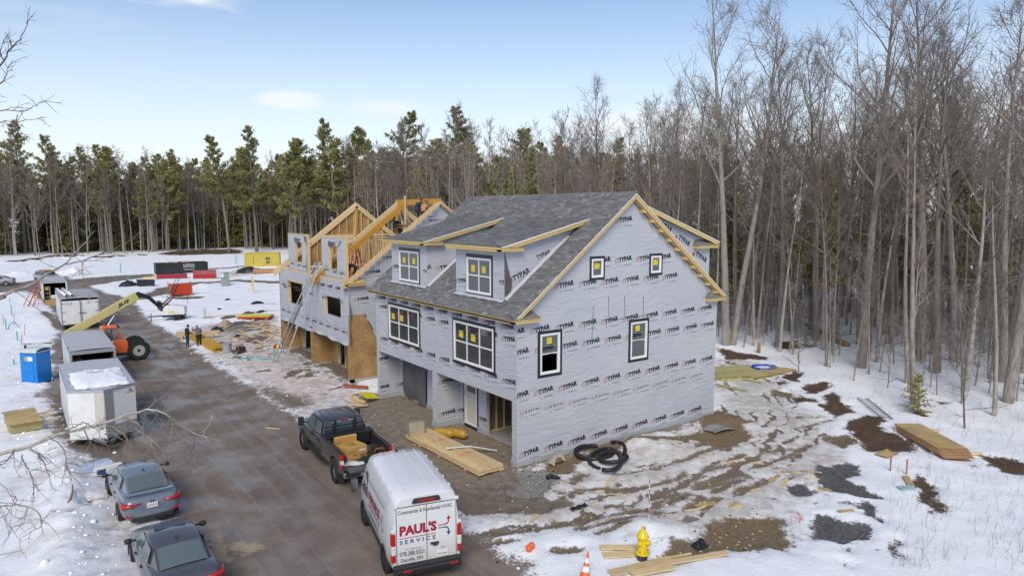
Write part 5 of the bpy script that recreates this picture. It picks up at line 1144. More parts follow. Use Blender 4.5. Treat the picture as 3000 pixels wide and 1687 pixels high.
for s_ in (-1,1):
    for (a, b), (c, d) in (((.62,1.75),(.66,1.32)),((-.32,.55),(-.22,.58))):
        P = [(s_*xs(1.36),a,1.36),(s_*xs(1.36),b,1.36),(s_*xs(1.82),d,1.82),(s_*xs(1.82),c,1.82)]
        if s_ < 0: P = [P[1],P[0],P[3],P[2]]
        mb = MB(); patch(mb, P, 3, 3, .016); mb.build('side_window', M['tint2'], TR)
    for yy in (.70,-.22): mb = MB(); mb.bx(min(s_*.99,s_*1.03),max(s_*.99,s_*1.03),yy,yy+.2,1.10,1.15); mb.build('door_handle', M['black'], TR)
    mb = MB(); mb.bx(min(s_*1.12,s_*1.36),max(s_*1.12,s_*1.36),1.5,1.62,1.30,1.68); mb.bx(min(s_*.9,s_*1.12),max(s_*.9,s_*1.12),1.52,1.6,1.40,1.46); mb.build('mirror', M['plastic'], TR, bevel=.05)
    # bed side with wheel opening
    out_ = [(-3.06,.62),(-2.78,.62),(-2.72,.85),(-2.5,1.02),(-2.2,1.07),(-1.9,1.02),(-1.68,.85),(-1.62,.62),(-.54,.62),(-.54,1.36),(-3.06,1.36)]
    mb = MB()
    def side_x(p): return 1.0+.03*math.exp(-((p[0]+2.2)/.5)**2)
    cells = [[(-3.06,.62),(-2.78,.62),(-2.72,.85),(-2.5,1.02),(-2.5,1.36),(-3.06,1.36)],[(-2.5,1.02),(-2.2,1.07),(-2.2,1.36),(-2.5,1.36)],[(-2.2,1.07),(-1.9,1.02),(-1.9,1.36),(-2.2,1.36)],[(-1.9,1.02),(-1.68,.85),(-1.62,.62),(-.54,.62),(-.54,1.36),(-1.9,1.36)]]
    for c_ in cells: mb.prism(c_, s_*.90, s_*1.01, 'x')
    mb.build('bed_side', PK, TR)
    mb = MB(); mb.bx(min(s_*.86,s_*1.02),max(s_*.86,s_*1.02),-3.07,-.53,1.36,1.40); mb.build('bed_rail', M['plastic'], TR, bevel=.015)
    mb = MB(); mb.bx(min(s_*.60,s_*.90),max(s_*.60,s_*.90),-2.62,-1.78,.80,1.10); mb.build('wheel_housing', M['plastic'], TR, bevel=.12)
    for z0, z1, m_ in ((1.14,1.36,'lamp_red'),(.98,1.14,'lamp_white'),(.86,.98,'lamp_red')): mb = MB(); mb.bx(min(s_*.90,s_*1.025),max(s_*.90,s_*1.025),-3.10,-2.95,z0+.003,z1-.003); mb.build('tail_lamp', M[m_], TR, bevel=.012)
    for yy in (-2.2,2.32):
        mb = MB(); mb.lathe([(.50,-.04),(.50,.1)], 24, 0, Matrix.Translation((s_*.96,yy,.44)) @ Matrix.Rotation(math.pi/2*s_,4,'Y') @ Matrix.Translation((0,0,-.06))); mb.build('wheel_arch', M['plastic'], TR, auto=30) if yy > 0 else None
        wheel(TR, s_*.90, yy, .42, .28, s_, .58, 6, 'chrome')
    mb = MB(); mb.bx(min(s_*.80,s_*1.0),max(s_*.80,s_*1.0),-2.72,-2.70,.16,.60); mb.build('mud_flap', M['rubber'], TR)
    mb = MB(); mb.bx(min(s_*.88,s_*1.06),max(s_*.88,s_*1.06),-.5,1.6,.40,.46); mb.build('running_board', M['plastic'], TR)
M['liner'] = mat('bed_liner', (.055,.05,.045), .8, .3, 8, bump=.3, col2=(.12,.10,.085))
mb = MB(); mb.bx(-.90,.90,-3.06,-.55,.74,.80); mb.bx(-.9,.9,-.60,-.55,.80,1.34); 
for i in range(9): mb.bx(-.8+i*.2-.03,-.8+i*.2+.03,-3.04,-.62,.80,.812)
mb.build('bed_floor', M['liner'], TR)
mb = MB(); mb.bx(-.86,.86,-3.68,-3.08,.80,.87); mb.bx(-.7,.7,-3.6,-3.15,.87,.88); mb.build('tailgate', PK, TR, bevel=.015, label='tailgate lowered flat')
mb = MB(); mb.bx(-.98,.98,-3.36,-3.12,.52,.74); mb.build('bumper', M['chrome'], TR, bevel=.04); mb = MB(); mb.bx(-.35,.35,-3.365,-3.36,.55,.70); mb.build('number_plate', M['plate'], TR)
mb = MB(); mb.bx(-1.0,1.0,-1.12,-.64,1.36,1.50); mb.bx(-.86,.86,-1.10,-.66,.98,1.36); tb = mb.build('tool_box', M['black'], TR, bevel=.02)
for x in (-.7,.72): mb = MB(); mb.bx(x-.04,x+.04,-1.125,-1.12,1.38,1.44); mb.build('latch', M['chrome'], tb)
rk = MB(); rk.bx(-.93,.93,-.60,-.56,1.40,1.45); hr = rk.build('headache_rack', M['black'], TR)
for z in (1.55,1.70): mb = MB(); mb.bx(-.88,.88,-.59,-.56,z-.02,z+.02); mb.build('rail', M['black'], hr)
for x in (-.42,.42): mb = MB(); mb.bx(x-.045,x+.045,-.60,-.55,1.45,1.98); mb.build('post', M['black'], hr)
pr = Print((0,-.47,1.845), (1,0,0), (0,0,1), (0,-1,0), .02); pr.text('SUPER DUTY', -.55, .0, .4, .04, mi=0); pr.text('SUPER DUTY', .15, .0, .4, .04, mi=0); pr.build('decal', TR, [M['plate'], M['plate']]); mb = MB(); mb.bx(-.12,.12,-.42,-.38,1.885,1.93); mb.build('brake_lamp', M['lamp_red'], TR)
# cargo (things of their own, resting on the bed)
def on_truck(x, y, z): return TR.matrix_basis @ Vector((x,y,z))
TRM = Matrix.Translation((-5.47,4.95,0)) @ Matrix.Rotation(rad(-4),4,'Z')
M['card'] = mat('cardboard', (.48,.28,.075), .7, .06, 2)
def carton(label, x, y, z, sx, sy, sz, rz, tilt=0, prints=True):
    p = TRM @ Vector((x,y,z)); t = thing('cardboard_box', label, 'box', p, rad(-4)+rz)
    mb = MB(); mb.bx(-sx/2,sx/2,-sy/2,sy/2,0,sz); b = mb.build('carton', M['card'], t, bevel=.008); b.rotation_euler.x = tilt
    mb = MB(); mb.bx(-sx/2+.01,sx/2-.01,-.03,.03,sz,sz+.002); mb.build('packing_tape', mat('packing_tape',(.52,.33,.11),.35,.05), t).rotation_euler.x = tilt
    if prints:
        pr = Print((0,0,sz+.002), (1,0,0), (0,1,0), (0,0,1), .002)
        for i in range(3): pr.new(); pr.poly([(-.2+i*.14,.12),(-.1+i*.14,.12),(-.1+i*.14,.2),(-.2+i*.14,.2)])
        pr.text('PREMIER', -.22, -.04, .44, .05); pr.text('SERIES', -.1, -.12, .2, .04); pr.build('printed_mark', t)
        pr = Print((0,-sy/2,0), (1,0,0), (0,0,1), (0,-1,0), .003); pr.text('THIS END UP', -.45, sz*.6, .35, .06); pr.text('24 KG', -.2, sz*.35, .2, .05); pr.new(); pr.build('printed_mark', t)
        mb = MB(); mb.bx(.1,.38,-sy/2-.003,-sy/2-.001,sz*.62,sz*.78); mb.build('address_label', M['plate'], t)
    return t
carton('large square cardboard box lying in the bed of the black pickup', -.22, -1.95, .815, .92, .78, .48, rad(14))
carton('flat cardboard box leaning on the tool box of the pickup', -.30, -1.33, .815, .90, .14, .72, rad(3), rad(10), False)
p = TRM @ Vector((.62,-2.75,.815)); t = thing('tool_tote', 'black open tool tote with a yellow label at the right end of the pickup bed', 'tool tote', p, rad(-6))
mb = MB(); 
for a in ((-.22,.22,-.2,-.18,0,.3),(-.22,.22,.18,.2,0,.3),(-.22,-.2,-.18,.18,0,.3),(.2,.22,-.18,.18,0,.3),(-.2,.2,-.18,.18,0,.03)): mb.bx(*a)
mb.build('tub', M['black'], t); mb = MB(); mb.bx(.0,.2,-.204,-.2005,.16,.27); mb.build('label_plate', M['sticker'], t); mb = MB(); mb.tube([(-.2,0,.3),(-.15,0,.42),(.15,0,.42),(.2,0,.3)], .012, 6); mb.build('handle', M['orange'], t)
p = TRM @ Vector((.12,-2.72,.815)); t = thing('milk_crate', 'small dark green wire crate beside the tool tote in the pickup bed', 'crate', p, rad(9)); mb = MB()
for z in (.02,.12,.24):
    mb.bx(-.17,.17,-.17,-.155,z,z+.025); mb.bx(-.17,.17,.155,.17,z,z+.025); mb.bx(-.17,-.155,-.155,.155,z,z+.025); mb.bx(.155,.17,-.155,.155,z,z+.025)
mb.bx(-.16,.16,-.16,.16,0,.02)
for i in range(6): a = -.165+i*.066; mb.bx(a-.008,a+.008,-.1755,-.1705,0,.265); mb.bx(a-.008,a+.008,.1705,.1755,0,.265)
mb.build('wire_cage', mat('dark_green',(.02,.05,.03)), t)
mb = MB(); mb.grid(lambda u, v: ((u-.5)*.75, (v-.5)*.5+.1*math.sin(u*5), .02+.07*abs(math.sin(u*9+v*4))*math.sin(math.pi*v)), 18, 12); o = mb.build('plastic_sheet', mat('clear_plastic',(.62,.65,.68),.3,.1), None, smooth=True)
o.location = TRM @ Vector((-.42,-2.78,.82)); o.rotation_euler.z = rad(-20); tag(o, 'crumpled clear plastic sheet at the left rear of the pickup bed', 'plastic sheet')
# ================================================================== SITE PLANT: trailers, telehandler, containers
M['trailer_roof'] = mat('trailer_roof', (.50,.51,.53), .4, .1, 3, metal=.3)
M['trailer_side'] = mat('trailer_side', (.70,.71,.71), .35, .06, 2, col2=(.50,.49,.46), thr=(.5,.9))
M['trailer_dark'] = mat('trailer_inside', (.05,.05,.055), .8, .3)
M['cream'] = mat('boom_cream', (.50,.44,.18), .45, .06, 2)
M['ply'] = wood('plywood', (.46,.31,.15), (.38,.25,.11), axis=0)
M['snow'] = mat('snow', (.84,.86,.89), .6, .05, 3, bump=.35, bscale=8)
def trailer_wheels(t, wd, ys, r=.34):
    for s_ in (-1,1):
        for y in ys: wheel(t, s_*(wd/2-.10), y, r, .2, s_, .6, 6, 'alu')
        mb = MB(); y0, y1 = min(ys)-.48, max(ys)+.48; mb.prism([(y0,.55),(y0+.15,.80),(y1-.15,.80),(y1,.55),(y1-.05,.55),(y1-.18,.76),(y0+.18,.76),(y0+.05,.55)], s_*(wd/2-.2), s_*(wd/2+.06), 'x'); mb.build('fender', M['alu'], t)
def shell(t, wd, ln, z0, z1, open_rear=False, nose=0.0, side=None):
    """enclosed trailer box: -Y end is the end nearer the camera"""
    side = side or M['trailer_side']; h = wd/2
    for s_ in (-1,1):
        mb = MB(); mb.bx(min(s_*h,s_*(h-.04)),max(s_*h,s_*(h-.04)),0,ln,z0,z1-.04); mb.build('side_wall', side, t)
        for k in range(int(ln/.6)): mb = MB(); mb.bx(min(s_*h,s_*(h+.006)),max(s_*h,s_*(h+.006)),.3+k*.6-.015,.3+k*.6+.015,z0+.05,z1-.1); mb.build('rivet_seam', M['alu'], t)
        mb = MB(); mb.bx(min(s_*(h-.02),s_*(h+.025)),max(s_*(h-.02),s_*(h+.025)),-.02,ln+.02,z1-.10,z1-.002); mb.build('roof_trim', M['alu'], t)
    mb = MB(); mb.bx(-h+.04,h-.04,ln-.04,ln,z0,z1-.04); mb.build('end_wall', side, t)
    mb = MB(); mb.bx(-h,h,0,ln,z0-.10,z0); mb.build('floor', M['plastic'], t)
    mb = MB(); mb.grid(lambda u, v: ((u-.5)*(wd-.03), v*ln, z1+.045*math.sin(math.pi*u)), 8, 1); mb.build('roof', M['trailer_roof'], t, smooth=True)
    for k in range(int(ln/.6)): mb = MB(); mb.tube([((i/8-.5)*(wd-.1), .3+k*.6, z1+.05*math.sin(math.pi*i/8)+.002) for i in range(9)], .014, 4); mb.build('roof_seam', M['trailer_roof'], t)
# -- nearest trailer, V nose towards the camera
T1 = thing('cargo_trailer', 'white V-nosed cargo trailer with a slab of snow on its roof', 'trailer', (-13.27,13.25,0))
shell(T1, 2.62, 6.5, .50, 2.62)
for s_ in (-1,1):
    mb = MB(); mb.prism([(s_*1.31,0),(0,-.75),(0,-.70),(s_*1.31,.05)], .42, 2.62, 'z'); mb.build('nose_panel', M['trailer_side'], T1)
    mb = MB(); mb.prism([(s_*1.312,-.012),(s_*.0,-.762),(s_*.0,-.757),(s_*1.312,-.007)], .42, .95, 'z'); mb.build('stone_guard', M['alu'] if s_ > 0 else M['trailer_side'], T1)
    mb = MB(); mb.prism([(s_*.02,-.762),(s_*.36,-.568),(s_*.36,-.562),(s_*.02,-.756)], .95, 2.55, 'z'); mb.build('corner_strip', M['alu'] if s_ > 0 else mat('cream_strip',(.52,.50,.45)), T1)
    mb = MB(); mb.beam((s_*.75,.2,.42), (s_*.06,-1.45,.42), .09, .14); mb.build('drawbar', M['steel'], T1)
mb = MB(); mb.add([(-1.31,0,2.622),(0,-.76,2.622),(1.31,0,2.622),(-1.31,0,2.70-.08),(0,.0,2.66)], [(0,1,4),(1,2,4)]); mb.build('nose_roof', M['trailer_roof'], T1)
for s_ in (-1,1): mb = MB(); mb.beam((s_*1.31,-.012,2.57), (0,-.765,2.57), .05, .10); mb.build('nose_trim', M['alu'], T1)
mb = MB(); mb.tube([(0,-1.2,.08),(0,-1.2,.75)], .035, 8); mb.bx(-.09,.09,-1.29,-1.11,.0,.05); mb.bx(-.12,.12,-1.24,-1.16,.75,.79); mb.build('jack', M['steel'], T1); mb = MB(); mb.bx(-.1,.1,-1.6,-1.4,.38,.5); mb.build('coupler', M['black'], T1, bevel=.03)
pr = Print((0,-.76,0), Vector((1.31,.75,0)).normalized(), (0,0,1), Vector((.5,-.87,0)).normalized(), .006); pr.text('ROCK SOLID', 1.08, 2.22, .34, .06, mi=0, thick=.02); pr.new(); pr.poly([(1.16,2.31),(1.35,2.31),(1.255,2.42)],1); pr.build('decal', T1)
trailer_wheels(T1, 2.5, (2.9,3.75))
def snowslab(x0, x1, y0, y1, z, th, seed, holes=()):
    rng = random.Random(seed); n = 30; mb = MB(); vs = []; 
    def f(u, v):
        x = x0+(x1-x0)*u; y = y0+(y1-y0)*v; e = min(u,1-u,v,1-v); nn = mnoise.noise(Vector((x*1.3+seed,y*1.3,0)))*.5+mnoise.noise(Vector((x*3,y*3+seed,1)))*.25
        return max(0, min(1,(e*5+nn-.1)))
    ids = {}
    for i in range(n+1):
        for j in range(n+1):
            u, v = i/n, j/n; k = f(u,v)
            if holes and any((x0+(x1-x0)*u-a)**2/(rx*rx)+(y0+(y1-y0)*v-b)**2/(ry*ry) < 1 for a,b,rx,ry in holes): k = 0
            ids[i,j] = len(vs); vs.append((x0+(x1-x0)*u, y0+(y1-y0)*v, z+th*math.sqrt(k)+(.03*mnoise.noise(Vector((u*9,v*9,seed))) if k > .1 else -.02)))
            ids[i,j,'k'] = k
    fs = [(ids[i,j],ids[i+1,j],ids[i+1,j+1],ids[i,j+1]) for i in range(n) for j in range(n) if max(ids[a,b,'k'] for a in (i,i+1) for b in (j,j+1)) > 0]
    mb.add(vs, fs); return mb
o = snowslab(-14.35,-12.2,13.0,16.9,2.66,.16,3,((-13.2,16.0,.42,.42),)).build('snow_patch', M['snow'], None, smooth=True); tag(o, 'slab of white snow lying on the roof of the V-nosed trailer', 'snow', kind='stuff')
mb = MB(); mb.bx(-.35,.35,2.55,3.0,2.66,2.74); mb.build('roof_vent', M['trailer_roof'], T1, bevel=.02)
# -- open trailer behind it
T2 = thing('cargo_trailer', 'grey cargo trailer with an open dark rear in front of the orange telehandler', 'trailer', (-12.72,24.3,0))
shell(T2, 2.3, 7.6, .50, 2.42)
for s_ in (-1,1): mb = MB(); mb.bx(min(s_*1.15,s_*1.03),max(s_*1.15,s_*1.03),-.02,.05,.5,2.2); mb.build('door_frame', M['alu'], T2)
mb = MB(); mb.bx(-1.149,1.149,-.02,.05,2.201,2.40); mb.build('door_frame', M['alu'], T2)
mb = MB(); mb.bx(-1.1,1.1,.06,7.2,.50,.51); mb.build('inner_floor', M['ply'], T2)
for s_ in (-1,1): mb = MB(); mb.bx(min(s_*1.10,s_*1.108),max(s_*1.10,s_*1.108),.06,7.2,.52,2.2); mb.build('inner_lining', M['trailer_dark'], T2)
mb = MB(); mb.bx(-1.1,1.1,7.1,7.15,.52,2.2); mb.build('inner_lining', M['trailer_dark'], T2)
sh = MB(); sh.bx(-1.05,-.5,.3,2.4,1.30,1.34); sh.bx(-1.05,-.5,.3,2.4,.85,.89); sh.bx(-.55,-.5,.3,.36,.5,1.75); sh.bx(-1.05,-.5,.3,2.4,1.72,1.76); sh.build('shelf', M['lumber_y'], T2)
for i, (y, z, c) in enumerate(((.5,.9,'plastic'),(1.0,.9,'black'),(.6,1.35,'plastic'),(1.4,1.35,'red'))): mb = MB(); mb.bx(-1.0,-.62,y,y+.35,z,z+.25); mb.build('case', M[c], T2, bevel=.02)
for i in range(6): mb = MB(); mb.tube([(1.05,.4+i*.12,1.9),(.98-.05*math.sin(i),.42+i*.12,1.5),(1.04,.4+i*.12,1.15+.1*math.sin(i*2))], .02, 5); mb.build('hanging_hose', M['red'] if i % 3 == 0 else M['old_wood'], T2)
for x in (-1.15,1.15): mb = MB(); mb.bx(x-.03,x+.03,1.25,1.31,2.3,2.62); mb.build('rack_post', M['alu'], T2)
mb = MB(); mb.bx(-1.18,1.18,1.25,1.31,2.40,2.46); mb.build('rack_bar', M['alu'], T2)
trailer_wheels(T2, 2.2, (3.2,4.1))
# -- tall white trailer with rear doors
T3 = thing('cargo_trailer', 'tall white trailer with two closed rear doors and a roof rack', 'trailer', (-11.62,49.6,0))
shell(T3, 2.95, 8.0, .45, 2.75, side=M['white_metal'])
for s_ in (-1,1):
    mb = MB(); mb.bx(min(s_*.03,s_*1.36),max(s_*.03,s_*1.36),-.05,.0,.5,2.58); d = mb.build('rear_door', M['white_metal'], T3)
    for z in (.8,1.6,2.35): mb = MB(); mb.bx(min(s_*1.12,s_*1.47),max(s_*1.12,s_*1.47),-.075,-.05,z-.03,z+.03); mb.build('hinge', M['steel'], d)
    mb = MB(); mb.bx(min(s_*1.38,s_*1.475),max(s_*1.38,s_*1.475),-.04,.02,.45,2.74); mb.build('corner_post', M['alu'], T3)
mb = MB(); mb.tube([(.08,-.09,.55),(.08,-.09,2.5)], .02, 6); mb.bx(-.15,.4,-.12,-.07,1.45,1.50); mb.build('lock_bar', M['steel'], T3)
mb = MB(); mb.bx(-1.0,-.62,-.065,-.052,2.22,2.42); mb.build('sticker', mat('blue_label',(.05,.09,.16)), T3); mb = MB(); mb.bx(-.96,-.66,-.07,-.066,2.25,2.39); mb.build('sticker', M['plate'], T3); mb = MB(); mb.bx(.5,.85,-.06,-.052,2.3,2.36); mb.build('sticker', M['steel'], T3)
for k in range(5):
    mb = MB(); mb.bx(-1.45,1.45,.3+k*1.7,.36+k*1.7,2.86,2.92); mb.build('rack_bar', M['alu'], T3)
    for x in (-1.46,1.46): mb = MB(); mb.bx(x-.03,x+.03,.3+k*1.7,.36+k*1.7,2.75,3.15); mb.build('rack_post', M['alu'], T3)
trailer_wheels(T3, 2.9, (3.4,4.3))
for i in range(2):
    mb = MB(); x = -12.6+i*.42; mb.tube([(x,49.8,3.04),(x-.35,56.5,3.04)], .125, 14); o = mb.build('pipe', M['vinyl'], None, smooth=True); tag(o, ('left','right')[i]+' one of two white plastic pipes on the tall trailer roof', 'pipe', 'white pipes on the trailer roof')
    mb = MB(); mb.lathe([(.1,0),(.1,.004)], 14, 0, Matrix.Translation((x+.001,49.79,3.04)) @ Matrix.Rotation(math.pi/2,4,'X')); mb.build('bore_shade', M['black'], o)  # black disc on the capped end, painted as the shade inside the pipe
# -- far trailer with ramp
T4 = thing('cargo_trailer', 'far grey cargo trailer with its ramp lowered and shelves inside', 'trailer', (-12.6,71.5,0))
shell(T4, 2.4, 7.5, .50, 2.45); 
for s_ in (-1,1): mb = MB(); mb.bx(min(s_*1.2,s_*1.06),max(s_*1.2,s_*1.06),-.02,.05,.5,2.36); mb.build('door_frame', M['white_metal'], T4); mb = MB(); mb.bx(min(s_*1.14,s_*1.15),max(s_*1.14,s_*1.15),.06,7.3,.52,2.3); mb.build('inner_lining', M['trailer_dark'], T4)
mb = MB(); mb.bx(-1.19,1.19,-.02,.05,2.361,2.44); mb.build('door_frame', M['white_metal'], T4); mb = MB(); mb.prism([(0,.50),(0,.44),(-2.3,.02),(-2.3,.05)], -1.02, 1.02, 'x'); mb.build('ramp', M['ply'], T4)
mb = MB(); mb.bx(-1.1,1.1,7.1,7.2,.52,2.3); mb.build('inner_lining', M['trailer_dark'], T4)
mb = MB(); 
for z in (.7,1.15,1.55,1.9): mb.bx(-1.1,-.45,.25,.75,z,z+.04)
mb.bx(-.5,-.45,.25,.3,.5,1.95); mb.bx(-1.1,-1.05,.25,.3,.5,1.95); mb.build('shelf', M['lumber'], T4)
for i, (z, c) in enumerate(((.75,'plastic'),(1.2,'plastic'),(1.6,'sticker'))): mb = MB(); mb.bx(-1.0,-.6,.28,.6,z,z+.22); mb.build('case', M[c], T4, bevel=.03)
mb = MB(); mb.bx(-.4,.1,.2,.6,.52,.95); mb.build('bucket', M['white_metal'], T4, bevel=.05)
trailer_wheels(T4, 2.3, (3.2,4.1))

# ---------------------------------------------------------------- telehandler
TE = thing('telehandler', 'orange telehandler with a raised cream boom beside the road', 'telehandler', (0,33.25,0))
for s_, x in ((-1,-9.4),(1,-9.4),(-1,-12.4),(1,-12.4)):
    o = wheel_mesh(.70,.42,.40).build('wheel', M['rubber'], TE, auto=40); o.location = (x,s_*1.05,.70); o.rotation_euler.z = math.pi/2
    m_ = MB(); R_ = Matrix.Rotation(math.pi/2*s_,4,'Y'); m_.lathe([(.41,.17),(.37,.19),(.33,.08),(.16,.06),(.15,.16),(.1,.17)], 24, 0, R_); m_.build('rim', mat('pale_rim',(.36,.36,.33),.5,.1), o, auto=35)
    for k in range(18):
        a = 2*math.pi*k/18; m_ = MB(); Q = Matrix.Rotation(math.pi/2,4,'Y') @ Matrix.Rotation(a,4,'Z'); m_.bx(.68,.73,-.05,.05,-.2,.02,0,Q); Q2 = Matrix.Rotation(math.pi/2,4,'Y') @ Matrix.Rotation(a+.17,4,'Z'); m_.bx(.68,.73,-.05,.05,-.02,.2,0,Q2)
        m_.build('tread_lug', M['rubber'], o)
mb = MB(); mb.bx(-13.4,-9.2,-.45,.45,.6,1.05); mb.build('chassis', M['plastic'], TE, bevel=.04); mb = MB(); mb.bx(-9.9,-8.7,-.38,-.30,.95,1.10); mb.bx(-9.9,-8.7,.30,.38,.95,1.10); mb.bx(-8.85,-8.7,-.45,.45,.8,1.1); mb.build('front_frame', M['steel'], TE)
for x in (-9.4,-12.4): mb = MB(); mb.tube([(x,-.9,.7),(x,.9,.7)], .12, 10); mb.build('axle', M['plastic'], TE)
# cab on the near side
mb = MB(); mb.prism([(-11.55,.62),(-10.05,.62),(-10.0,1.35),(-10.3,1.55),(-11.55,1.55)], -1.15, -.30, 'y'); mb.build('cab_base', M['orange'], TE, bevel=.05)
mb = MB(); 
for x0, x1 in (((-11.5,2.45),(-11.55,1.55)),((-10.62,2.42),(-10.28,1.52)),):
    for y in (-1.12,-.34): mb.beam((x1[0],y,x1[1]), (x0[0],y,x0[1]), .07, .08)
mb.build('cab_pillar', M['orange'], TE)
mb = MB(); mb.prism([(-11.62,2.40),(-10.58,2.40),(-10.66,2.52),(-11.5,2.54)], -1.18, -.28, 'y'); mb.build('cab_roof', M['orange'], TE, bevel=.03)
mb = MB(); mb.add([(-11.5,-1.13,1.56),(-10.32,-1.13,1.56),(-10.62,-1.13,2.4),(-11.46,-1.13,2.4)], [(0,1,2,3)]); mb.add([(-10.3,-1.1,1.56),(-10.3,-.36,1.56),(-10.62,-.36,2.4),(-10.62,-1.1,2.4)], [(0,1,2,3)]); mb.add([(-11.53,-1.1,1.56),(-11.53,-.36,1.56),(-11.5,-.36,2.4),(-11.5,-1.1,2.4)], [(0,1,2,3)]); mb.build('cab_glass', glass('cab_glass',(.12,.15,.13),.55,.06), TE)
mb = MB(); mb.bx(-11.0,-10.95,-1.16,-1.12,1.56,2.4); mb.build('cab_pillar', M['plastic'], TE); mb = MB(); mb.bx(-11.45,-11.0,-1.0,-.5,1.5,2.1); mb.build('seat', M['black'], TE, bevel=.08)
mb = MB(); mb.bx(-12.9,-10.4,.35,1.2,.75,1.6); mb.build('engine_hood', M['orange'], TE, bevel=.1); mb = MB(); mb.lathe([(.08,0),(.08,.1),(.05,.16)], 12, 0, Matrix.Translation((-11.35,-.7,2.53))); mb.build('beacon', M['red'], TE)
for y in (-1.1,-.4): mb = MB(); mb.bx(-10.6,-10.48,y-.06,y+.06,2.40,2.5); mb.build('work_lamp', M['black'], TE)
mb = MB(); mb.bx(-10.05,-9.95,-1.3,-1.12,1.25,1.5); mb.tube([(-10.0,-1.15,1.3),(-9.6,-1.2,1.55)], .02, 5); mb.build('mirror', M['black'], TE)
mb = MB(); mb.bx(-11.5,-10.1,-1.17,-.4,.45,.61); mb.build('step', M['plastic'], TE)
# boom
ba, bb = Vector((-13.55,.12,2.05)), Vector((-9.15,.12,4.42)); bd = (bb-ba).normalized(); bn = Vector((-bd.z,0,bd.x))
def boomsec(a, b, w_, h0, h1, name, m_):
    mb = MB(); vs = []
    for p, h in ((a,h0),(b,h1)):
        for y in (-w_,w_):
            for k in (-h/2,h/2): vs.append((p.x+bn.x*k, p.y+y, p.z+bn.z*k))
    mb.add(vs, [(0,1,3,2),(4,6,7,5),(0,4,5,1),(2,3,7,6),(1,5,7,3),(0,2,6,4)]); return mb.build(name, m_, TE, bevel=.02)
boom = boomsec(ba, bb, .20, .50, .56, 'boom', M['cream'])
pr = Print(ba+Vector((0,-.2,0)), bd, bn, (0,-1,0), .012); pr.text('JLG', 3.55, -.13, .85, .27, thick=.05, shear=.25); pr.build('lettering', boom)
boomsec(bb, bb+bd*.25, .15, .40, .38, 'boom_extension', M['black'])
nk = MB(); q0 = bb+bd*.15; nk.beam(q0+bn*.05, q0+Vector((.55,0,-.22)), .26, .42, up=(0,1,0)); nk.beam(q0+Vector((.5,0,-.15)), q0+Vector((1.25,0,-.95)), .24, .34, up=(0,1,0)); nk.build('gooseneck', M['black'], TE, bevel=.03)
fk = MB(); c0 = q0+Vector((1.3,0,-.95)); fk.bx(c0.x-.06,c0.x+.06,-.62,.86,c0.z-.28,c0.z+.35); fk.build('fork_carriage', M['black'], TE)
for y in (-.35,.55): mb = MB(); mb.beam((c0.x-.05,y,c0.z-.2), (c0.x+.75,y,c0.z+.55), .12, .08); mb.build('fork', M['black'], TE)
for z in (0,): mb = MB(); mb.tube([(-11.6,.1,1.7),(-10.6,.1,3.15)], .06, 8); mb.build('lift_cylinder', M['steel'], TE)
mb = MB(); mb.bx(-13.6,-12.8,-.35,.55,1.0,1.9); mb.build('boom_mount', M['plastic'], TE, bevel=.05)

# ---------------------------------------------------------------- portable toilet
PT = thing('portable_toilet', 'bright blue portable toilet with a pale roof on the snowbank', 'toilet', (-15.42,28.25,0), rad(-44))
M['blue_pl'] = mat('blue_plastic', (.005,.20,.60), .35, .06, 2, coat=.2)
mb = MB(); mb.bx(-.55,.55,-.55,.55,.12,2.02); mb.build('cabin', M['blue_pl'], PT, bevel=.03)
mb = MB(); mb.bx(-.6,.6,-.6,.6,-.05,.12); mb.build('skid', M['black'], PT)
for k, rot in enumerate((0, -math.pi/2)):
    Q = Matrix.Rotation(rot,4,'Z')
    for z0, z1, a in ((.3,.72,.36),(.85,1.25,.36),(1.38,1.85,.4)):
        mb = MB(); mb.prism([(-a,z0),(a,z0),(a-.06,z1),(-a+.06,z1)], -.58, -.545, 'y', 0, Q); mb.build('panel', M['blue_pl'], PT, bevel=.012)
    mb = MB(); mb.bx(-.02,.34,-.587,-.582,1.5,1.76,0,Q); mb.build('sticker', M['plate'], PT); mb = MB(); mb.lathe([(.14,0),(.14,.003)], 20, 0, Q @ Matrix.Translation((-.12,-.588,1.62)) @ Matrix.Rotation(math.pi/2,4,'X')); mb.build('sticker', mat('sticker_green',(.25,.4,.2),.5,.9,14,col2=(.55,.03,.03)), PT)
    for i in range(5): mb = MB(); mb.bx(-.42+i*.19,-.32+i*.19,-.56,-.552,1.93,1.97,0,Q); mb.build('vent_slot', M['black'], PT)
mb = MB(); mb.grid(lambda u, v: ((u-.5)*1.18, (v-.5)*1.18, 2.03+.24*max(0,1-(2*abs(v-.5))**2.2)**.5*(1-.25*(2*abs(u-.5))**3)), 10, 12); mb.build('roof', mat('pale_roof',(.52,.56,.58),.4,.08), PT, smooth=True)
mb = MB(); mb.bx(-.6,.6,-.6,.6,1.99,2.04); mb.build('roof_rim', mat('roof_rim',(.45,.5,.53)), PT); mb = MB(); mb.lathe([(.06,2.15),(.06,2.36),(.08,2.37),(.08,2.4)], 12, 0, Matrix.Translation((-.35,-.3,0))); mb.build('vent_pipe', M['black'], PT)

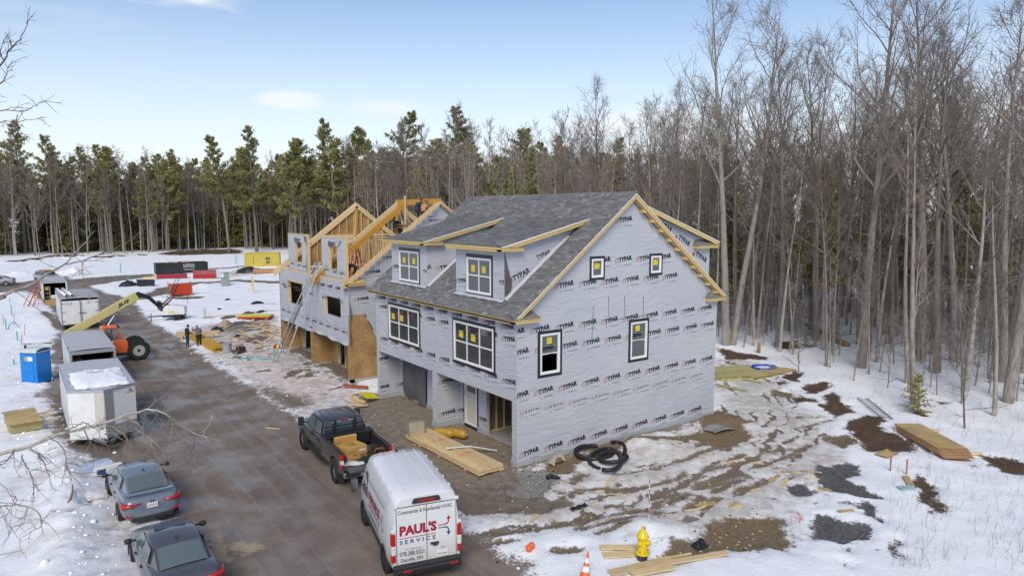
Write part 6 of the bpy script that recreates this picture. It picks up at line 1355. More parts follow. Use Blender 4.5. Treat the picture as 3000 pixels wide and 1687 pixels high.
# ---------------------------------------------------------------- skip, container, hopper, compressor
DU = thing('roll_off_dumpster', 'long black roll-off dumpster heaped with scrap wood', 'dumpster', (6.4,103.6,0), rad(-1))
M['dump'] = mat('dumpster_black', (.022,.026,.032), .5, .25, 2, col2=(.06,.055,.05), thr=(.55,.8))
mb = MB(); mb.prism([(-3.7,.35),(3.75,.35),(3.95,1.95),(-3.95,1.95)], -1.2, -1.12, 'y'); mb.build('side_wall', M['dump'], DU); mb = MB(); mb.prism([(-3.7,.35),(3.75,.35),(3.95,1.95),(-3.95,1.95)], 1.12, 1.2, 'y'); mb.build('side_wall', M['dump'], DU)
for x0, x1 in ((-3.95,-3.75),(3.75,3.95)): mb = MB(); mb.bx(x0,x1,-1.11,1.11,.35,1.95); mb.build('end_wall', M['dump'], DU)
mb = MB(); mb.bx(-3.75,3.75,-1.11,1.11,.35,.42); mb.build('floor', M['dump'], DU)
for y in (-1.24,1.16): mb = MB(); mb.bx(-4.0,4.0,y,y+.08,1.88,1.99); mb.build('top_rail', M['dump'], DU)
for x in (-3.6,-3.2,3.5,3.8): mb = MB(); mb.bx(x-.05,x+.05,-1.27,-1.2,.3,1.9); mb.build('rib', M['dump'], DU)
for y in (-.6,.5): mb = MB(); mb.bx(-3.9,3.9,y,y+.12,.12,.35); mb.build('skid_rail', M['dump'], DU)
for x in (-3.4,3.3):
    for y in (-.7,.7): mb = MB(); mb.tube([(x,y-.12,.13),(x,y+.12,.13)], .13, 12); mb.build('roller', M['steel'], DU)
pr = Print((.3,-1.2,0), (1,0,0), (0,0,1), (0,-1,0), .01); pr.text('A-1 RECYCLE', -.2, 1.52, 1.7, .24, thick=.02); pr.text('DUMPSTER SERVICE', -.2, 1.22, 1.75, .2, thick=.02); pr.text('603-475-4525', -.1, .78, 1.6, .16, thick=.02); pr.build('lettering', DU, [M['plate'], M['plate']])
rng = random.Random(8)
for k in range(26):
    x = rng.uniform(-2.4,1.6); y = rng.uniform(-.8,.8); a = rng.uniform(-.5,.5); mb = MB(); ln = rng.uniform(.5,1.2); p = Vector((x,y,1.9+rng.uniform(-.1,.35))); d = Vector((math.cos(a),math.sin(a)*.6,rng.uniform(-.2,.3))).normalized()
    mb.beam(p-d*ln/2, p+d*ln/2, rng.choice((.1,.25,.5)), .03); o = mb.build('scrap_board', M[rng.choice(('lumber','osb_pale','lumber','card'))], None); o.location = DU.location; o.rotation_euler = DU.rotation_euler; tag(o, 'piece of scrap wood heaped in the black dumpster', 'scrap wood', 'scrap wood heaped in the dumpster')
mb = MB(); mb.bx(-2.6,1.8,-.95,.95,1.2,1.75); q = mb.build('scrap_fill', M['osb_pale'], DU); q['kind'] = 'stuff'
CO = thing('shipping_container', 'yellow corrugated shipping container at the edge of the far wood', 'container', (21.2,108.6,0), rad(-22))
M['cont'] = mat('container_yellow', (.50,.40,.07), .5, .1, 1.2, col2=(.40,.31,.07), thr=(.5,.8))
for s_ in (-1,1):
    mb = MB(); P = []
    for i in range(41):
        x = -3.0+i*.15; P.append((x, s_*(1.2 if i % 2 else 1.23)))
    vs = [(a,b,.2) for a,b in P]+[(a,b,2.75) for a,b in P]; n_ = len(P); mb.add(vs, [(i,i+1,n_+i+1,n_+i) for i in range(n_-1)]); mb.build('side_wall', M['cont'], CO)
    for z in (.12,2.72): mb = MB(); mb.bx(-3.04,3.04,min(s_*1.16,s_*1.25),max(s_*1.16,s_*1.25),z,z+.14); mb.build('rail', M['cont'], CO)
for x in (-3.0,3.0):
    for s_ in (-1,1): mb = MB(); mb.bx(x-.06,x+.06,min(s_*1.14,s_*1.26),max(s_*1.14,s_*1.26),.0,2.9); mb.build('corner_post', M['cont'], CO)
mb = MB(); mb.bx(-2.98,2.98,-1.15,1.15,2.80,2.84); mb.build('roof', M['cont'], CO); mb = MB(); mb.bx(2.94,3.0,-1.15,1.15,.15,2.8); mb.build('end_wall', M['cont'], CO)
for s_ in (-1,1):
    mb = MB(); mb.bx(-3.04,-2.98,min(s_*.01,s_*1.13),max(s_*.01,s_*1.13),.16,2.75); d = mb.build('door', M['cont'], CO)
    for y in (.3,.85): mb = MB(); mb.tube([(-3.07,s_*y,.2),(-3.07,s_*y,2.7)], .025, 6); mb.build('lock_rod', M['steel'], d)
pr = Print((.5,-1.235,0), (1,0,0), (0,0,1), (0,-1,0), .01); pr.text('m', .1, 1.55, .8, .5, thick=.04); pr.text('sc', .2, .95, .7, .42, thick=.04); pr.text('MEDITERRANEAN', -2.0, 2.35, 1.6, .1, rot=-math.pi/2); pr.build('lettering', CO)
HO = thing('steel_hopper', 'orange-red steel tank standing on short legs in the snow', 'tank', (.1,69.8,0), rad(4))
M['hop'] = mat('hopper_red', (.52,.06,.02), .45, .12, 2, col2=(.35,.05,.02), thr=(.6,.8))
mb = MB(); mb.prism([(-1.1,.35),(1.1,.35),(1.2,.5),(1.2,1.65),(-1.2,1.65),(-1.2,.5)], -.6, .6, 'y'); mb.build('tank', M['hop'], HO, bevel=.03)
for x in (-.95,.95):
    for y in (-.5,.5): mb = MB(); mb.bx(x-.1,x+.1,y-.08,y+.08,.0,.36); mb.build('leg', M['hop'], HO)
for x in (-1.25,1.25): mb = MB(); mb.tube([(x,-.55,.3),(x,-.55,1.85),(x,.55,1.85),(x,.55,.3)], .03, 6); mb.build('guard_rail', M['steel'], HO)
for i in range(2): mb = MB(); mb.beam((-1.7+.35*i,-.9,.1), (-.45+.35*i,-.7,2.4), .12, .06); o = mb.build('plank', M['old_wood'], None); o.location = HO.location; tag(o, ('left','right')[i]+' one of two dark planks leaning on the orange-red tank', 'plank', 'planks leaning on the tank')
LT = thing('compressor_trailer', 'small white towed compressor with one dark wheel on the snow', 'compressor', (-4.15,49.2,0), rad(-20))
wm = M['white_metal']
mb = MB(); mb.prism([(-.95,.75),(1.0,.75),(1.05,1.0),(1.0,1.45),(.1,1.62),(-.75,1.62),(-.95,1.3)], -.7, .7, 'y'); mb.build('canopy', wm, LT, bevel=.05); mb = MB(); mb.bx(-.9,.95,-.6,.6,.55,.75); mb.build('chassis', M['black'], LT)
mb = MB(); mb.bx(-.35,.15,-.71,-.70,.95,1.1); mb.build('label_plate', M['sticker'], LT); mb = MB(); mb.bx(-.85,-.5,-.3,.3,1.62,1.8); mb.build('exhaust_box', M['card'], LT)
for s_ in (-1,1):
    wheel(LT, s_*0, 0, .35, .2, s_) if False else None
    o = wheel_mesh(.36,.2,.22).build('wheel', M['rubber'], LT, auto=40); o.location = (.45,s_*.78,.36); o.rotation_euler.z = math.pi/2; m_ = MB(); m_.lathe([(.22,.08),(.2,.09),(.05,.06)], 16, 0, Matrix.Rotation(math.pi/2*s_,4,'Y')); m_.build('rim', M['black'], o)
    mb = MB(); mb.prism([(-.05,.5),(.1,.78),(.8,.78),(.95,.5),(.9,.5),(.77,.74),(.13,.74),(0,.5)], s_*.66, s_*.9, 'y'); mb.build('fender', M['black'], LT)
mb = MB(); mb.beam((-.9,0,.62), (-2.3,0,.55), .1, .1); mb.tube([(-2.0,0,.05),(-2.0,0,.9)], .04, 8); mb.bx(-2.12,-1.88,-.1,.1,.0,.06); mb.build('drawbar', M['black'], LT)
# ================================================================== SMALL THINGS ON THE SITE
def gp(px, py): p = G(px, py); z = gz(p.x, p.y); p = G(px, py, z); return Vector((p.x, p.y, gz(p.x, p.y)))
def gE(a, b): return gp(1500+a/3.22, 1250+b/3.22)
def gD(a, b): return gp(2050+a/1.966, 950+b/1.966)
def gA(a, b): return gp(a/2.862, 600+b/2.862)
def gB(a, b): return gp(a/2.2744, 1050+b/2.2744)
def stack(name, label, cat, loc, rz, boards, mats, names='board'):
    t = thing(name, label, cat, loc, rz)
    for i, (x0,x1,y0,y1,z0,z1) in enumerate(boards): mb = MB(); mb.bx(x0,x1,y0,y1,z0,z1); mb.build(names, mats[i % len(mats)], t)
    return t
R7 = random.Random(7)
# -- lumber bundle in front of the house: long along Y, two tiers of wide boards
bl = []
for k in range(4):
    for i in range(4):
        w_ = .30; x = -.62+i*.31; bl.append((x+.010,x+w_-.006,-2.95+R7.uniform(-.04,.04),2.8+R7.uniform(-.05,.12),.08+k*.045,.08+k*.045+.040))
for i in range(2): x = .0+i*.31; bl.append((x+.004,x+.298,-2.9,2.95,.262,.302))
bl.append((-.07,-.02,-2.75,3.0,.262,.35)); bl.append((-.60,-.32,-2.85,1.6,.262,.300)); bl.append((-.60,.6,-2.0,-1.9,0.0,.078)); bl.append((-.60,.6,1.6,1.7,0,.078)); bl.append((-.60,.6,0,.1,0,.078))
BU = stack('lumber_bundle', 'bundle of long pale boards strapped in orange in front of the garage', 'lumber', (-1.36,2.95,0), rad(2), bl, [M['lumber_y']])
M['strap'] = mat('orange_strap', (.72,.14,.04), .5, .1)
for y in (1.05,-1.1):
    mb = MB(); mb.tube([(-.64,y-.02,.1),(-.64,y,.28),(-.3,y+.03,.315),(.05,y+.04,.36),(.35,y+.06,.315),(.66,y+.1,.30)], .012, 5); mb.build('strap', M['strap'], BU)
DK = thing('duct_section', 'square galvanised duct section standing on the end of the lumber bundle', 'duct', (-1.72,5.45,.26), rad(-8))
for a in ((-.36,.36,-.14,-.13,0,.62),(-.36,.36,.13,.14,0,.62),(-.36,-.35,-.13,.13,0,.62),(.35,.36,-.13,.13,0,.62)): mb = MB(); mb.bx(*a); mb.build('sheet', mat('duct_steel',(.52,.49,.40),.35,.1,3,metal=.5), DK)
for i, (x, y, z, rz, lb) in enumerate(((-.02,4.62,.17,-66,'mustard yellow bagged insulation roll lying by the entrance door'),(-.48,5.05,.17,-58,'mustard yellow bagged roll half hidden behind the lumber bundle'))):
    t = thing('insulation_roll', lb, 'insulation', (x,y,.02), rad(rz)); mb = MB(); mb.tube([(-.5,0,.2),(-.46,0,.2),(-.3,0,.2),(0,0,.2),(.3,0,.2),(.46,0,.2),(.5,0,.2)], [.10,.185,.2,.2,.2,.18,.1], 16); mb.build('bag', mat('mustard_film',(.45,.25,.03),.4,.12,5,bump=.3), t, smooth=True); mb = MB(); mb.bx(.500,.505,-.05,.06,.15,.27); mb.build('label_tag', M['plate'], t)
mb = MB(); a = gp(1240,1292); b = gp(1442,1304); [mb.beam(p_, q_, .10, .03) for p_, q_ in (((-1.75,2.75,.40),(-.72,2.42,.365)),((-.72,2.42,.365),(-.1,2.22,.20)),((-.1,2.22,.20),(.42,2.05,.04)))]; o = mb.build('vinyl_batten', M['vinyl'], None); tag(o, 'long white vinyl trim strip lying across the lumber bundle', 'trim')
# -- hydrant
HY = thing('fire_hydrant', 'yellow fire hydrant on a dark stone-wrapped stub beside the planks', 'hydrant', (-1.62,-8.45,gz(-1.62,-8.45)-.25), rad(20))
M['hyd'] = mat('hydrant_yellow', (.72,.52,.008), .35, .06, 3, coat=.4)
mb = MB(); mb.lathe([(.15,0),(.15,.48)], 18); mb.build('riser', mat('riser_wrap',(.05,.05,.055),.6,.6,14,bump=.3), HY, auto=40)
mb = MB(); mb.lathe([(.22,.46),(.22,.50),(.22,.53),(.15,.535),(.145,.9),(.15,.95),(.185,.955),(.185,1.0),(.165,1.02),(.15,1.06),(.10,1.13),(.05,1.17),(.045,1.2),(.045,1.27),(.0,1.275)], 20); mb.build('barrel', M['hyd'], HY, auto=40)
for a, r, l_ in ((0,.075,.24),(math.pi/2,.06,.22),(-math.pi/2,.06,.22)): mb = MB(); mb.lathe([(r,.0),(r,l_-.06),(r*1.25,l_-.06),(r*1.25,l_-.02),(r*.5,l_),(r*.4,l_+.04)], 12, 0, Matrix.Rotation(a,4,'Z') @ Matrix.Translation((0,0,.82)) @ Matrix.Rotation(math.pi/2,4,'X')); mb.build('nozzle', M['hyd'], HY, auto=40)
for k in range(8): a = k*math.pi/4; mb = MB(); mb.lathe([(.018,.53),(.018,.56)], 6, 0, Matrix.Translation((.185*math.cos(a),.185*math.sin(a),0))); mb.build('bolt', M['steel'], HY)
mb = MB(); mb.tube([(.16,.05,1.02),(.26,.05,1.03),(.28,.05,1.14)], .015, 6); mb.build('flag_bracket', M['black'], HY)
# -- snow marker, cone, boards by the hydrant
p = gE(1290,920); t = thing('snow_marker', 'thin red and white striped snow marker pole behind the hydrant', 'marker pole', p)
for k in range(8): mb = MB(); mb.tube([(0,0,k*.17),(0,0,k*.17+.17)], .012, 6); mb.build('band', M['red'] if k % 2 else M['vinyl'], t)
p = gp(1712,1694); t = thing('traffic_cone', 'orange and white traffic cone leaning at the bottom edge', 'cone', (p.x,p.y,p.z-.02)); t.rotation_euler = (rad(-6),rad(16),0)
for z0, z1, m_ in ((0,.18,'orange'),(.18,.33,'vinyl'),(.33,.42,'orange'),(.42,.55,'vinyl'),(.55,.72,'orange')): r = lambda z: .15-.165*z/.9; mb = MB(); mb.lathe([(r(z0),z0+.03),(r(z1),z1+.03)], 16); mb.build('band', M[m_], t, auto=40)
mb = MB(); mb.bx(-.2,.2,-.2,.2,0,.03); mb.build('base', M['orange'], t)
def board(a, b, wd, th, lift, m_, label, name='plank', cat='plank', group=None):
    a = Vector(a); b = Vector(b); c = (a+b)/2; L_ = (b-a).length; ang = math.atan2(b.y-a.y, b.x-a.x); mb = MB(); mb.bx(-L_/2,L_/2,-wd/2,wd/2,0,th); o = mb.build(name, M[m_], None, bevel=.004)
    zz = [gz(q.x,q.y) for q in (a,b,c)]; o.location = (c.x,c.y,max(zz[2],(zz[0]+zz[1])/2)+lift); o.rotation_euler = (0,-math.atan2(zz[1]-zz[0],L_)*.8,ang); return tag(o, label, cat, group)
board(gE(830,1160), gE(1180,1110), .28, .04, .05, 'lumber', 'wide pale plank behind the hydrant, upper of the two'); board(gE(860,1225), gE(1170,1185), .32, .04, .02, 'lumber', 'wide pale plank behind the hydrant, lower of the two')
board(gE(930,1410), gE(1500,1290), .35, .04, .06, 'lumber', 'widest plank lying in front of the hydrant'); board(gE(1420,1330), gE(2030,1225), .24, .04, .05, 'lumber', 'long plank lying right of the hydrant'); board(gE(1300,1300), gE(1690,1240), .07, .05, .1, 'lumber', 'narrow lath lying over the planks right of the hydrant'); board(gE(1130,1420), gE(1520,1370), .3, .04, .10, 'lumber', 'short wide board cut by the bottom edge')
p = gE(160,1165); t = thing('orange_balls', 'pair of small orange plastic floats lying in the mud', 'floats', p); 
for x, z in ((0,.09),(.14,.11)): mb = MB(); mb.lathe([(.02,z-.11),(.08,z-.08),(.11,z),(.08,z+.08),(.02,z+.11)], 12, 0, Matrix.Translation((x,x*.4,0))); mb.build('ball', M['strap'], t, smooth=True)
# -- coil of black corrugated pipe
CP = thing('corrugated_pipe', 'tangled coil of black corrugated drain pipe by the gable wall', 'pipe', (0,0,0))
M['corr'] = mat('black_corrugated', (.016,.017,.019), .42, .2)
for cx_, cy_, a_, b_, t0, t1, z0, z1, tl in ((775,238,180,62,-.35,4.9,.14,.22,0),(885,308,150,100,1.9,8.0,.14,.30,.1),(950,285,128,48,-.6,5.4,.34,.26,-.1),(960,215,110,70,-1.9,.5,.12,.12,.2)):
    pts = []
    for i in range(90):
        t = t0+(t1-t0)*i/89; z = z0+(z1-z0)*i/89+.03*math.sin(t*2); k = 1+.04*math.sin(t*3+cx_); x, y = a_*k*math.cos(t), b_*k*math.sin(t); pts.append(G(1500+(cx_+x-tl*y)/3.22, 1250+(cy_+y+tl*x*.5)/3.22, z))
    mb = MB(); mb.tube(pts, [.088+(.010 if i % 2 else -.008) for i in range(len(pts))], 10); mb.build('loop', M['corr'], CP, smooth=True)
# -- torn paper sack, grey felt sheet, small litter
p = gE(430,330); t = thing('paper_sack', 'torn beige paper sack against the foot of the gable wall', 'sack', p, rad(20)); M['kraft'] = mat('kraft_paper', (.34,.27,.20), .8, .2, 4, bump=.5)
for k in range(3): mb = MB(); mb.grid(lambda u, v: ((u-.5)*.55+.25*k-.25, (v-.5)*.35+.05*math.sin(u*7+k), .02+.30*abs(math.sin(u*3+v*2+k))*math.sin(math.pi*min(1,u+.1))), 10, 8); mb.build('paper_fold', M['kraft'], t, smooth=True)
p = gE(1950,30); mb = MB(); mb.grid(lambda u, v: ((u-.5)*1.3+.1*math.sin(v*6), (v-.5)*.85, .04+.14*math.sin(math.pi*u)*math.sin(v*4+1)**2), 14, 10); o = mb.build('felt_sheet', mat('grey_felt',(.22,.20,.21),.8,.15), None, smooth=True); o.location = (p.x,p.y,p.z+.02); o.rotation_euler.z = rad(-10); tag(o, 'crumpled grey felt sheet on the brown mound at the gable corner', 'sheet')
p = gE(380,500); mb = MB(); mb.tube([(-.2,.1,.12),(-.05,.08,.16),(.15,-.02,.1),(.25,-.15,.02)], .08, 8); o = mb.build('pipe_offcut', M['corr'], None, smooth=True); o.location = p; tag(o, 'short bent offcut of black pipe on the gravel', 'pipe')
p = gE(630,770); mb = MB(); mb.grid(lambda u, v: ((u-.5)*.75, (v-.5)*.22, .03+.06*abs(math.sin(u*8+v*3))), 10, 5); o = mb.build('black_rag', M['black'], None, smooth=True); o.location = p; tag(o, 'black plastic rag lying in the rutted ice', 'rag')
p = gE(1770,1120); mb = MB(); mb.grid(lambda u, v: ((u-.5)*.55, (v-.5)*.4, .02+.22*math.sin(math.pi*u)*math.sin(math.pi*v)*(1+.3*math.sin(u*11))), 10, 8); o = mb.build('black_bag', M['black'], None, smooth=True); o.location = p; tag(o, 'small crumpled black bag on the brown mud patch', 'bag')
p = gE(1660,840); mb = MB(); mb.bx(-.5,.45,-.28,.28,0,.015); o = mb.build('roof_sheet', mat('grey_board',(.20,.18,.17)), None); o.location = (p.x,p.y,p.z+.02); o.rotation_euler = (0,.04,rad(15)); tag(o, 'flat grey sheet half sunk in the wet ice', 'sheet')
scr = [(1440,730),(1700,795),(1830,750),(2120,760),(2080,735),(1080,660),(790,735),(905,530),(960,490),(210,870),(1340,270),(1820,260),(2090,330),(2300,600),(980,640),(830,610),(1900,262),(1000,265)]
for i, q in enumerate(scr):
    p = gE(*q); a = R7.uniform(-.6,.9); ln = R7.uniform(.3,.8); d = Vector((math.cos(a),math.sin(a),0))*ln/2
    board(p-d, p+d, R7.choice((.06,.09,.12)), .03, .01, R7.choice(('lumber','lumber','osb_pale')), 'short scrap of lumber lying on the rutted ice', 'scrap_board', 'scrap wood', 'lumber scraps on the rutted ice')
for i, q in enumerate([(430,890),(490,910),(650,890),(640,850),(720,960),(210,1050),(35,1040),(840,1080),(500,850),(330,800),(560,870)]):
    p = gD(*q); a = R7.uniform(-.9,.4); ln = R7.uniform(.4,.9); d = Vector((math.cos(a),math.sin(a),0))*ln/2
    board(p-d, p+d, R7.choice((.1,.15,.25)), .03, .01, R7.choice(('lumber','osb_pale')), 'scrap board beside the dark asphalt patch', 'scrap_board', 'scrap wood', 'scrap boards by the asphalt patch')
p = gD(570,1130); mb = MB(); mb.tube([(-.4,0,.03),(-.15,.2,.12),(.1,-.1,.05),(.2,.2,.2),(.4,.3,.03),(.15,.0,.10),(-.2,-.15,.03)], .012, 5); o = mb.build('orange_twine', M['strap'], None, smooth=True); o.location = p; tag(o, 'tangle of orange strapping on the mud', 'strapping')
# -- plywood stack in the snow, fanned
PS_ = thing('plywood_stack', 'fanned stack of strand board sheets with red edges on the snow', 'sheet stack', (16.43,-8.65,gz(16.43,-8.65)), rad(51.5))
M['red_edge'] = mat('red_edge', (.33,.07,.03), .7, .2)
for k in range(7):
    t = k/6; dx = (6-k)*-.13; dy = (6-k)*.03; z = .12+k*.026; mb = MB(); mb.bx(-1.75+dx,1.95+dx,-.62+dy,.62+dy,z,z+.013); mb.f; s_ = mb.build('sheet', [M['osb_pale'],M['red_edge']], PS_); s_.data.polygons.foreach_set('material_index', [1,0,1,1,1,1]) ; s_.rotation_euler.z = rad(R7.uniform(-.6,.6)); s_.rotation_euler.y = rad(1.2)
for x in (-1.6,1.5): mb = MB(); mb.bx(x-.05,x+.05,-1.3,.8,.03,.115); mb.build('bearer', M['lumber_y'], PS_)
p = gD(1080,755); mb = MB(); mb.grid(lambda u, v: ((u-.5)*1.1, (v-.5)*.55, .05+.10*math.sin(u*5)*math.sin(v*3)), 10, 6); o = mb.build('kraft_sheet', mat('kraft_sheet',(.42,.30,.13),.8,.1), None, smooth=True); o.location = (p.x,p.y,p.z+.04); tag(o, 'curled brown paper sheet near the plywood stack', 'paper')
p = gD(1200,910); mb = MB(); mb.bx(-.5,.5,-.12,.12,.0,.03); o = mb.build('scrap_board', M['osb_pale'], None); o.location = (p.x,p.y,p.z+.05); o.rotation_euler.z = rad(35); tag(o, 'pointed strand board offcut on the snow by the mulch patch', 'scrap wood')
p = gD(1190,950); mb = MB(); mb.bx(-.3,.3,-.15,.15,.0,.03); o = mb.build('foam_board', mat('blue_foam',(.28,.45,.48)), None); o.location = (p.x,p.y,p.z+.03); o.rotation_euler.z = rad(-30); tag(o, 'pale blue foam board scrap on the snow', 'foam board')
for q, lb in (((1097,845),'left one of two survey stakes with pink ribbon in the snow'),((1190,865),'right one of two survey stakes with pink ribbon in the snow')):
    p = gD(*q); t = thing('survey_stake', lb, 'stake', (p.x,p.y,p.z-.05)); mb = MB(); mb.bx(-.025,.025,-.015,.015,0,.65); mb.build('stake', M['old_wood'], t); mb = MB(); mb.bx(-.03,.03,-.02,.02,.5,.66); mb.bx(.02,.05,-.01,.01,.1,.5); mb.build('ribbon', mat('pink_ribbon',(.6,.05,.12)), t)
def ladder(name, label, p, q, width, rungs, m_, parent_rot=None, rail=(.03,.075), rm=None):
    """straight ladder between two base/top centre points; side direction horizontal"""
    p = Vector(p); q = Vector(q); d = q-p; s_ = d.cross(Vector((0,0,1))).normalized()*width/2
    if s_.length < 1e-3: s_ = Vector((width/2,0,0))
    t = thing(name, label, 'ladder', p)
    nn = s_.cross(d).normalized()
    for k in (-1,1): mb = MB(); mb.beam(s_*k, d+s_*k, rail[0], rail[1], up=nn); mb.build('rail', m_, t)
    for i in range(rungs): f = (i+.5)/rungs; mb = MB(); mb.tube([d*f-s_, d*f+s_], .016, 6); mb.build('rung', rm or m_, t)
    return t
a = (gD(900,430)+gD(970,435))/2; b = (gD(1070,555)+gD(1090,545))/2; ladder('ladder', 'grey wooden ladder lying on the snow left of the small spruce', a+Vector((0,0,.08)), b+Vector((0,0,.08)), .48, 11, M['steel'])
# -- lumber pile and sheet behind the house corner
bl = []
for k in range(9): bl.append((-2.6+R7.uniform(-.4,.3),2.4+R7.uniform(-.4,.6),-1.9+k*.36,-1.9+k*.36+.29,.02+.03*(k%3),.10+.03*(k%3)))
for k in range(5): bl.append((-2.2+R7.uniform(-.4,.3),2.2,-1.6+k*.4,-1.6+k*.4+.29,.17,.21+.02*(k%2)))
LP = stack('lumber_pile', 'loose pile of greenish treated lumber behind the house corner', 'lumber', (20.3,5.3,gz(20.3,5.3)), rad(-20), bl, [M['treated']])
for a, b, lb in (((150,300),(355,340),'longest treated pole lying in front of the lumber pile'),((120,325),(310,318),'treated pole under the strand board sheet'),((90,350),(265,388),'single treated pole lying on the ice beside the house')): board(gD(*a), gD(*b), .12, .09, .03, 'treated', lb, 'timber_pole', 'pole')
p = (gD(275,300)+gD(520,255))/2; t = thing('battened_sheet', 'large strand board sheet with two battens lying by the blue hose', 'sheet', (p.x,p.y,p.z+.10), math.atan2((gD(440,245)-gD(275,300)).y,(gD(440,245)-gD(275,300)).x)); mb = MB(); mb.bx(-2.1,2.1,-.65,.65,0,.03); mb.build('sheet', M['osb_pale'], t)
for x in (-1.3,1.4): mb = MB(); mb.bx(x-.06,x+.06,-.64,.64,.031,.06); mb.build('batten', M['lumber_y'], t)
p = gD(378,248); t = thing('hose_coil', 'bright blue coil of water pipe lying on the snow', 'hose', (p.x,p.y,p.z+.05)); M['hose'] = mat('blue_hose', (.0,.08,.50), .35, .1)
for k in range(7): mb = MB(); r = .95-.045*k; mb.tube([(r*math.cos(a),r*.85*math.sin(a)+.05*k,.03+.025*(k%3)+.04*math.sin(a+k)) for a in np.linspace(0,6.2,36)], .022, 6, closed=True); mb.build('loop', M['hose'], t, smooth=True)
p = gD(800,110); q = gD(600,20); mb = MB(); mb.tube([gD(600,25)+Vector((0,0,.5)), gD(720,80)+Vector((0,0,.35)), gD(850,135)+Vector((0,0,.1))], [.14,.2,.24], 10); o = mb.build('fallen_log', M['bark_dark'] if 'bark_dark' in M else M['old_wood'], None, smooth=True); tag(o, 'pale fallen log lying between the trees right of the house', 'log')
p = gD(340,155); mb = MB(); mb.lathe([(.13,0),(.12,.5),(.11,.85),(.02,.9)], 9); o = mb.build('stump', M['old_wood'], None, smooth=True); o.location = (p.x,p.y,p.z-.1); tag(o, 'thin broken stump in front of the right wood', 'stump')
# -- scrap pile by the pickup
SP = (-1.6,13.0)
for i in range(16):
    a = R7.uniform(0,3.1); ln = R7.uniform(.5,1.3); x, y = -1.5+R7.gauss(0,.42), 12.9+R7.gauss(0,.55); mb = MB(); mb.bx(-ln/2,ln/2,-.07,.07,0,.04); o = mb.build('scrap_board', M['lumber'], None); o.location = (x,y,.03+.04*(i//3)*.6); o.rotation_euler = (R7.uniform(-.15,.15),R7.uniform(-.2,.2),a); tag(o, 'pale lumber offcut heaped beside the far fin of the finished house', 'scrap wood', 'offcuts heaped beside the far fin')
mb = MB(); mb.bx(-.45,.45,-.35,.35,0,.02); o = mb.build('yellow_sheet', mat('yellow_board',(.62,.56,.02),.5,.1), None); o.location = (-.72,12.75,.32); o.rotation_euler = (.35,.2,.3); tag(o, 'bright yellow foam sheet on top of the offcut heap', 'sheet')
mb = MB(); mb.grid(lambda u, v: ((u-.5)*1.2, (v-.5)*.9, .05+.35*math.sin(math.pi*u)*math.sin(math.pi*v)*(.7+.4*math.sin(u*9+v*7))), 14, 10); o = mb.build('plastic_wrap', mat('grey_film',(.35,.36,.38),.35,.2), None, smooth=True); o.location = (-2.35,12.6,.03); tag(o, 'crumpled grey plastic film at the left of the offcut heap', 'plastic film')
board((-.9,16.0,0), (.0,14.6,0), .14, .14, .08, 'red_edge', 'dark red steel beam lying between the two houses', 'steel_girder', 'girder')
board(G(1010-230,1255), G(1010-190,1258), .09, .03, .02, 'lumber', 'single lath lying on the road left of the pickup')
# -- extension ladders against the second house
for i, (a, lb) in enumerate(((Vector((-2.08,25.4,0)),'left one of two aluminium extension ladders against the framed house'),(Vector((-2.53,22.45,0)),'right one of two aluminium extension ladders against the framed house'))):
    top = Vector((-.06,21.95-.55*i,7.1)); d = top-a
    t = ladder('extension_ladder', lb, a+Vector((0,0,.02)), a+d*.62, .45, 13, M['alu']); s2 = ladder('extension_ladder', '', a+d*.40+Vector((-.06,0,.06)), top, .38, 13, M['alu'])
    for c in list(s2.children): c.parent = t; c.location = s2.location-t.location
    bpy.data.objects.remove(s2)
    for k in (-1,1): mb = MB(); s_ = d.cross(Vector((0,0,1))).normalized()*.225*k; mb.bx(s_.x-.04,s_.x+.04,s_.y-.04,s_.y+.04,-.02,.06); mb.build('foot', M['black'], t)
# -- red step ladder on the upper floor of the second house
t = thing('step_ladder', 'red fibreglass step ladder standing on the upper floor of the framed house', 'ladder', (2.9,22.55,5.995), rad(100))
for y, lean in ((-.28,.26),(.28,-.26)):
    for s_ in (-1,1): mb = MB(); mb.beam((s_*.28,y*1.5,0), (s_*.17,y*.15,1.95), .04, .07); mb.build('rail', M['red'], t)
for k in range(5): z = .3+k*.34; f = z/1.95; mb = MB(); mb.bx(-.28+.1*f,.28-.1*f,-.42*(1-f)-.06*f-.05,-.42*(1-f)-.06*f+.05,z,z+.03); mb.build('tread', M['alu'], t)
mb = MB(); mb.bx(-.2,.2,-.1,.1,1.93,1.99); mb.build('top_cap', M['sticker'], t)
# -- ladders leaning on the far trailer
a, b = gA(300,835), GA(335,650,2.0); ladder('ladder', 'long red fibreglass ladder leaning on the far grey trailer', a, Vector((-14.0,72.3,2.5)), .45, 10, M['red'])
for i, q in enumerate(((215,850),(255,855))):
    a = gA(*q); ladder('step_ladder', ('left','right')[i]+' one of two red ladders with yellow ends on the snow', a+Vector((0,0,.02)), a+Vector((.9,1.2,1.75)), .5, 5, M['red'], rm=M['sticker'])
p = gB(360,235); ladder('ladder', 'short aluminium ladder leaning on the left side of the V-nosed trailer', p, Vector((-14.68,20.0,1.9)), .4, 7, M['alu'])
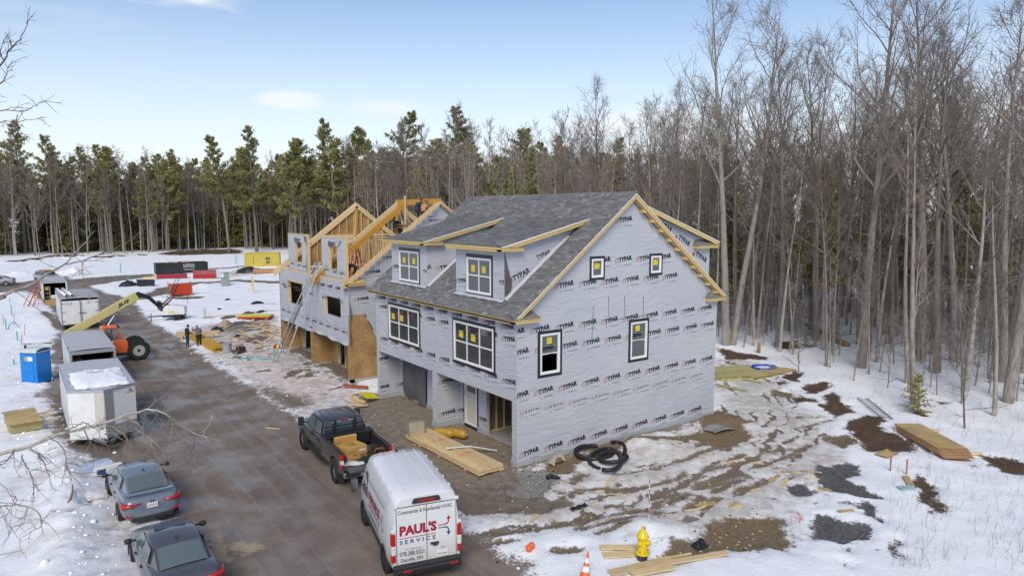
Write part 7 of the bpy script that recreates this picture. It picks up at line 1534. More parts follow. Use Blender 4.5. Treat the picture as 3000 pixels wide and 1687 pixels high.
# -- board stack and pipe left of the trailers
bl = [(-.62+.02*(k%2),.62+.03*(k%3),-1.25+.03*(k%2),1.25,.06+k*.05,.105+k*.05) for k in range(8)]
t = stack('board_stack', 'stack of boards under a strand board sheet left of the white trailer', 'board stack', (-16.25,17.9,gz(-16.25,17.9)), rad(5), bl, [M['treated'],M['lumber_y']])
mb = MB(); mb.bx(-.66,.64,-1.45,1.4,.47,.49); mb.build('sheet', M['osb_pale'], t)
for i, (x, y, z, a) in enumerate(((.85,.9,.15,.3),(.8,.2,.25,-.2),(.9,-.5,.1,.1))): mb = MB(); mb.beam((x-.5,y,z), (x+.6,y+.3*math.sin(a*5),z+.15), .12, .05); mb.build('board', M['lumber'], t)
mb = MB(); mb.tube([gB(285,378)+Vector((0,0,.1)), gB(430,368)+Vector((0,0,.1))], .1, 12); o = mb.build('pvc_pipe', mat('pale_blue_pipe',(.32,.40,.52),.4,.05), None, smooth=True); tag(o, 'pale blue plastic pipe poking out beside the white trailer', 'pipe')
# -- bags by the blue-grey car
t = thing('foam_bundle', 'bundle of pale blue plastic bags on the snow left of the blue grey sedan', 'bundle', (-14.1,9.1,gz(-14.1,9.1)), rad(10))
for k in range(3): mb = MB(); mb.grid(lambda u, v: ((u-.5)*1.4, (v-.5)*.45+.35*k-.35, .08+.16*math.sin(math.pi*v)*(1+.2*math.sin(u*7+k))), 14, 8); mb.build('bag', mat('blue_film%d'%k,((.30,.38,.50),(.42,.47,.54),(.30,.38,.50))[k],.35,.2,5), t, smooth=True)
mb = MB(); mb.bx(-.1,.85,-.85,-.55,.02,.28); c = mb.build('carton', M['plate'], t); mb = MB(); mb.bx(-.05,.25,-.852,-.8505,.05,.24); mb.build('print', M['dec_blue'], t)
p = gB(470,920); mb = MB(); mb.tube([(-.1,-.55,.05),(.0,-.2,.12),(.08,.2,.2),(.1,.45,.35)], [.05,.045,.035,.02], 7); o = mb.build('dead_branch', M['old_wood'], None, smooth=True); o.location = p; tag(o, 'broken dark branch stuck in the snow left of the blue grey sedan', 'branch')
# -- yard by the second house
bl = []
for k in range(4):
    for i in range(3): bl.append((-.28+i*.19,-.28+i*.19+.18,-3.5+.15*k*(k<2),3.4-.2*(k%2),.05+k*.155,.05+k*.155+.145))
YS = stack('beam_stack', 'stack of long yellow engineered beams next to the two workers', 'lumber', (-4.52,34.8,0), rad(2.5), bl, [wood('yellow_beam_y',(.56,.33,.05),(.45,.25,.03),axis=1,rnd=.08)])
bl = [(-1.6,1.6,-.2,-.02,.35,.65),(-1.55,1.7,.0,.18,.35,.65),(-1.2,-1.1,-.3,.3,0,.345),(1.1,1.2,-.3,.3,0,.345)]
stack('beam_stack', 'pale timber beams on trestles behind the two workers', 'lumber', (-4.3,38.3,0), rad(-20), bl, [M['lumber']])
t = thing('trash_can', 'grey plastic rubbish bin standing on the mud', 'bin', (*gA(1905,1238).xy,0.02)); mb = MB(); mb.lathe([(.27,0),(.34,.72),(.37,.74),(.37,.78),(.33,.78),(.31,.1)], 20); mb.build('tub', mat('bin_grey',(.33,.34,.36),.5,.06), t, auto=35)
for s_ in (-1,1): mb = MB(); mb.tube([(s_*.35,-.08,.62),(s_*.40,-.06,.58),(s_*.40,.06,.58),(s_*.35,.08,.62)], .015, 6); mb.build('handle', mat('bin_grey2',(.28,.29,.31)), t)
t = thing('generator', 'small orange and black wheeled generator right of the grey bin', 'generator', (*gA(2020,1240).xy,0.02), rad(15)); mb = MB(); mb.bx(-.28,.28,-.25,.25,.18,.55); mb.build('engine', M['plastic'], t, bevel=.05); mb = MB(); mb.tube([(-.33,-.28,.12),(-.33,-.28,.7),(.33,-.28,.7),(.33,-.28,.12),(.33,.28,.12),(.33,.28,.7),(-.33,.28,.7),(-.33,.28,.12)], .022, 6); mb.build('cage', M['orange'], t); mb = MB(); mb.tube([(0,-.2,.66),(0,.2,.66)], .13, 12); mb.build('tank', M['alu'], t)
for s_ in (-1,1): o = wheel_mesh(.13,.08,.06).build('wheel', M['rubber'], t, auto=40); o.location = (-.35,s_*.3,.13); o.rotation_euler.z = math.pi/2
for i, (q, m_, lb) in enumerate((((2310,1200),'red','red plastic fuel can by the foot of the ladders'),((2335,1205),'sticker','yellow plastic fuel can by the foot of the ladders'))):
    p = gA(*q); t = thing('fuel_can', lb, 'fuel can', p, rad(30)); mb = MB(); mb.bx(-.15,.15,-.1,.1,0,.3); mb.build('body', M[m_], t, bevel=.04); mb = MB(); mb.tube([(-.1,0,.3),(-.1,0,.38),(.06,0,.38),(.06,0,.3)], .02, 6); mb.build('handle', M[m_], t); mb = MB(); mb.tube([(.1,0,.29),(.16,0,.42)], .02, 6); mb.build('spout', M['black'], t)
t = thing('sheet_stack', 'yellow foam sheets on a red pallet beyond the workers', 'sheet stack', (2.4,45.8,gz(2.4,45.8)), rad(-35)); mb = MB(); mb.bx(-1.5,1.5,-.75,.75,.12,.30); mb.build('bundle', M['red'], t); mb = MB(); mb.bx(-1.6,1.5,-.8,.7,.302,.36); mb.build('sheet', mat('foam_yellow',(.62,.55,.06),.6,.08), t)
for x in (-1.2,0,1.2): mb = MB(); mb.bx(x-.08,x+.08,-.7,.7,0,.12); mb.build('bearer', M['lumber_y'], t)
t = thing('strapped_bundle', 'red film-wrapped lumber bundle in front of the dumpster', 'lumber', (7.4,91.0,gz(7.4,91)), rad(-18))
mb = MB(); mb.bx(-1.6,1.6,-.6,.6,.12,.62); mb.build('lower_pack', mat('red_film',(.42,.02,.02),.3,.15), t); mb = MB(); mb.bx(-1.6,1.6,-.6,.6,.64,1.25); mb.build('upper_pack', mat('red_film2',(.36,.09,.10),.25,.3,2), t); mb = MB(); mb.bx(-1.4,1.4,-.5,.5,0,.115); mb.build('bearer', M['lumber'], t)
t = thing('strapped_bundle', 'low dark red film-wrapped boards left of the taller red bundle', 'lumber', (2.4,94.0,gz(2.4,94)), rad(-8)); mb = MB(); mb.bx(-1.2,3.0,-.6,.6,.05,.65); mb.build('pack', mat('red_film3',(.33,.03,.05),.3,.15), t); mb = MB(); mb.bx(-3.0,-1.21,-.4,.4,.05,.35); mb.build('boards', M['lumber'], t)
def blob(label, name, cat, c, sx, sy, sz, m_, seed=0, rz=0):
    mb = MB(); mb.grid(lambda u, v: ((u-.5)*sx, (v-.5)*sy, -.03+sz*(max(0,math.sin(math.pi*u)*math.sin(math.pi*v))**.6)*(.75+.35*mnoise.noise(Vector((u*5+seed,v*5,seed))))), 16, 12); o = mb.build(name, m_, None, smooth=True); o.location = c; o.rotation_euler.z = rz; return tag(o, label, cat)
M['tarp_b'] = mat('black_tarp', (.02,.021,.024), .45, .3, 3, bump=.4); M['tarp_w'] = mat('pale_tarp', (.5,.52,.56), .4, .15, 2, bump=.3)
blob('black tarp over a lumber stack in front of the yellow container', 'tarp_cover', 'tarp', GA(2095,582), 4.6, 3, 1.7, M['tarp_b'], 1, rad(-30)); blob('clear film-wrapped pallet left of the black tarp', 'wrapped_pallet', 'pallet', GA(1880,605), 3.6, 2, 1.1, M['tarp_w'], 2, rad(-30))
bl = [(-2.2,2.4,-.6+k*.3,-.6+k*.3+.28,.05+.22*j,.05+.22*j+.2) for k in range(4) for j in range(3)]; stack('lumber_pile', 'orange toned lumber stack right of the black tarp', 'lumber', (17.6,93.6,gz(17.6,93.6)), rad(-20), bl, [wood('cedar',(.50,.26,.13),(.42,.2,.09))])
for i, (a, b) in enumerate((((1880,610),(2040,580)),((1900,620),(2170,590)),((1900,605),(2000,570)))): board(GA(*a), GA(*b), .3, .06, .12+.05*i, 'lumber', ('lowest','middle','uppermost')[i]+' of the loose boards left of the orange lumber stack')
t = blob('black plastic bundle lying in the far snow, left of the two', 'plastic_bundle', 'bundle', GA(1075,692), 2.6, 1.6, 1.2, M['tarp_b'], 3); t = thing('steel_rack', 'dark grey steel bucket in the snow behind the boom', 'bucket', (*GA(1225,692).xy, gz(*GA(1225,692).xy))); mb = MB(); mb.prism([(-1,0),(1,0),(1.1,.8),(-1.1,.95)], -.5, .5, 'y'); mb.build('shell', M['dump'], t, bevel=.05)
for q, sx, sy, sz, m_, lb, nm in (((2160,830),1.4,.9,.4,'tarp_b','dark crumpled tarp on the snow left of the framed house','tarp'),((2260,835),1.6,.7,.15,'tarp_w','flat pale tarp next to the dark crumpled one','tarp'),((1840,875),.5,.35,.25,'tarp_b','tiny dark rock in the open snow','rock'),((1910,800),.7,.5,.25,'tarp_b','small dark clod far out on the snow','clod'),
        ((2150,1140),1.9,.9,.45,'felt','dark grey tarp crumpled on the boards near the framed house','tarp'),((2125,1075),2.2,1.3,.3,'tarp_w','pale grey wrap sheet with a yellow dot on the boards','wrap sheet'),((1990,1110),.5,.4,.35,'black','small black crate on the mud near the boards','crate'),((1820,1060),1.0,.9,.6,'tarp_b','black plastic heap behind the two workers','tarp'),((1890,1005),1.4,1.0,.6,'kraft','heap of brown insulation paper on the mud','paper heap'),((2010,1000),2.0,.8,.4,'felt','long dark felt roll beside the brown paper heap','felt'),((2080,915),1.6,.8,.35,'felt','dark felt folded near the yellow foam sheets','felt'),((2190,900),1.5,.6,.3,'tarp_b','black plastic strip behind the yellow foam sheets','plastic strip'),((1920,945),1.8,.7,.3,'felt','dark bundle on the long timber far left of the sheets','felt'),((1750,950),1.2,.5,.2,'kraft','flat brown patch of paper in the snow','paper')):
    blob(lb, nm.replace(' ','_'), nm, gA(*q), sx, sy, sz, M[m_], q[0] % 17, rad(q[0] % 50))
for i, (a, b) in enumerate((((1700,945),(2000,925)),((2110,900),(2340,890)),((2000,1060),(2200,1180)),((2040,1075),(2290,1110)),((2190,1040),(2360,1110)),((2200,1060),(2380,1080)),((2090,1040),(2350,1030)),((2240,1140),(2370,1120)),((1990,1090),(2180,1130)),((2250,1000),(2370,1040)),((2050,1020),(2190,1030)))):
    board(gA(*a), gA(*b), R7.choice((.2,.3,.14)), .05, .05+.03*(i%3), 'lumber', 'loose pale board on the muddy snow left of the framed house', 'loose_board', 'board', 'loose boards left of the framed house')
p = gA(2120,735); t = thing('bracing_frame', 'wooden post with diagonal braces standing in the open snow', 'post', p); mb = MB(); mb.bx(-.08,.08,-.05,.05,-.1,2.3); mb.build('post', M['lumber_z'], t)
for dx, dy in ((2.0,-1.2),(-.5,.3),(.1,-.9)): mb = MB(); mb.beam((0,0,1.5), (dx,dy,0), .09, .05); mb.build('brace', M['lumber'], t)
for i, q in enumerate(((1885,680),(1902,670))): p = gA(*q); t = thing('utility_box', ('nearer low','taller far')[i]+' one of two grey-green utility pedestals in the far snow', 'utility box', p); mb = MB(); h = (1.1,1.6)[i]; mb.bx(-.4+.1*i,.4-.1*i,-.3,.3,-.1,h); mb.build('cabinet', mat('pedestal%d'%i,(.30,.33,.30),.5,.08), t, bevel=.05); mb = MB(); mb.bx(-.44+.1*i,.44-.1*i,-.34,.34,h,h+.05); mb.build('lid', M['steel'], t)
p = gA(1575,835); t = thing('survey_cross', 'thin dark wire cross standing in the open snow', 'marker', p); mb = MB(); mb.tube([(0,0,0),(0,0,1.2)], .02, 5); mb.tube([(-.35,0,.75),(.35,0,.75)], .015, 5); mb.build('wire', M['black'], t)
# teal stakes
M['teal'] = mat('teal_stake', (.05,.42,.36), .5, .08)
for i, (x, y, h, lb) in enumerate(((84,815,.5,'far'),(100,930,1.1,''),(52,1045,1.0,''),(147,1135,.75,''),(118,1335,.4,''),(1013,568,1.6,''),(1980,490,1.9,''),(1720,935,.8,''),(2300,1265,.5,''),(1075,632,.6,''),(1998,570,1.3,''),(1875,985,.3,''))):
    p = gA(x, y); near = ('beside the red ladders','in the snow beside the tall trailer','nearest the blue arched wire','above the blue toilet','right behind the blue toilet','in front of the far wood, left of the dumpster','in the snow between dumpster and container','in the snow behind the compressor','by the fuel cans','in front of the dumpster','left of the black tarp','in the snow behind the workers')[i]
    t = thing('teal_stake', 'teal plastic survey stake '+near, 'stake', (p.x,p.y,p.z-.05)); w_ = .045 if y > 700 else .07; mb = MB(); mb.bx(-w_,w_,-.02,.02,0,h); mb.build('stake', M['teal'], t); mb = MB(); mb.prism([(-w_,h),(w_,h),(0,h+w_)], -.02, .02, 'y'); mb.build('tip', M['teal'], t)
for i, (x, y, h) in enumerate(((118,1010,1.1),(182,1170,.8),(207,1090,.9),(28,1010,.9))): p = gA(x,y); mb = MB(); mb.bx(-.02,.02,-.02,.02,0,h); o = mb.build('thin_stake', M['old_wood'], None); o.location = p; o.rotation_euler = (.03*i,.05,0); tag(o, 'thin dark wooden stake among the teal ones', 'stake', 'thin stakes in the left snow')
mb = MB(); mb.tube([gA(x,y)+Vector((0,0,z)) for x,y,z in ((65,1045,.0),(85,1030,.35),(120,1022,.45),(160,1030,.1))], .03, 6); o = mb.build('blue_conduit', M['hose'], None, smooth=True); tag(o, 'blue conduit arching out of the snow beside the teal stakes', 'conduit')
# air hoses in front of the second house
for k, (m_, pts) in enumerate(((mat('teal_hose',(.06,.36,.42),.5,.1),[(1990,1285),(2060,1270),(2130,1280),(2200,1262),(2270,1275),(2230,1290),(2140,1275),(2060,1295),(2020,1280)]),(mat('teal_hose2',(.10,.40,.46),.5,.1),[(2020,1300),(2150,1290),(2290,1300),(2370,1345),(2470,1340)]),(M['red'],[(2080,1255),(2170,1240),(2260,1255),(2330,1240)]))):
    P = [gA(*q)+Vector((0,0,.03)) for q in pts]; fine = []
    for i in range(len(P)-1):
        for j in range(5): fine.append(P[i].lerp(P[i+1], j/5)+Vector((math.sin(i*3+j)*.06,math.cos(i*2+j*1.7)*.09,0)))
    mb = MB(); mb.tube(fine, .02, 5); o = mb.build('air_hose', m_, None, smooth=True); tag(o, ('tangled teal air hose on the ice in front of the framed house','straighter teal air hose running to the ladder feet','red air hose lying behind the teal ones')[k], 'hose')
mb = MB(); P = [Vector((-.15,24.0,6.1)),Vector((-.25,23.9,3)),Vector((-.5,23.7,.4)),Vector((-1.5,23.5,.06)),Vector((-2.2,25.5,.06))]; mb.tube(P, .016, 5); o = mb.build('air_hose', mat('blue_air_hose',(.05,.3,.55)), None, smooth=True); tag(o, 'blue air hose hanging down the front of the framed house', 'hose')

# more loose lumber and litter in front of the framed house
for i in range(34):
    p = gA(R7.uniform(1750,2360), R7.uniform(985,1230)); a = R7.uniform(-1.2,1.2); ln = R7.uniform(.5,2.2); d = Vector((math.cos(a),math.sin(a),0))*ln/2
    board(p-d, p+d, R7.choice((.09,.14,.24)), .04, .02+.05*R7.random(), R7.choice(('lumber','lumber','osb_pale','old_wood')), 'loose pale board on the muddy snow left of the framed house', 'loose_board', 'board', 'loose boards left of the framed house')
# ================================================================== PEOPLE
M['skin'] = mat('skin', (.42,.25,.18), .6, .08); M['denim'] = mat('dark_trousers', (.035,.045,.07), .85, .2); M['boot'] = mat('boots', (.09,.05,.03), .7, .2)
def person(label, loc, rz, joints, mats, hat=None, hair=(.03,.025,.02), belt=True, vest=None):
    """joints: dict of name -> (x,y,z) in metres, facing +Y. Body grown as one skinned surface, coloured by region"""
    t = thing('person', label, 'person', loc, rz)
    J = {k: Vector(v) for k, v in joints.items()}
    chain = [('pelvis','waist',.155,.145),('waist','chest',.145,.17),('chest','neckb',.17,.085),('neckb','head0',.06,.06)]
    for s_ in 'LR': chain += [('chest','sh'+s_,.12,.082),('sh'+s_,'el'+s_,.075,.055),('el'+s_,'wr'+s_,.055,.036),('pelvis','hip'+s_,.13,.105),('hip'+s_,'kn'+s_,.10,.068),('kn'+s_,'an'+s_,.068,.048),('an'+s_,'toe'+s_,.05,.04)]
    vs = []; idx = {}; rad_ = []; es = []
    def vid(k, r):
        if k not in idx: idx[k] = len(vs); vs.append(J[k]); rad_.append(r)
        return idx[k]
    for a, b, ra, rb in chain: es.append((vid(a, ra), vid(b, rb)))
    me = bpy.data.meshes.new('body'); me.from_pydata([tuple(v) for v in vs], es, []); o = bpy.data.objects.new('body', me); COL.objects.link(o); o.parent = t
    sk = o.modifiers.new('skin','SKIN'); sk.use_smooth_shade = True
    for i, v in enumerate(me.skin_vertices[0].data): v.radius = (rad_[i]*1.05, rad_[i]*1.05); v.use_root = (i == idx['pelvis'])
    sb = o.modifiers.new('sub','SUBSURF'); sb.levels = 2; sb.render_levels = 2
    dg = bpy.context.evaluated_depsgraph_get(); dg.update(); m2 = bpy.data.meshes.new_from_object(o.evaluated_get(dg)); o.modifiers.clear(); o.data = m2
    m2.materials.clear()
    for m_ in mats: m2.materials.append(m_)       # 0 jacket 1 trousers 2 boots
    segs = [(J[a], J[b], (2 if b.startswith('toe') else 1) if a[:2] in ('hi','kn','an') or b[:3] == 'hip' else 0) for a, b, _, _ in chain]
    for p in m2.polygons:
        c = p.center; best = 9; k = 0
        for a, b, mi in segs:
            d = b-a; u = max(0, min(1, (c-a).dot(d)/d.length_squared)); q = (c-a-d*u).length
            if q < best: best = q; k = mi
        if c.z < J['anL'].z+.06 and (c-J['anL']).length < .2: k = 2
        if c.z < J['anR'].z+.06 and (c-J['anR']).length < .2: k = 2
        p.material_index = k; p.use_smooth = True
    # head with face
    hd = J['head']; fd = J.get('look', Vector((0,1,0))).normalized(); upv = (J['head']-J['head0']).normalized(); rt = fd.cross(upv).normalized(); upv = rt.cross(fd); Rm = Matrix((rt, fd, upv)).transposed().to_4x4(); T = Matrix.Translation(hd) @ Rm
    def ell(name, c, r, m_, n_=12, par=t):
        mb = MB(); mb.add([(c[0]+r[0]*math.sin(math.pi*i/8)*math.cos(2*math.pi*j/n_), c[1]+r[1]*math.sin(math.pi*i/8)*math.sin(2*math.pi*j/n_), c[2]+r[2]*math.cos(math.pi*i/8)) for i in range(9) for j in range(n_)], [(i*n_+j,i*n_+(j+1)%n_,(i+1)*n_+(j+1)%n_,(i+1)*n_+j) for i in range(8) for j in range(n_)], 0, T); return mb.build(name, m_, par, smooth=True)
    h = ell('head', (0,0,0), (.078,.096,.118), M['skin']); ell('nose', (0,.10,-.012), (.016,.022,.024), M['skin'], 8, h); ell('mouth', (0,.088,-.055), (.026,.008,.007), mat('lips',(.3,.1,.09)), 8, h)
    for s_ in (-1,1): ell('eye', (s_*.032,.083,.012), (.014,.01,.009), M['black'], 8, h); ell('ear', (s_*.080,0,0), (.012,.024,.034), M['skin'], 8, h)
    if hat: ell('hat', (0,-.012,.038), (.092,.108,.10), hat)
    else: ell('hair', (0,-.022,.03), (.086,.10,.105), mat('hair',hair))
    for s_ in 'LR':      # hands: palm, four fingers, thumb
        w_ = J['wr'+s_]; d = (w_-J['el'+s_]).normalized(); sd_ = d.cross(Vector((0,0,1))); sd_ = sd_.normalized() if sd_.length > .1 else Vector((1,0,0)); nn = sd_.cross(d)
        mb = MB(); mb.tube([w_-d*.02, w_+d*.04, w_+d*.09], [.034,.042,.036], 8)
        for k in range(4): b = w_+d*.085+sd_*(-.028+.019*k); l_ = (.06,.07,.075,.06)[k]; mb.tube([b, b+d*l_*.5-nn*.008, b+d*l_*.8-nn*.03], [.0095,.009,.007], 6)
        b = w_+d*.03-sd_*.034; mb.tube([b, b+d*.03-sd_*.018, b+d*.06-sd_*.016], [.012,.011,.008], 6); mb.build('glove', mats[3] if len(mats) > 3 else M['skin'], t, smooth=True)
    if belt:
        mb = MB(); c = (J['pelvis']*.55+J['waist']*.45); mb.lathe([(.165,-.03),(.165,.03)], 16, 0, Matrix.Translation(c)); bt = mb.build('tool_belt', M['boot'], t)
        for s_ in (-1,1): mb = MB(); mb.bx(c.x+s_*.17-.05,c.x+s_*.17+.05,c.y-.06,c.y+.06,c.z-.2,c.z+.0); mb.build('pouch', M['black'], bt, bevel=.02)
    return t
STAND = dict(pelvis=(0,0,.95), waist=(0,.01,1.10), chest=(0,.02,1.36), neckb=(0,.02,1.50), head0=(0,.03,1.55), head=(0,.05,1.66), shL=(-.19,.02,1.43), elL=(-.24,-.02,1.15), wrL=(-.20,.16,.98), shR=(.19,.02,1.43), elR=(.24,-.02,1.15), wrR=(.20,.16,.98),
    hipL=(-.10,0,.90), knL=(-.11,.03,.50), anL=(-.12,0,.09), toeL=(-.13,.15,.045), hipR=(.10,0,.90), knR=(.11,.03,.50), anR=(.12,0,.09), toeR=(.13,.15,.045))
def jacket(n, c): return mat(n, c, .85, .15, 6, bump=.3)
def pose(**k): d = dict(STAND); d.update(k); return d
glove_o = mat('orange_glove', (.65,.06,.03), .7, .1)
a = pose(head=(0,.09,1.65), look=(0,.9,-.35), elL=(-.25,.03,1.17), wrL=(-.12,.27,1.12), elR=(.25,.03,1.17), wrR=(.08,.30,1.08), anL=(-.13,-.06,.09), toeL=(-.14,.09,.045))
person('worker in a dark brown jacket and black cap beside the yellow beams', (-5.72,34.95,0), rad(-75), a, [jacket('brown_jacket',(.045,.032,.030)), M['denim'], M['boot'], glove_o], hat=mat('black_cap',(.012,.012,.014)))
a = pose(waist=(0,.08,1.10), chest=(0,.20,1.33), neckb=(0,.28,1.45), head0=(0,.31,1.49), head=(0,.38,1.57), look=(0,.85,-.5), shL=(-.21,.2,1.40), elL=(-.36,.30,1.28), wrL=(-.30,.42,1.48), shR=(.2,.22,1.38), elR=(.27,.32,1.12), wrR=(.12,.5,1.0), knR=(.13,.26,.62), anR=(.14,.20,.22), toeR=(.14,.36,.18))
person('worker in a grey hooded jacket and tool belt bending over the yellow beams', (-4.98,34.45,0), rad(5), a, [jacket('grey_hoodie',(.14,.15,.155)), M['black'], M['boot']], hat=jacket('grey_hood',(.16,.17,.18)))
# two on the ridge beam, sitting astride side by side
SIT = pose(pelvis=(0,0,.50), waist=(0,.05,.64), chest=(0,.16,.88), neckb=(0,.22,1.0), head0=(0,.24,1.05), head=(0,.31,1.14), look=(0,.7,-.7), shL=(-.2,.16,.94), elL=(-.26,.24,.68), wrL=(-.10,.40,.56), shR=(.2,.16,.94), elR=(.27,.26,.70), wrR=(.12,.42,.58), hipL=(-.12,.03,.48), knL=(-.24,.32,.38), anL=(-.25,.26,.02), toeL=(-.25,.38,-.02), hipR=(.12,.03,.48), knR=(.24,.32,.38), anR=(.25,.26,.02), toeR=(.25,.38,-.02))
person('worker in a navy jacket and maroon cap at the ridge of the framed house', (5.75,19.1,9.95), rad(-85), SIT, [jacket('navy_jacket',(.02,.03,.065)), M['denim'], M['boot']], hat=mat('maroon_cap',(.16,.02,.03)))
person('worker in a tan jacket and dark hood at the ridge of the framed house', (5.78,18.2,9.82), rad(-60), SIT, [jacket('tan_jacket',(.40,.22,.10)), M['denim'], M['boot']], hat=mat('dark_hood',(.03,.035,.035)))
BEND = pose(pelvis=(0,-.05,.86), waist=(0,.08,.98), chest=(0,.34,1.02), neckb=(0,.48,1.02), head0=(0,.53,1.0), head=(0,.63,.98), look=(0,.5,-.85), shL=(-.2,.36,1.02), elL=(-.26,.40,.74), wrL=(-.16,.46,.50), shR=(.2,.36,1.02), elR=(.26,.42,.74), wrR=(.16,.5,.52), hipL=(-.11,-.05,.82), knL=(-.13,.12,.46), anL=(-.13,-.02,.09), hipR=(.11,-.05,.82), knR=(.13,.12,.46), anR=(.13,-.02,.09), toeL=(-.13,.13,.045), toeR=(.13,.13,.045))
person('worker in a grey-sleeved brown vest bending over inside the framed house', (1.45,19.35,5.99), rad(60), BEND, [jacket('grey_brown_jacket',(.085,.06,.055)), mat('brown_trousers',(.07,.045,.04)), M['boot']], hat=jacket('brown_hat',(.10,.05,.03)))
person('worker in black crouching on the planks under the ridge of the framed house', (6.25,22.5,8.62), rad(40), BEND, [jacket('black_jacket',(.015,.015,.018)), M['black'], M['boot']], hat=M['black'])
# ================================================================== TREES
def bark(name, c1, c2, lich=(.30,.31,.20), la=.25, white=0):
    m, t, b = newmat(name); n = t.nodes; l = t.links; ge = n.new('ShaderNodeNewGeometry'); oi = n.new('ShaderNodeObjectInfo')
    def nz(sc, st, det=4):
        q = n.new('ShaderNodeTexNoise'); q.inputs['Scale'].default_value = sc; q.inputs['Detail'].default_value = det; mp_ = n.new('ShaderNodeMapping'); mp_.inputs['Scale'].default_value = st
        l.new(ge.outputs['Position'], mp_.inputs[0]); l.new(mp_.outputs[0], q.inputs['Vector']); return q.outputs[0]
    def mixc(f, A, B):
        q = n.new('ShaderNodeMix'); q.data_type = 'RGBA'; l.new(f, q.inputs['Factor'])
        for k, v in (('A',A),('B',B)):
            if isinstance(v, tuple): q.inputs[k].default_value = (*v,1)
            else: l.new(v, q.inputs[k])
        return q.outputs['Result']
    def ss(x, lo, hi, o1=1):
        q = n.new('ShaderNodeMapRange'); q.interpolation_type = 'SMOOTHSTEP'; q.inputs[1].default_value = lo; q.inputs[2].default_value = hi; q.inputs[4].default_value = o1; l.new(x, q.inputs[0]); return q.outputs[0]
    c = mixc(ss(nz(4,(2,2,.5)),.35,.65), c1, c2); c = mixc(ss(nz(1.6,(1,1,.8),6),.56,.66,la), c, lich)
    hs = n.new('ShaderNodeHueSaturation'); l.new(c, hs.inputs['Color']); r = n.new('ShaderNodeMapRange'); r.inputs[3].default_value = .65; r.inputs[4].default_value = 1.3; l.new(oi.outputs['Random'], r.inputs[0]); l.new(r.outputs[0], hs.inputs['Value'])
    l.new(hs.outputs[0], b.inputs['Base Color']); b.inputs['Roughness'].default_value = .9; b.inputs['Specular IOR Level'].default_value = .15; return m
M['bark'] = bark('grey_bark', (0.214,0.183,0.161), (0.321,0.287,0.252), (.21,.21,.12)); M['bark_pale'] = bark('pale_bark', (0.281,0.256,0.232), (0.384,0.358,0.326), (.23,.22,.14), .35)
M['bark_dark'] = bark('dark_bark', (0.143,0.119,0.096), (0.241,0.2,0.164), la=.15); M['twig'] = bark('twig_bark', (0.179,0.148,0.126), (0.281,0.239,0.204), la=.0)
M['birch'] = bark('birch_bark', (.42,.39,.35), (.30,.27,.23), (.08,.07,.06), .5)
def needle(name, c1, c2):
    m, t, b = newmat(name); n = t.nodes; l = t.links; ge = n.new('ShaderNodeNewGeometry'); oi = n.new('ShaderNodeObjectInfo')
    nz = n.new('ShaderNodeTexNoise'); nz.inputs['Scale'].default_value = .35; nz.inputs['Detail'].default_value = 3; l.new(ge.outputs['Position'], nz.inputs['Vector'])
    ad = n.new('ShaderNodeMath'); ad.operation = 'MULTIPLY_ADD'; l.new(ge.outputs['Random Per Island'], ad.inputs[0]); ad.inputs[1].default_value = .35; l.new(nz.outputs[0], ad.inputs[2])
    ad2 = n.new('ShaderNodeMath'); ad2.operation = 'MULTIPLY_ADD'; l.new(oi.outputs['Random'], ad2.inputs[0]); ad2.inputs[1].default_value = .3; l.new(ad.outputs[0], ad2.inputs[2])
    r = n.new('ShaderNodeMapRange'); r.inputs[1].default_value = .45; r.inputs[2].default_value = 1.05; l.new(ad2.outputs[0], r.inputs[0])
    q = n.new('ShaderNodeMix'); q.data_type = 'RGBA'; q.inputs['A'].default_value = (*c1,1); q.inputs['B'].default_value = (*c2,1); l.new(r.outputs[0], q.inputs['Factor']); l.new(q.outputs['Result'], b.inputs['Base Color'])
    b.inputs['Roughness'].default_value = .7; b.inputs['Specular IOR Level'].default_value = .2; return m
M['pine'] = needle('pine_needles', (0.132,0.148,0.069), (0.309,0.286,0.108)); M['hemlock'] = needle('hemlock_needles', (0.124,0.129,0.05), (0.337,0.293,0.081))
class TM:
    """tree mesh accumulator, plain lists"""
    def __init__(s): s.v = []; s.f = []
    def tube(s, pts, r0, r1, n):
        k = len(pts); base = len(s.v); pa = None
        for i, p in enumerate(pts):
            t = (pts[min(i+1,k-1)]-pts[max(i-1,0)]); t = t.normalized() if t.length > 1e-9 else Vector((0,0,1))
            a = t.orthogonal().normalized() if pa is None else (pa-t*pa.dot(t))
            a = a.normalized() if a.length > 1e-6 else t.orthogonal().normalized(); pa = a; b = t.cross(a); r = r0+(r1-r0)*i/(k-1)
            for j in range(n): an = 2*math.pi*j/n; s.v.append(tuple(p+(a*math.cos(an)+b*math.sin(an))*r))
        for i in range(k-1):
            for j in range(n): s.f.append((base+i*n+j, base+i*n+(j+1)%n, base+(i+1)*n+(j+1)%n, base+(i+1)*n+j))
    def tri(s, a, b, c): k = len(s.v); s.v += [tuple(a),tuple(b),tuple(c)]; s.f.append((k,k+1,k+2))
    def quad(s, a, b, c, d): k = len(s.v); s.v += [tuple(a),tuple(b),tuple(c),tuple(d)]; s.f.append((k,k+1,k+2,k+3))
    def mesh(s, name, m):
        me = bpy.data.meshes.new(name); me.from_pydata(s.v, [], s.f); me.materials.append(m)
        me.polygons.foreach_set('use_smooth', [True]*len(me.polygons)); me.update(); return me
def rvec(rng): return Vector((rng.gauss(0,1), rng.gauss(0,1), rng.gauss(0,1)))
def path(rng, p, d, ln, k, wob, upw=0.0):
    pts = [p.copy()]; d = d.normalized(); st = ln/k
    for i in range(k):
        d = (d+rvec(rng)*wob+Vector((0,0,upw))).normalized(); p = p+d*st; pts.append(p.copy())
    return pts
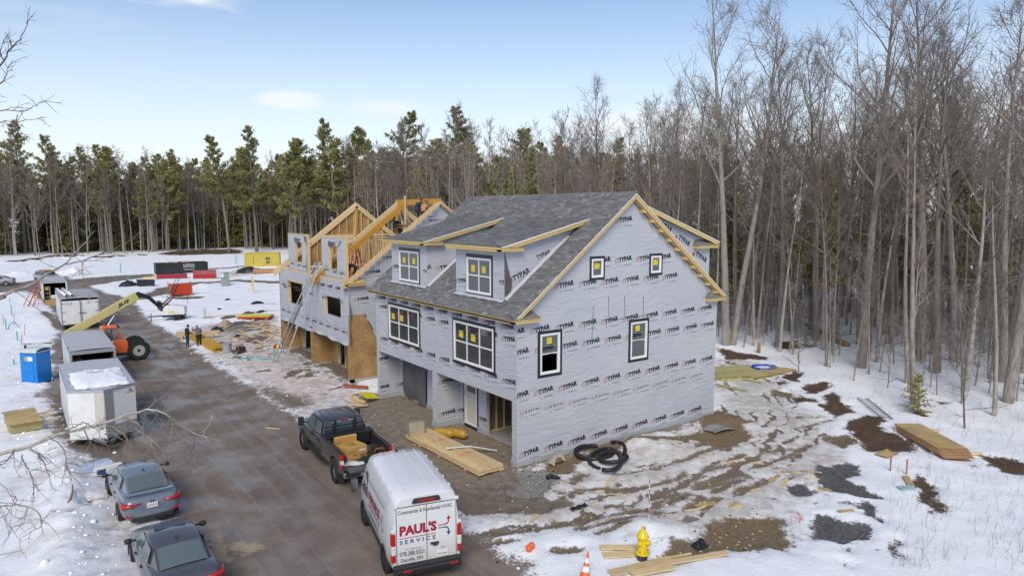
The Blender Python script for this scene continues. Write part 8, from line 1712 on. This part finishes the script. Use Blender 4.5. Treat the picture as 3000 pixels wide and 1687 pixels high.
def bare_tree(seed, H, r0, crown=.45, nmain=15, spread=.9, nsub=7, ntw=6, lean=0, fork=False, low=True, tw=.011):
    rng = random.Random(seed); tr, cr = TM(), TM()
    stems = [(Vector((0,0,-.25)), Vector((lean,rng.uniform(-.04,.04),1)), H, r0)]
    if fork: stems = [(Vector((-.2,0,-.25)), Vector((-.03,.03,1)), H, r0), (Vector((.28,.1,-.25)), Vector((.085,-.03,1)), H*.93, r0*.85)]
    for P0, D0, h, r in stems:
        tp = path(rng, P0, D0, h*.97, 14, .018, .02); tr.tube([tp[0]-Vector((0,0,.0))]+tp, r*1.25, r*.06, 9)
        for i in range(nmain):
            f = crown+(1-crown)*((i+rng.random()*.8)/nmain)**.9; f = min(f,.985); q = f*14; a = int(q); p = tp[a].lerp(tp[min(a+1,14)], q-a)
            az = rng.uniform(0,2*math.pi)+i*2.4; up = .55+.65*f+rng.uniform(-.15,.2); d = Vector((math.cos(az)*spread, math.sin(az)*spread, up))
            ln = h*(.36*(1-f)+.07)*rng.uniform(.7,1.25); rr = max(.012, r*(1-f)*.62+.012)
            bp = path(rng, p, d, ln, 6, .11, .07); cr.tube(bp, rr, .012, 5)
            for j in range(nsub):
                g = .2+.8*(j+rng.random())/nsub; q2 = g*6; a2 = min(int(q2),5); p2 = bp[a2].lerp(bp[a2+1], q2-a2); dd = (bp[a2+1]-bp[a2]).normalized()
                d2 = (dd*.8+rvec(rng)*.55+Vector((0,0,.25))).normalized(); l2 = ln*(.50-.28*g)*rng.uniform(.7,1.3)+.25; sp = path(rng, p2, d2, l2, 3, .16, .06); cr.tube(sp, max(.009, rr*.38*(1-g*.6)), tw*.7, 3)
                for k in range(ntw):
                    g3 = .15+.85*(k+rng.random())/ntw; q3 = g3*3; a3 = min(int(q3),2); p3 = sp[a3].lerp(sp[a3+1], q3-a3); d3 = ((sp[a3+1]-sp[a3]).normalized()*.8+rvec(rng)*.6+Vector((0,0,.15))).normalized()
                    cr.tube(path(rng, p3, d3, rng.uniform(.35,.95)*(H/20)**.5, 2, .2), tw, tw*.45, 3)
        if low:      # dead lower branches
            for i in range(int(H*.7)):
                f = rng.uniform(.12,crown+.1); q = f*14; a = int(q); p = tp[a].lerp(tp[a+1], q-a); az = rng.uniform(0,6.28); d = Vector((math.cos(az),math.sin(az),rng.uniform(-.15,.45)))
                bp = path(rng, p, d, rng.uniform(.5,2.4), 3, .12); cr.tube(bp, .022, .006, 3)
                for k in range(3): cr.tube(path(rng, bp[rng.choice((1,2))], d+rvec(rng)*.6, rng.uniform(.3,.9), 2, .15), .010, .005, 3)
    return tr, cr
def blade_clump(tm, p, d, rng, ln, n, w_=.05):
    for i in range(n):
        dd = (d*.7+rvec(rng)*.62).normalized(); s_ = dd.cross(rvec(rng)).normalized()*w_; L_ = ln*rng.uniform(.6,1.2); m_ = p+dd*L_*.5
        tm.quad(p, m_+s_, p+dd*L_, m_-s_)
def pine_tree(seed, H, r0, bare=.45, wide=.2, dens=1.0, bl=.62, bw=.085):
    rng = random.Random(seed); tr, cr = TM(), TM(); tp = path(rng, Vector((0,0,-.25)), Vector((rng.uniform(-.03,.03),rng.uniform(-.03,.03),1)), H, 12, .02, .0); tr.tube(tp, r0*1.2, .03, 8)
    h = bare*H
    while h < H*.985:
        f = (h-bare*H)/(H*(1-bare)); prof = (math.sin(math.pi*min(1,.25+f*.75))**.8)*(1-f*.35); 
        for k in range(rng.choice((3,4,5))):
            if rng.random() < .12: continue
            az = rng.uniform(0,6.28); ln = H*wide*prof*rng.uniform(.5,1.25)+.35; q = h/H*12; a = min(int(q),11); p = tp[a].lerp(tp[a+1], q-a)
            d = Vector((math.cos(az),math.sin(az),.06+.6*f+rng.uniform(-.1,.15))); bp = path(rng, p, d, ln, 5, .10, .05); tr.tube(bp, .045*(1-f)+.014, .008, 3)
            m_ = int(5*dens*max(1,ln/1.6))+2
            for j in range(m_):
                g = .28+.72*(j+rng.random())/m_; q2 = g*5; a2 = min(int(q2),4); c = bp[a2].lerp(bp[a2+1], q2-a2)+rvec(rng)*Vector((1,1,.35)).length*.0+Vector((rng.gauss(0,.22),rng.gauss(0,.22),rng.gauss(0,.08)))*(ln*.22+.3)
                blade_clump(cr, c, Vector((d.x*.6,d.y*.6,.55)), rng, bl, int(9*dens), bw)
        h += H*rng.uniform(.018,.036)
    for i in range(14):   # dead stubs
        z = rng.uniform(.15,bare)*12; a = int(z); az = rng.uniform(0,6.28); tr.tube(path(rng, tp[a].lerp(tp[a+1],z-a), Vector((math.cos(az),math.sin(az),rng.uniform(-.2,.2))), rng.uniform(.4,1.8), 3, .15), .02, .006, 3)
    return tr, cr
def spruce_tree(seed, H, r0, wide=.22, bare=.08, dens=1.0, bl=.35, bw=.05, droop=-.15, step=.028):
    rng = random.Random(seed); tr, cr = TM(), TM(); tp = path(rng, Vector((0,0,-.15)), Vector((0,0,1)), H, 10, .012); tr.tube(tp, r0*1.2, .01, 6); h = bare*H
    while h < H*.98:
        f = h/H; ln0 = H*wide*(1-f)**.85+.12
        for k in range(5):
            az = rng.uniform(0,6.28); ln = ln0*rng.uniform(.6,1.15); q = f*10; a = min(int(q),9); p = tp[a].lerp(tp[a+1], q-a)
            d = Vector((math.cos(az),math.sin(az),droop+.5*f)); bp = path(rng, p, d, ln, 4, .06, .03); tr.tube(bp, .02*(1-f)+.006, .004, 3); m_ = max(3, int(ln/.16*dens))
            for j in range(m_):
                g = .12+.88*(j+rng.random())/m_; q2 = g*4; a2 = min(int(q2),3); c = bp[a2].lerp(bp[a2+1], q2-a2); blade_clump(cr, c, (bp[a2+1]-bp[a2]).normalized()+Vector((rng.gauss(0,.5),rng.gauss(0,.5),-.1)), rng, bl, 5, bw)
        h += H*step*rng.uniform(.7,1.3)
    return tr, cr
def proto(tc_, tm, cm): return tc_[0].mesh('trunk', tm), tc_[1].mesh('crown', cm)
BIG = [proto(bare_tree(100+i, H, r, c, nm, sp, 8, 7), M['bark'], M['twig']) for i, (H,r,c,nm,sp) in enumerate(((25,.25,.42,20,.75),(23,.22,.5,18,.8),(27,.27,.38,22,.7)))]
FORK = proto(bare_tree(77, 27, .27, .42, 18, .72, 8, 7, fork=True), M['bark_pale'], M['twig'])
MID = [proto(bare_tree(200+i, H, r, c, 14, .75, 6, 6), M['bark'] if i % 2 else M['bark_pale'], M['twig']) for i, (H,r,c) in enumerate(((18,.14,.45),(20,.16,.5),(16,.11,.4),(21,.15,.55),(17,.12,.5)))]
FARB = [proto(bare_tree(250+i, H, r, c, 15, .7, 6, 5, tw=.030), M['bark'] if i % 2 else M['bark_pale'], M['twig']) for i, (H,r,c) in enumerate(((25,.18,.35),(23,.16,.42),(27,.19,.45),(21,.14,.3)))]
THIN = [proto(bare_tree(300+i, H, r, c, 9, .6, 5, 4, lean=ln, low=True), M['bark_dark'] if i % 2 else M['bark'], M['twig']) for i, (H,r,c,ln) in enumerate(((9,.05,.35,.05),(7,.04,.3,-.12),(11,.06,.4,.1),(5,.03,.25,.02)))]
PINE = [proto(pine_tree(400+i, H, r, b, w_, 1.15), M['bark_dark'], M['pine']) for i, (H,r,b,w_) in enumerate(((30,.36,.36,.15),(27,.3,.42,.17),(24,.28,.34,.16),(29,.33,.48,.18)))]
HEM = [proto(spruce_tree(500+i, H, r, w_, b, 1.0, .55, .075, -.1), M['bark_dark'], M['hemlock'] if i else M['pine']) for i, (H,r,w_,b) in enumerate(((20,.2,.18,.22),(15,.14,.22,.30),(12,.1,.24,.28)))]
HEMF = [proto(spruce_tree(540+i, H, .2, w_, .03, .9, .7, .10, -.1, .03), M['bark_dark'], M['pine']) for i, (H,w_) in enumerate(((17,.22),(13,.26)))]
LITTLE = proto(spruce_tree(600, 2.3, .035, .42, .10, 1.4, .13, .02, .0, .05), M['bark_dark'], M['hemlock'])
def put_tree(name, label, pr, x, y, s=1.0, rz=0, group=None, cat='tree', z=None):
    t = thing(name, label, cat, (x,y,gz(x,y)-.05 if z is None else z), rz, group); t.scale = (s,s,s)
    link_copy('trunk', pr[0], t); link_copy('crown', pr[1], t); return t
rngT = random.Random(42)
# forest outline on the ground (clearing on its inner side)
EDGE = [(-75,182),(-17,169),(0,173),(11,166),(33,174),(50,150),(47,110),(41,70),(35,40),(29.5,22),(27,9),(25.5,-1),(22.5,-6),(23,-12),(27,-17)]
def edge_d(x, y): return float(sd_line(np.array([x]), np.array([y]), EDGE)[0])
WOOD = EDGE+[(120,-17),(330,60),(330,330),(100,400),(-90,330)]
def in_wood(xs, ys): return sdf_poly(np.array(xs), np.array(ys), WOOD) < 0
# candidates in view: (distance, x, y, zone)
cand = []
def frustum(x, y, m=140):
    px, py, k = to_px((x,y,3)); return k > 5 and -m < px < 3000+m
def zone_pts(lo, hi, sp, elo, ehi):
    out_ = []
    for i in np.arange(-80, 300, sp):
        for j in np.arange(-22, 380, sp):
            x, y = i+rngT.uniform(-.48,.48)*sp, j+rngT.uniform(-.48,.48)*sp; d = math.hypot(x-CAM.x, y-CAM.y)
            if lo <= d < hi and frustum(x, y): out_.append((d, x, y))
    xs = np.array([c[1] for c in out_]); ys = np.array([c[2] for c in out_]); ok_ = (sdf_poly(xs, ys, WOOD) < 0); e_ = sd_line(xs, ys, EDGE)
    return sorted((c[0],c[1],c[2],float(e)) for c, o_, e in zip(out_, ok_, e_) if o_ and elo <= e < ehi)
near_c = zone_pts(0, 88, 2.75, 0, 99); near_s = zone_pts(0, 75, 1.9, 0, 40); mid_m = zone_pts(88, 150, 4.6, 0, 70); far_c = [c for c in zone_pts(120, 330, 3.1, 0, 9) if c[0] > 120]; far_m = zone_pts(150, 310, 4.2, 9, 50)
mid_m = [c for c in mid_m if not (c[0] > 120 and c[3] < 9)]
def hidden(x, y):     # wholly behind the first house or the second one
    px, py, k = to_px((x,y,0)); return False
named_px = [  # prominent individuals: pixel of the foot, prototype, scale, label
 (2135,1028,'F',1.0,'tall pale double-trunked bare tree right behind the grey house corner'),
 (2240,985,'M1',1.0,'straight grey bare tree just right of the double-trunked tree'),
 (2695,1072,'B2',1.05,'thick grey bare tree with a wide crown above the small spruce'),
 (2675,1197,'M3',.9,'slim pale tree standing directly over the small spruce'),
 (2545,1112,'T2',1.0,'thin clump sapling leaning left of the small spruce'),
 (2828,1260,'T1',1.0,'crooked dark sapling standing in the snow above the plywood stack'),
 (2830,1160,'M0',.95,'bare tree with mottled bark at the far right'),
 (2390,1010,'B0',.95,'grey forked tree near the fallen log'),
 (2450,985,'M4',1.0,'leaning grey tree beside the fallen log'),
 (2610,1020,'B1',.9,'sloping grey tree in the middle of the right wood'),
 (2340,1100,'T3',1.0,'very thin sapling beside the blue hose coil'),
 (2500,1130,'T0',.8,'thin sapling near the right edge of the debris strip'),
 (2950,1080,'B0',1.0,'stout bare tree against the right edge of the photo')]
PR = {**{'B%d'%i: p for i,p in enumerate(BIG)}, **{'M%d'%i: p for i,p in enumerate(MID)}, **{'T%d'%i: p for i,p in enumerate(THIN)}, 'F': FORK}
taken = []
for px, py, k, s, lb in named_px:
    p = G(px, py); put_tree('bare_tree' if k[0] != 'T' else 'sapling', lb, PR[k], p.x, p.y, s, rad(0 if k == 'F' else px % 360) if k != 'F' else rad(-36)); taken.append((p.x,p.y))
p = G(2687,1220); put_tree('spruce_sapling', 'small green spruce sapling growing out of the snow on the right', LITTLE, p.x, p.y, 1.0)
for px, py, s, lb in ((2420,1010,.55,'tiny spruce seedling near the fallen log'),(2360,1030,.5,'tiny spruce seedling behind the debris strip')): p = G(px, py); put_tree('spruce_sapling', lb, LITTLE, p.x, p.y, s)
# the tall pines of the skyline, by direction and height
for px, ptop, base, k, lb in ((75,355,745,0,'broad dark pine at the far left of the skyline'),(672,405,742,3,'open-crowned pine left of the tallest pine'),(752,372,742,0,'tallest white pine above the yellow container'),(850,408,750,2,'round-topped pine right of the tallest pine'),(915,405,745,1,'slim pine left of the pointed spruce'),(1000,360,745,2,'pointed dark pine above the framed house'),(1048,375,745,1,'narrow pine behind the framed gable'),(1142,330,745,3,'crooked open pine above the roof workers'),(1350,312,760,0,'big dense pine behind the finished house ridge'),(1500,372,760,1,'pine standing behind the house roof middle'),(330,430,742,1,'low dark pine of the left skyline'),(490,440,742,2,'pine of the left skyline behind the dumpster')):
    d = G(px, base); h = (base-ptop)/(base-620.7)*CAM.z; pr_ = PINE[k]; H0 = (30,27,24,29)[k]; put_tree('pine_tree', lb, pr_, d.x, d.y, h/H0, rad(px)); taken.append((d.x,d.y))
rest = []; cnt = {}
def one(nm, lb, gp_, pr_, x, y, s_, d, lim):
    cnt[nm] = cnt.get(nm, 0)+1
    if cnt[nm] > lim: return False
    lb2 = lb.split(' in the ')[0].split(' among the ')[0].split(' standing in')[0].split(' on the ')[0].split(' deep in')[0]; sz = 'short' if s_ < .8 else ('tall' if s_ > .98 else '')
    lb2 = (sz+' '+lb2 if sz and not lb2.startswith('tall') else lb2)+' '+('in the front row ' if edge_d(x,y) < 4 else 'deep in the wood ' if edge_d(x,y) > 16 else '')+spot(x,y,s_)
    put_tree(nm, lb2, pr_, x, y, s_, rngT.uniform(0,6.28), gp_, z=gz(x,y)-.05 if d < 100 else -.05); return True
def spot(x, y, s_):
    """where in the wood a tree stands, named by what one can find in front of it"""
    px = to_px((x,y,0))[0]
    near = ('beyond the silver cars at the left' if px < 170 else 'behind the far grey trailer' if px < 300 else 'left of the black dumpster' if px < 440 else 'behind the black dumpster' if px < 620 else 'behind the yellow container' if px < 860 else 'behind the framed house' if px < 1180 else 'behind the ridge of the finished house' if px < 1870 else 'behind the rear dormer' if px < 2100 else 'next to the double-trunked tree' if px < 2330 else 'behind the fallen log' if px < 2560 else 'around the small spruce' if px < 2800 else 'at the right edge of the photo')
    return near
def free(x, y, r=2.2): return not any((x-a)**2+(y-b)**2 < r for a,b in taken)
for d, x, y, e in near_c:
    if not free(x, y): continue
    r = rngT.random(); r2 = rngT.random()
    if r < (.26 if e > 14 else (.12 if e > 5 else 0)): one('hemlock_tree', 'yellow green evergreen among the bare trees right of the house', 'evergreens in the right wood', HEM[1+rngT.randrange(2)], x, y, rngT.uniform(.6,1.0), d, 290)
    elif r2 < .20 and e > 1.5: one('bare_tree', 'tall straight bare tree in the right wood', 'tall bare trees in the right wood', BIG[rngT.randrange(3)], x, y, rngT.uniform(.8,.98), d, 290)
    else: one('bare_tree', 'slender bare tree standing in the right wood', 'slender bare trees in the right wood', MID[rngT.randrange(5)], x, y, rngT.uniform(.65,1.02), d, 290)
for d, x, y, e in near_s:
    if free(x, y, .8): one('sapling', 'thin leafless sapling on the snow of the right wood', 'saplings in the right wood', THIN[rngT.randrange(4)], x, y, rngT.uniform(.5,1.05), d, 280)
for d, x, y, e in far_c:
    if not free(x, y, 1.5): continue
    if rngT.random() < .05: one('pine_tree', 'dark evergreen in the far wood beyond the clearing', 'evergreens in the far wood', (PINE+HEM[:2])[rngT.randrange(6)], x, y, rngT.uniform(.8,1.0), d, 280)
    elif rngT.random() < .95 and cnt.get('bare_tree',0) < 295: one('bare_tree', 'slender bare tree in the far wood beyond the clearing', 'bare trees in the far wood', FARB[rngT.randrange(4)], x, y, rngT.uniform(.75,1.05), d, 295)
    else: rest.append((0,x,y))
for d, x, y, e in mid_m:
    r = rngT.random(); ang_ = math.degrees(math.atan2(y-CAM.y, x-CAM.x))
    if r < .30: one('hemlock_tree', 'yellow green evergreen among the bare trees right of the house', 'evergreens in the right wood', HEM[rngT.randrange(3)], x, y, rngT.uniform(.7,1.05) if ang_ < 36 else rngT.uniform(.9,1.15), d, 290)
    elif r < .36 and ang_ > 36: one('pine_tree', 'dark evergreen in the far wood beyond the clearing', 'evergreens in the far wood', PINE[rngT.randrange(4)], x, y, rngT.uniform(.62,.8), d, 290)
    else: rest.append((0, x, y))
for d, x, y, e in far_m:
    r = rngT.random()
    if r < (.26 if e > 20 else .10): one('pine_tree', 'dark evergreen in the far wood beyond the clearing', 'evergreens in the far wood', PINE[rngT.randrange(4)], x, y, rngT.uniform(.78,.98), d, 290)
    elif r < (.60 if e > 18 else .30): one('hemlock_tree', 'dense evergreen deep in the far wood', 'dense evergreens in the far wood', HEMF[rngT.randrange(2)], x, y, rngT.uniform(1.0,1.3), d, 295)
    else: rest.append((0, x, y))
# everything farther back: one mass of wood
low_b = [bare_tree(700+i, H, .15, .30, 12, .75, 5, 4, tw=.034, low=False) for i, H in enumerate((22,24,20))]; low_c = [pine_tree(720+i, H, .28, .25, .15, .36, 1.1, .20) for i, H in enumerate((22,19))]+[spruce_tree(730, 16, .2, .24, .1, .30, 1.0, .17, -.1, .06)]
def mass(name, items, mats, label):
    V = []; Fc = []; mi = []; k = 0
    for kind, x, y in items:
        tc_ = (low_b if kind == 0 else low_c)[rngT.randrange(3)]; a = rngT.uniform(0,6.28); s = rngT.uniform(.8,1.1); R2 = np.array([[math.cos(a),-math.sin(a),0],[math.sin(a),math.cos(a),0],[0,0,1]])*s
        for j, q in enumerate(tc_):
            v = np.array(q.v) @ R2.T+np.array([x,y,-.05]); V.append(v); Fc += [tuple(i+k for i in f) for f in q.f]; mi += [j if kind == 0 else 2+j]*len(q.f); k += len(v)
    me = bpy.data.meshes.new(name); me.from_pydata(np.concatenate(V).tolist(), [], Fc)
    for m_ in mats: me.materials.append(m_)
    me.polygons.foreach_set('material_index', mi); me.update(); o = bpy.data.objects.new(name, me); COL.objects.link(o); return tag(o, label, 'wood', kind='stuff')
rngT.shuffle(rest); rest = rest[:560]
if rest: mass('distant_wood', rest, [M['bark'],M['twig'],M['bark_dark'],M['pine']], 'grey brown mass of trees filling the back of the wood')
# ================================================================== TREE BESIDE THE CAMERA (trunk out of frame, limbs reaching into view)
def at_depth(px, py, d): return CAM+ray(px, py)*d
tb_ = at_depth(-560, 900, 11.5)
BT = thing('birch_tree', 'bare birch whose pale limb reaches over the white trailer from the left edge', 'tree', (tb_.x, tb_.y, gz(tb_.x,tb_.y)-.1))
base = Vector(BT.location); tm = TM(); rb = random.Random(5)
trunk_pts = [Vector((0,0,0)),Vector((.1,.05,3)),Vector((.0,.15,6)),Vector((.15,.1,9)),Vector((.1,.3,12)),Vector((.25,.3,15)),Vector((.3,.4,18))]
tm.tube(trunk_pts, .20, .03, 10); link_copy('trunk', tm.mesh('trunk', M['birch']), BT)
def limb(pts, r0, r1, m_, twn, twl, sub=1):
    """pts: (px, py, depth) knots; smooth limb with fine twigs"""
    K = [at_depth(*q)-base for q in pts]; fine = []
    for i in range(len(K)-1):
        p0, p1, p2, p3 = K[max(i-1,0)], K[i], K[i+1], K[min(i+2,len(K)-1)]
        for j in range(4):
            t = j/4; fine.append(.5*((2*p1)+(p2-p0)*t+(2*p0-5*p1+4*p2-p3)*t*t+(3*p1-p0-3*p2+p3)*t**3)+rvec(rb)*.008)
    fine.append(K[-1]); tm = TM(); tm.tube(fine, r0, r1, 7 if r0 > .02 else 4)
    for k in range(twn):
        g = rb.uniform(.15,1); i = min(int(g*(len(fine)-1)), len(fine)-2); d = (fine[i+1]-fine[i]).normalized(); dd = (d*.7+rvec(rb)*.6+Vector((0,0,rb.uniform(-.3,.3)))).normalized(); sp = path(rb, fine[i], dd, twl*rb.uniform(.4,1.2), 4, .16, 0); tm.tube(sp, .0055, .002, 3)
        for q in range(2): tm.tube(path(rb, sp[rb.choice((1,2,3))], dd+rvec(rb)*.7, twl*rb.uniform(.2,.5), 2, .15), .0032, .0015, 3)
    return link_copy('limb', tm.mesh('limb', m_), BT)
def cB(l, d): return [(x/2.2744, 1050+y/2.2744, d) for x,y in l]
def cA(l, d): return [(x/2.862, 600+y/2.862, d) for x,y in l]
def cU(l, d): return [(x/2.786, y/2.786, d) for x,y in l]
limb([(-540,1560,11.4),(-250,1400,11.2)]+cB([(0,640),(250,560),(440,490),(700,430),(900,360),(1020,340),(1130,385),(1240,470),(1385,525)], 10.6), .036, .006, M['birch'], 22, .5)
for l in ([(440,490),(500,450),(570,430),(640,470),(700,560)],[(700,430),(800,490),(870,570),(880,650)],[(820,400),(920,440),(990,560),(1010,700)],[(330,520),(420,600),(450,720),(480,830)],[(200,590),(300,700),(340,850)],[(140,640),(200,760),(230,900)],[(1140,390),(1150,460),(1140,520)],[(1300,520),(1290,640),(1320,740)],[(900,460),(980,520),(1080,600),(1100,680)],[(560,470),(600,560),(560,640)],[(1000,560),(1050,640),(1060,760)],[(100,600),(40,690),(-20,720)]): limb(cB(l, 10.5), .012, .003, M['twig'], 9, .42)
limb([(-520,1700,10)]+cB([(-120,990),(0,985),(150,975),(260,1030),(270,1120),(140,1200),(175,1340)], 9.5), .016, .003, M['twig'], 14, .45)
limb(cB([(-60,760),(60,900),(110,940),(40,1060),(90,1140)], 9.5), .010, .003, M['twig'], 10, .4)
limb([(-520,1050,9.5)]+cA([(-100,810),(0,775),(230,680),(440,560),(545,500),(640,390),(790,220)], 9.0), .028, .004, M['twig'], 10, .4)
limb(cA([(545,500),(700,470),(870,400),(1010,340),(1210,210)], 9.0), .010, .003, M['twig'], 6, .3); limb(cA([(695,480),(690,560),(720,650),(760,730)], 9.0), .006, .002, M['twig'], 4, .2)
for l, r in (([(-300,700),(0,530),(90,400),(160,320),(210,240),(222,175)],.014),([(-200,800),(0,690),(60,590),(80,520),(110,490)],.010),([(-300,930),(0,905),(200,905),(290,860),(385,830)],.012),([(-300,1010),(0,995),(140,990),(270,970),(345,965)],.010),([(150,940),(100,1060),(70,1170),(60,1260)],.008),([(-100,480),(0,470),(10,380),(30,350)],.008)): limb([(x/2.786, y/2.786, 9.5) for x,y in l], r, .003, M['twig'], 8, .3)
# ---- weeds poking out of the snow, wood chips on the mud, clods along the road (uncountable)
rw = random.Random(9); mb = TM()
for i in range(1500):
    px, py = rw.uniform(2250,3050), rw.uniform(1060,1690); p = G(px, py)
    if rw.random() > .35+.65*fbm(np.array([p.x]),np.array([p.y]),.25,2,3)[0]*1.2 or (px < 2600 and py > 1300): continue
    q = Vector((p.x,p.y,gz(p.x,p.y)-.02)); d = Vector((rw.gauss(0,.25),rw.gauss(0,.25),1)); L_ = rw.uniform(.15,.6); mb.tube([q, q+d*L_*.5, q+d*L_+Vector((rw.gauss(0,.06),rw.gauss(0,.06),0))], .005, .002, 3)
o = bpy.data.objects.new('dry_weeds', mb.mesh('dry_weeds', mat('dry_stem',(.12,.085,.06),.9))); COL.objects.link(o); tag(o, 'thin brown weed stems poking out of the right-hand snow', 'weeds', kind='stuff')
mb = MB()
for i in range(520):
    z_ = rw.random()
    if z_ < .55: p = G(*(1500+rw.uniform(-150,2400)/3.22, 1250+rw.uniform(60,1300)/3.22))
    elif z_ < .8: p = GA(rw.uniform(1480,2350), rw.uniform(980,1400))
    else: p = Vector((rw.uniform(-4.5,1),rw.uniform(-1,13),0))
    if 0 < p.x < 12.5 and (0 < p.y < 13.2 or 17 < p.y < 30.4) and p.x > 1.2: continue
    a = rw.uniform(0,6.28); ln = rw.uniform(.03,.11); Q = Matrix.Translation((p.x,p.y,gz(p.x,p.y))) @ Matrix.Rotation(a,4,'Z') @ Matrix.Rotation(rw.uniform(-.3,.3),4,'Y'); mb.bx(-ln/2,ln/2,-.02,.02,0,.02,rw.choice((0,0,0,0,1,2,2)),Q)
o = mb.build('wood_chips', [M['lumber'],M['plate'],M['black']], None); tag(o, 'scattered wood chips and litter on the mud and ice', 'wood chips', kind='stuff')
mb = MB()
for i in range(420):
    y = rw.uniform(-8,60); side = rw.random() < .8
    if side: x = -14.6+rw.gauss(0,.8)-(.0 if y < 12 else 1.2)
    else: x = -4.6+rw.gauss(0,1.0)
    if not side and -6 < y < 14: continue
    r = abs(rw.gauss(.03,.03))+.02; z = gz(x,y); Q = Matrix.Translation((x,y,z)) @ Matrix.Rotation(rw.uniform(0,6),4,'Z') @ Matrix.Diagonal((r,r*rw.uniform(.6,1.2),r*.7,1)); mb.lathe([(.3,-.9),(.8,-.4),(1,.1),(.6,.7),(.1,1)], 6, 0, Q)
o = mb.build('snow_clods', M['snow'], None, smooth=True); tag(o, 'small clods of dirty snow along both road edges', 'snow', kind='stuff')
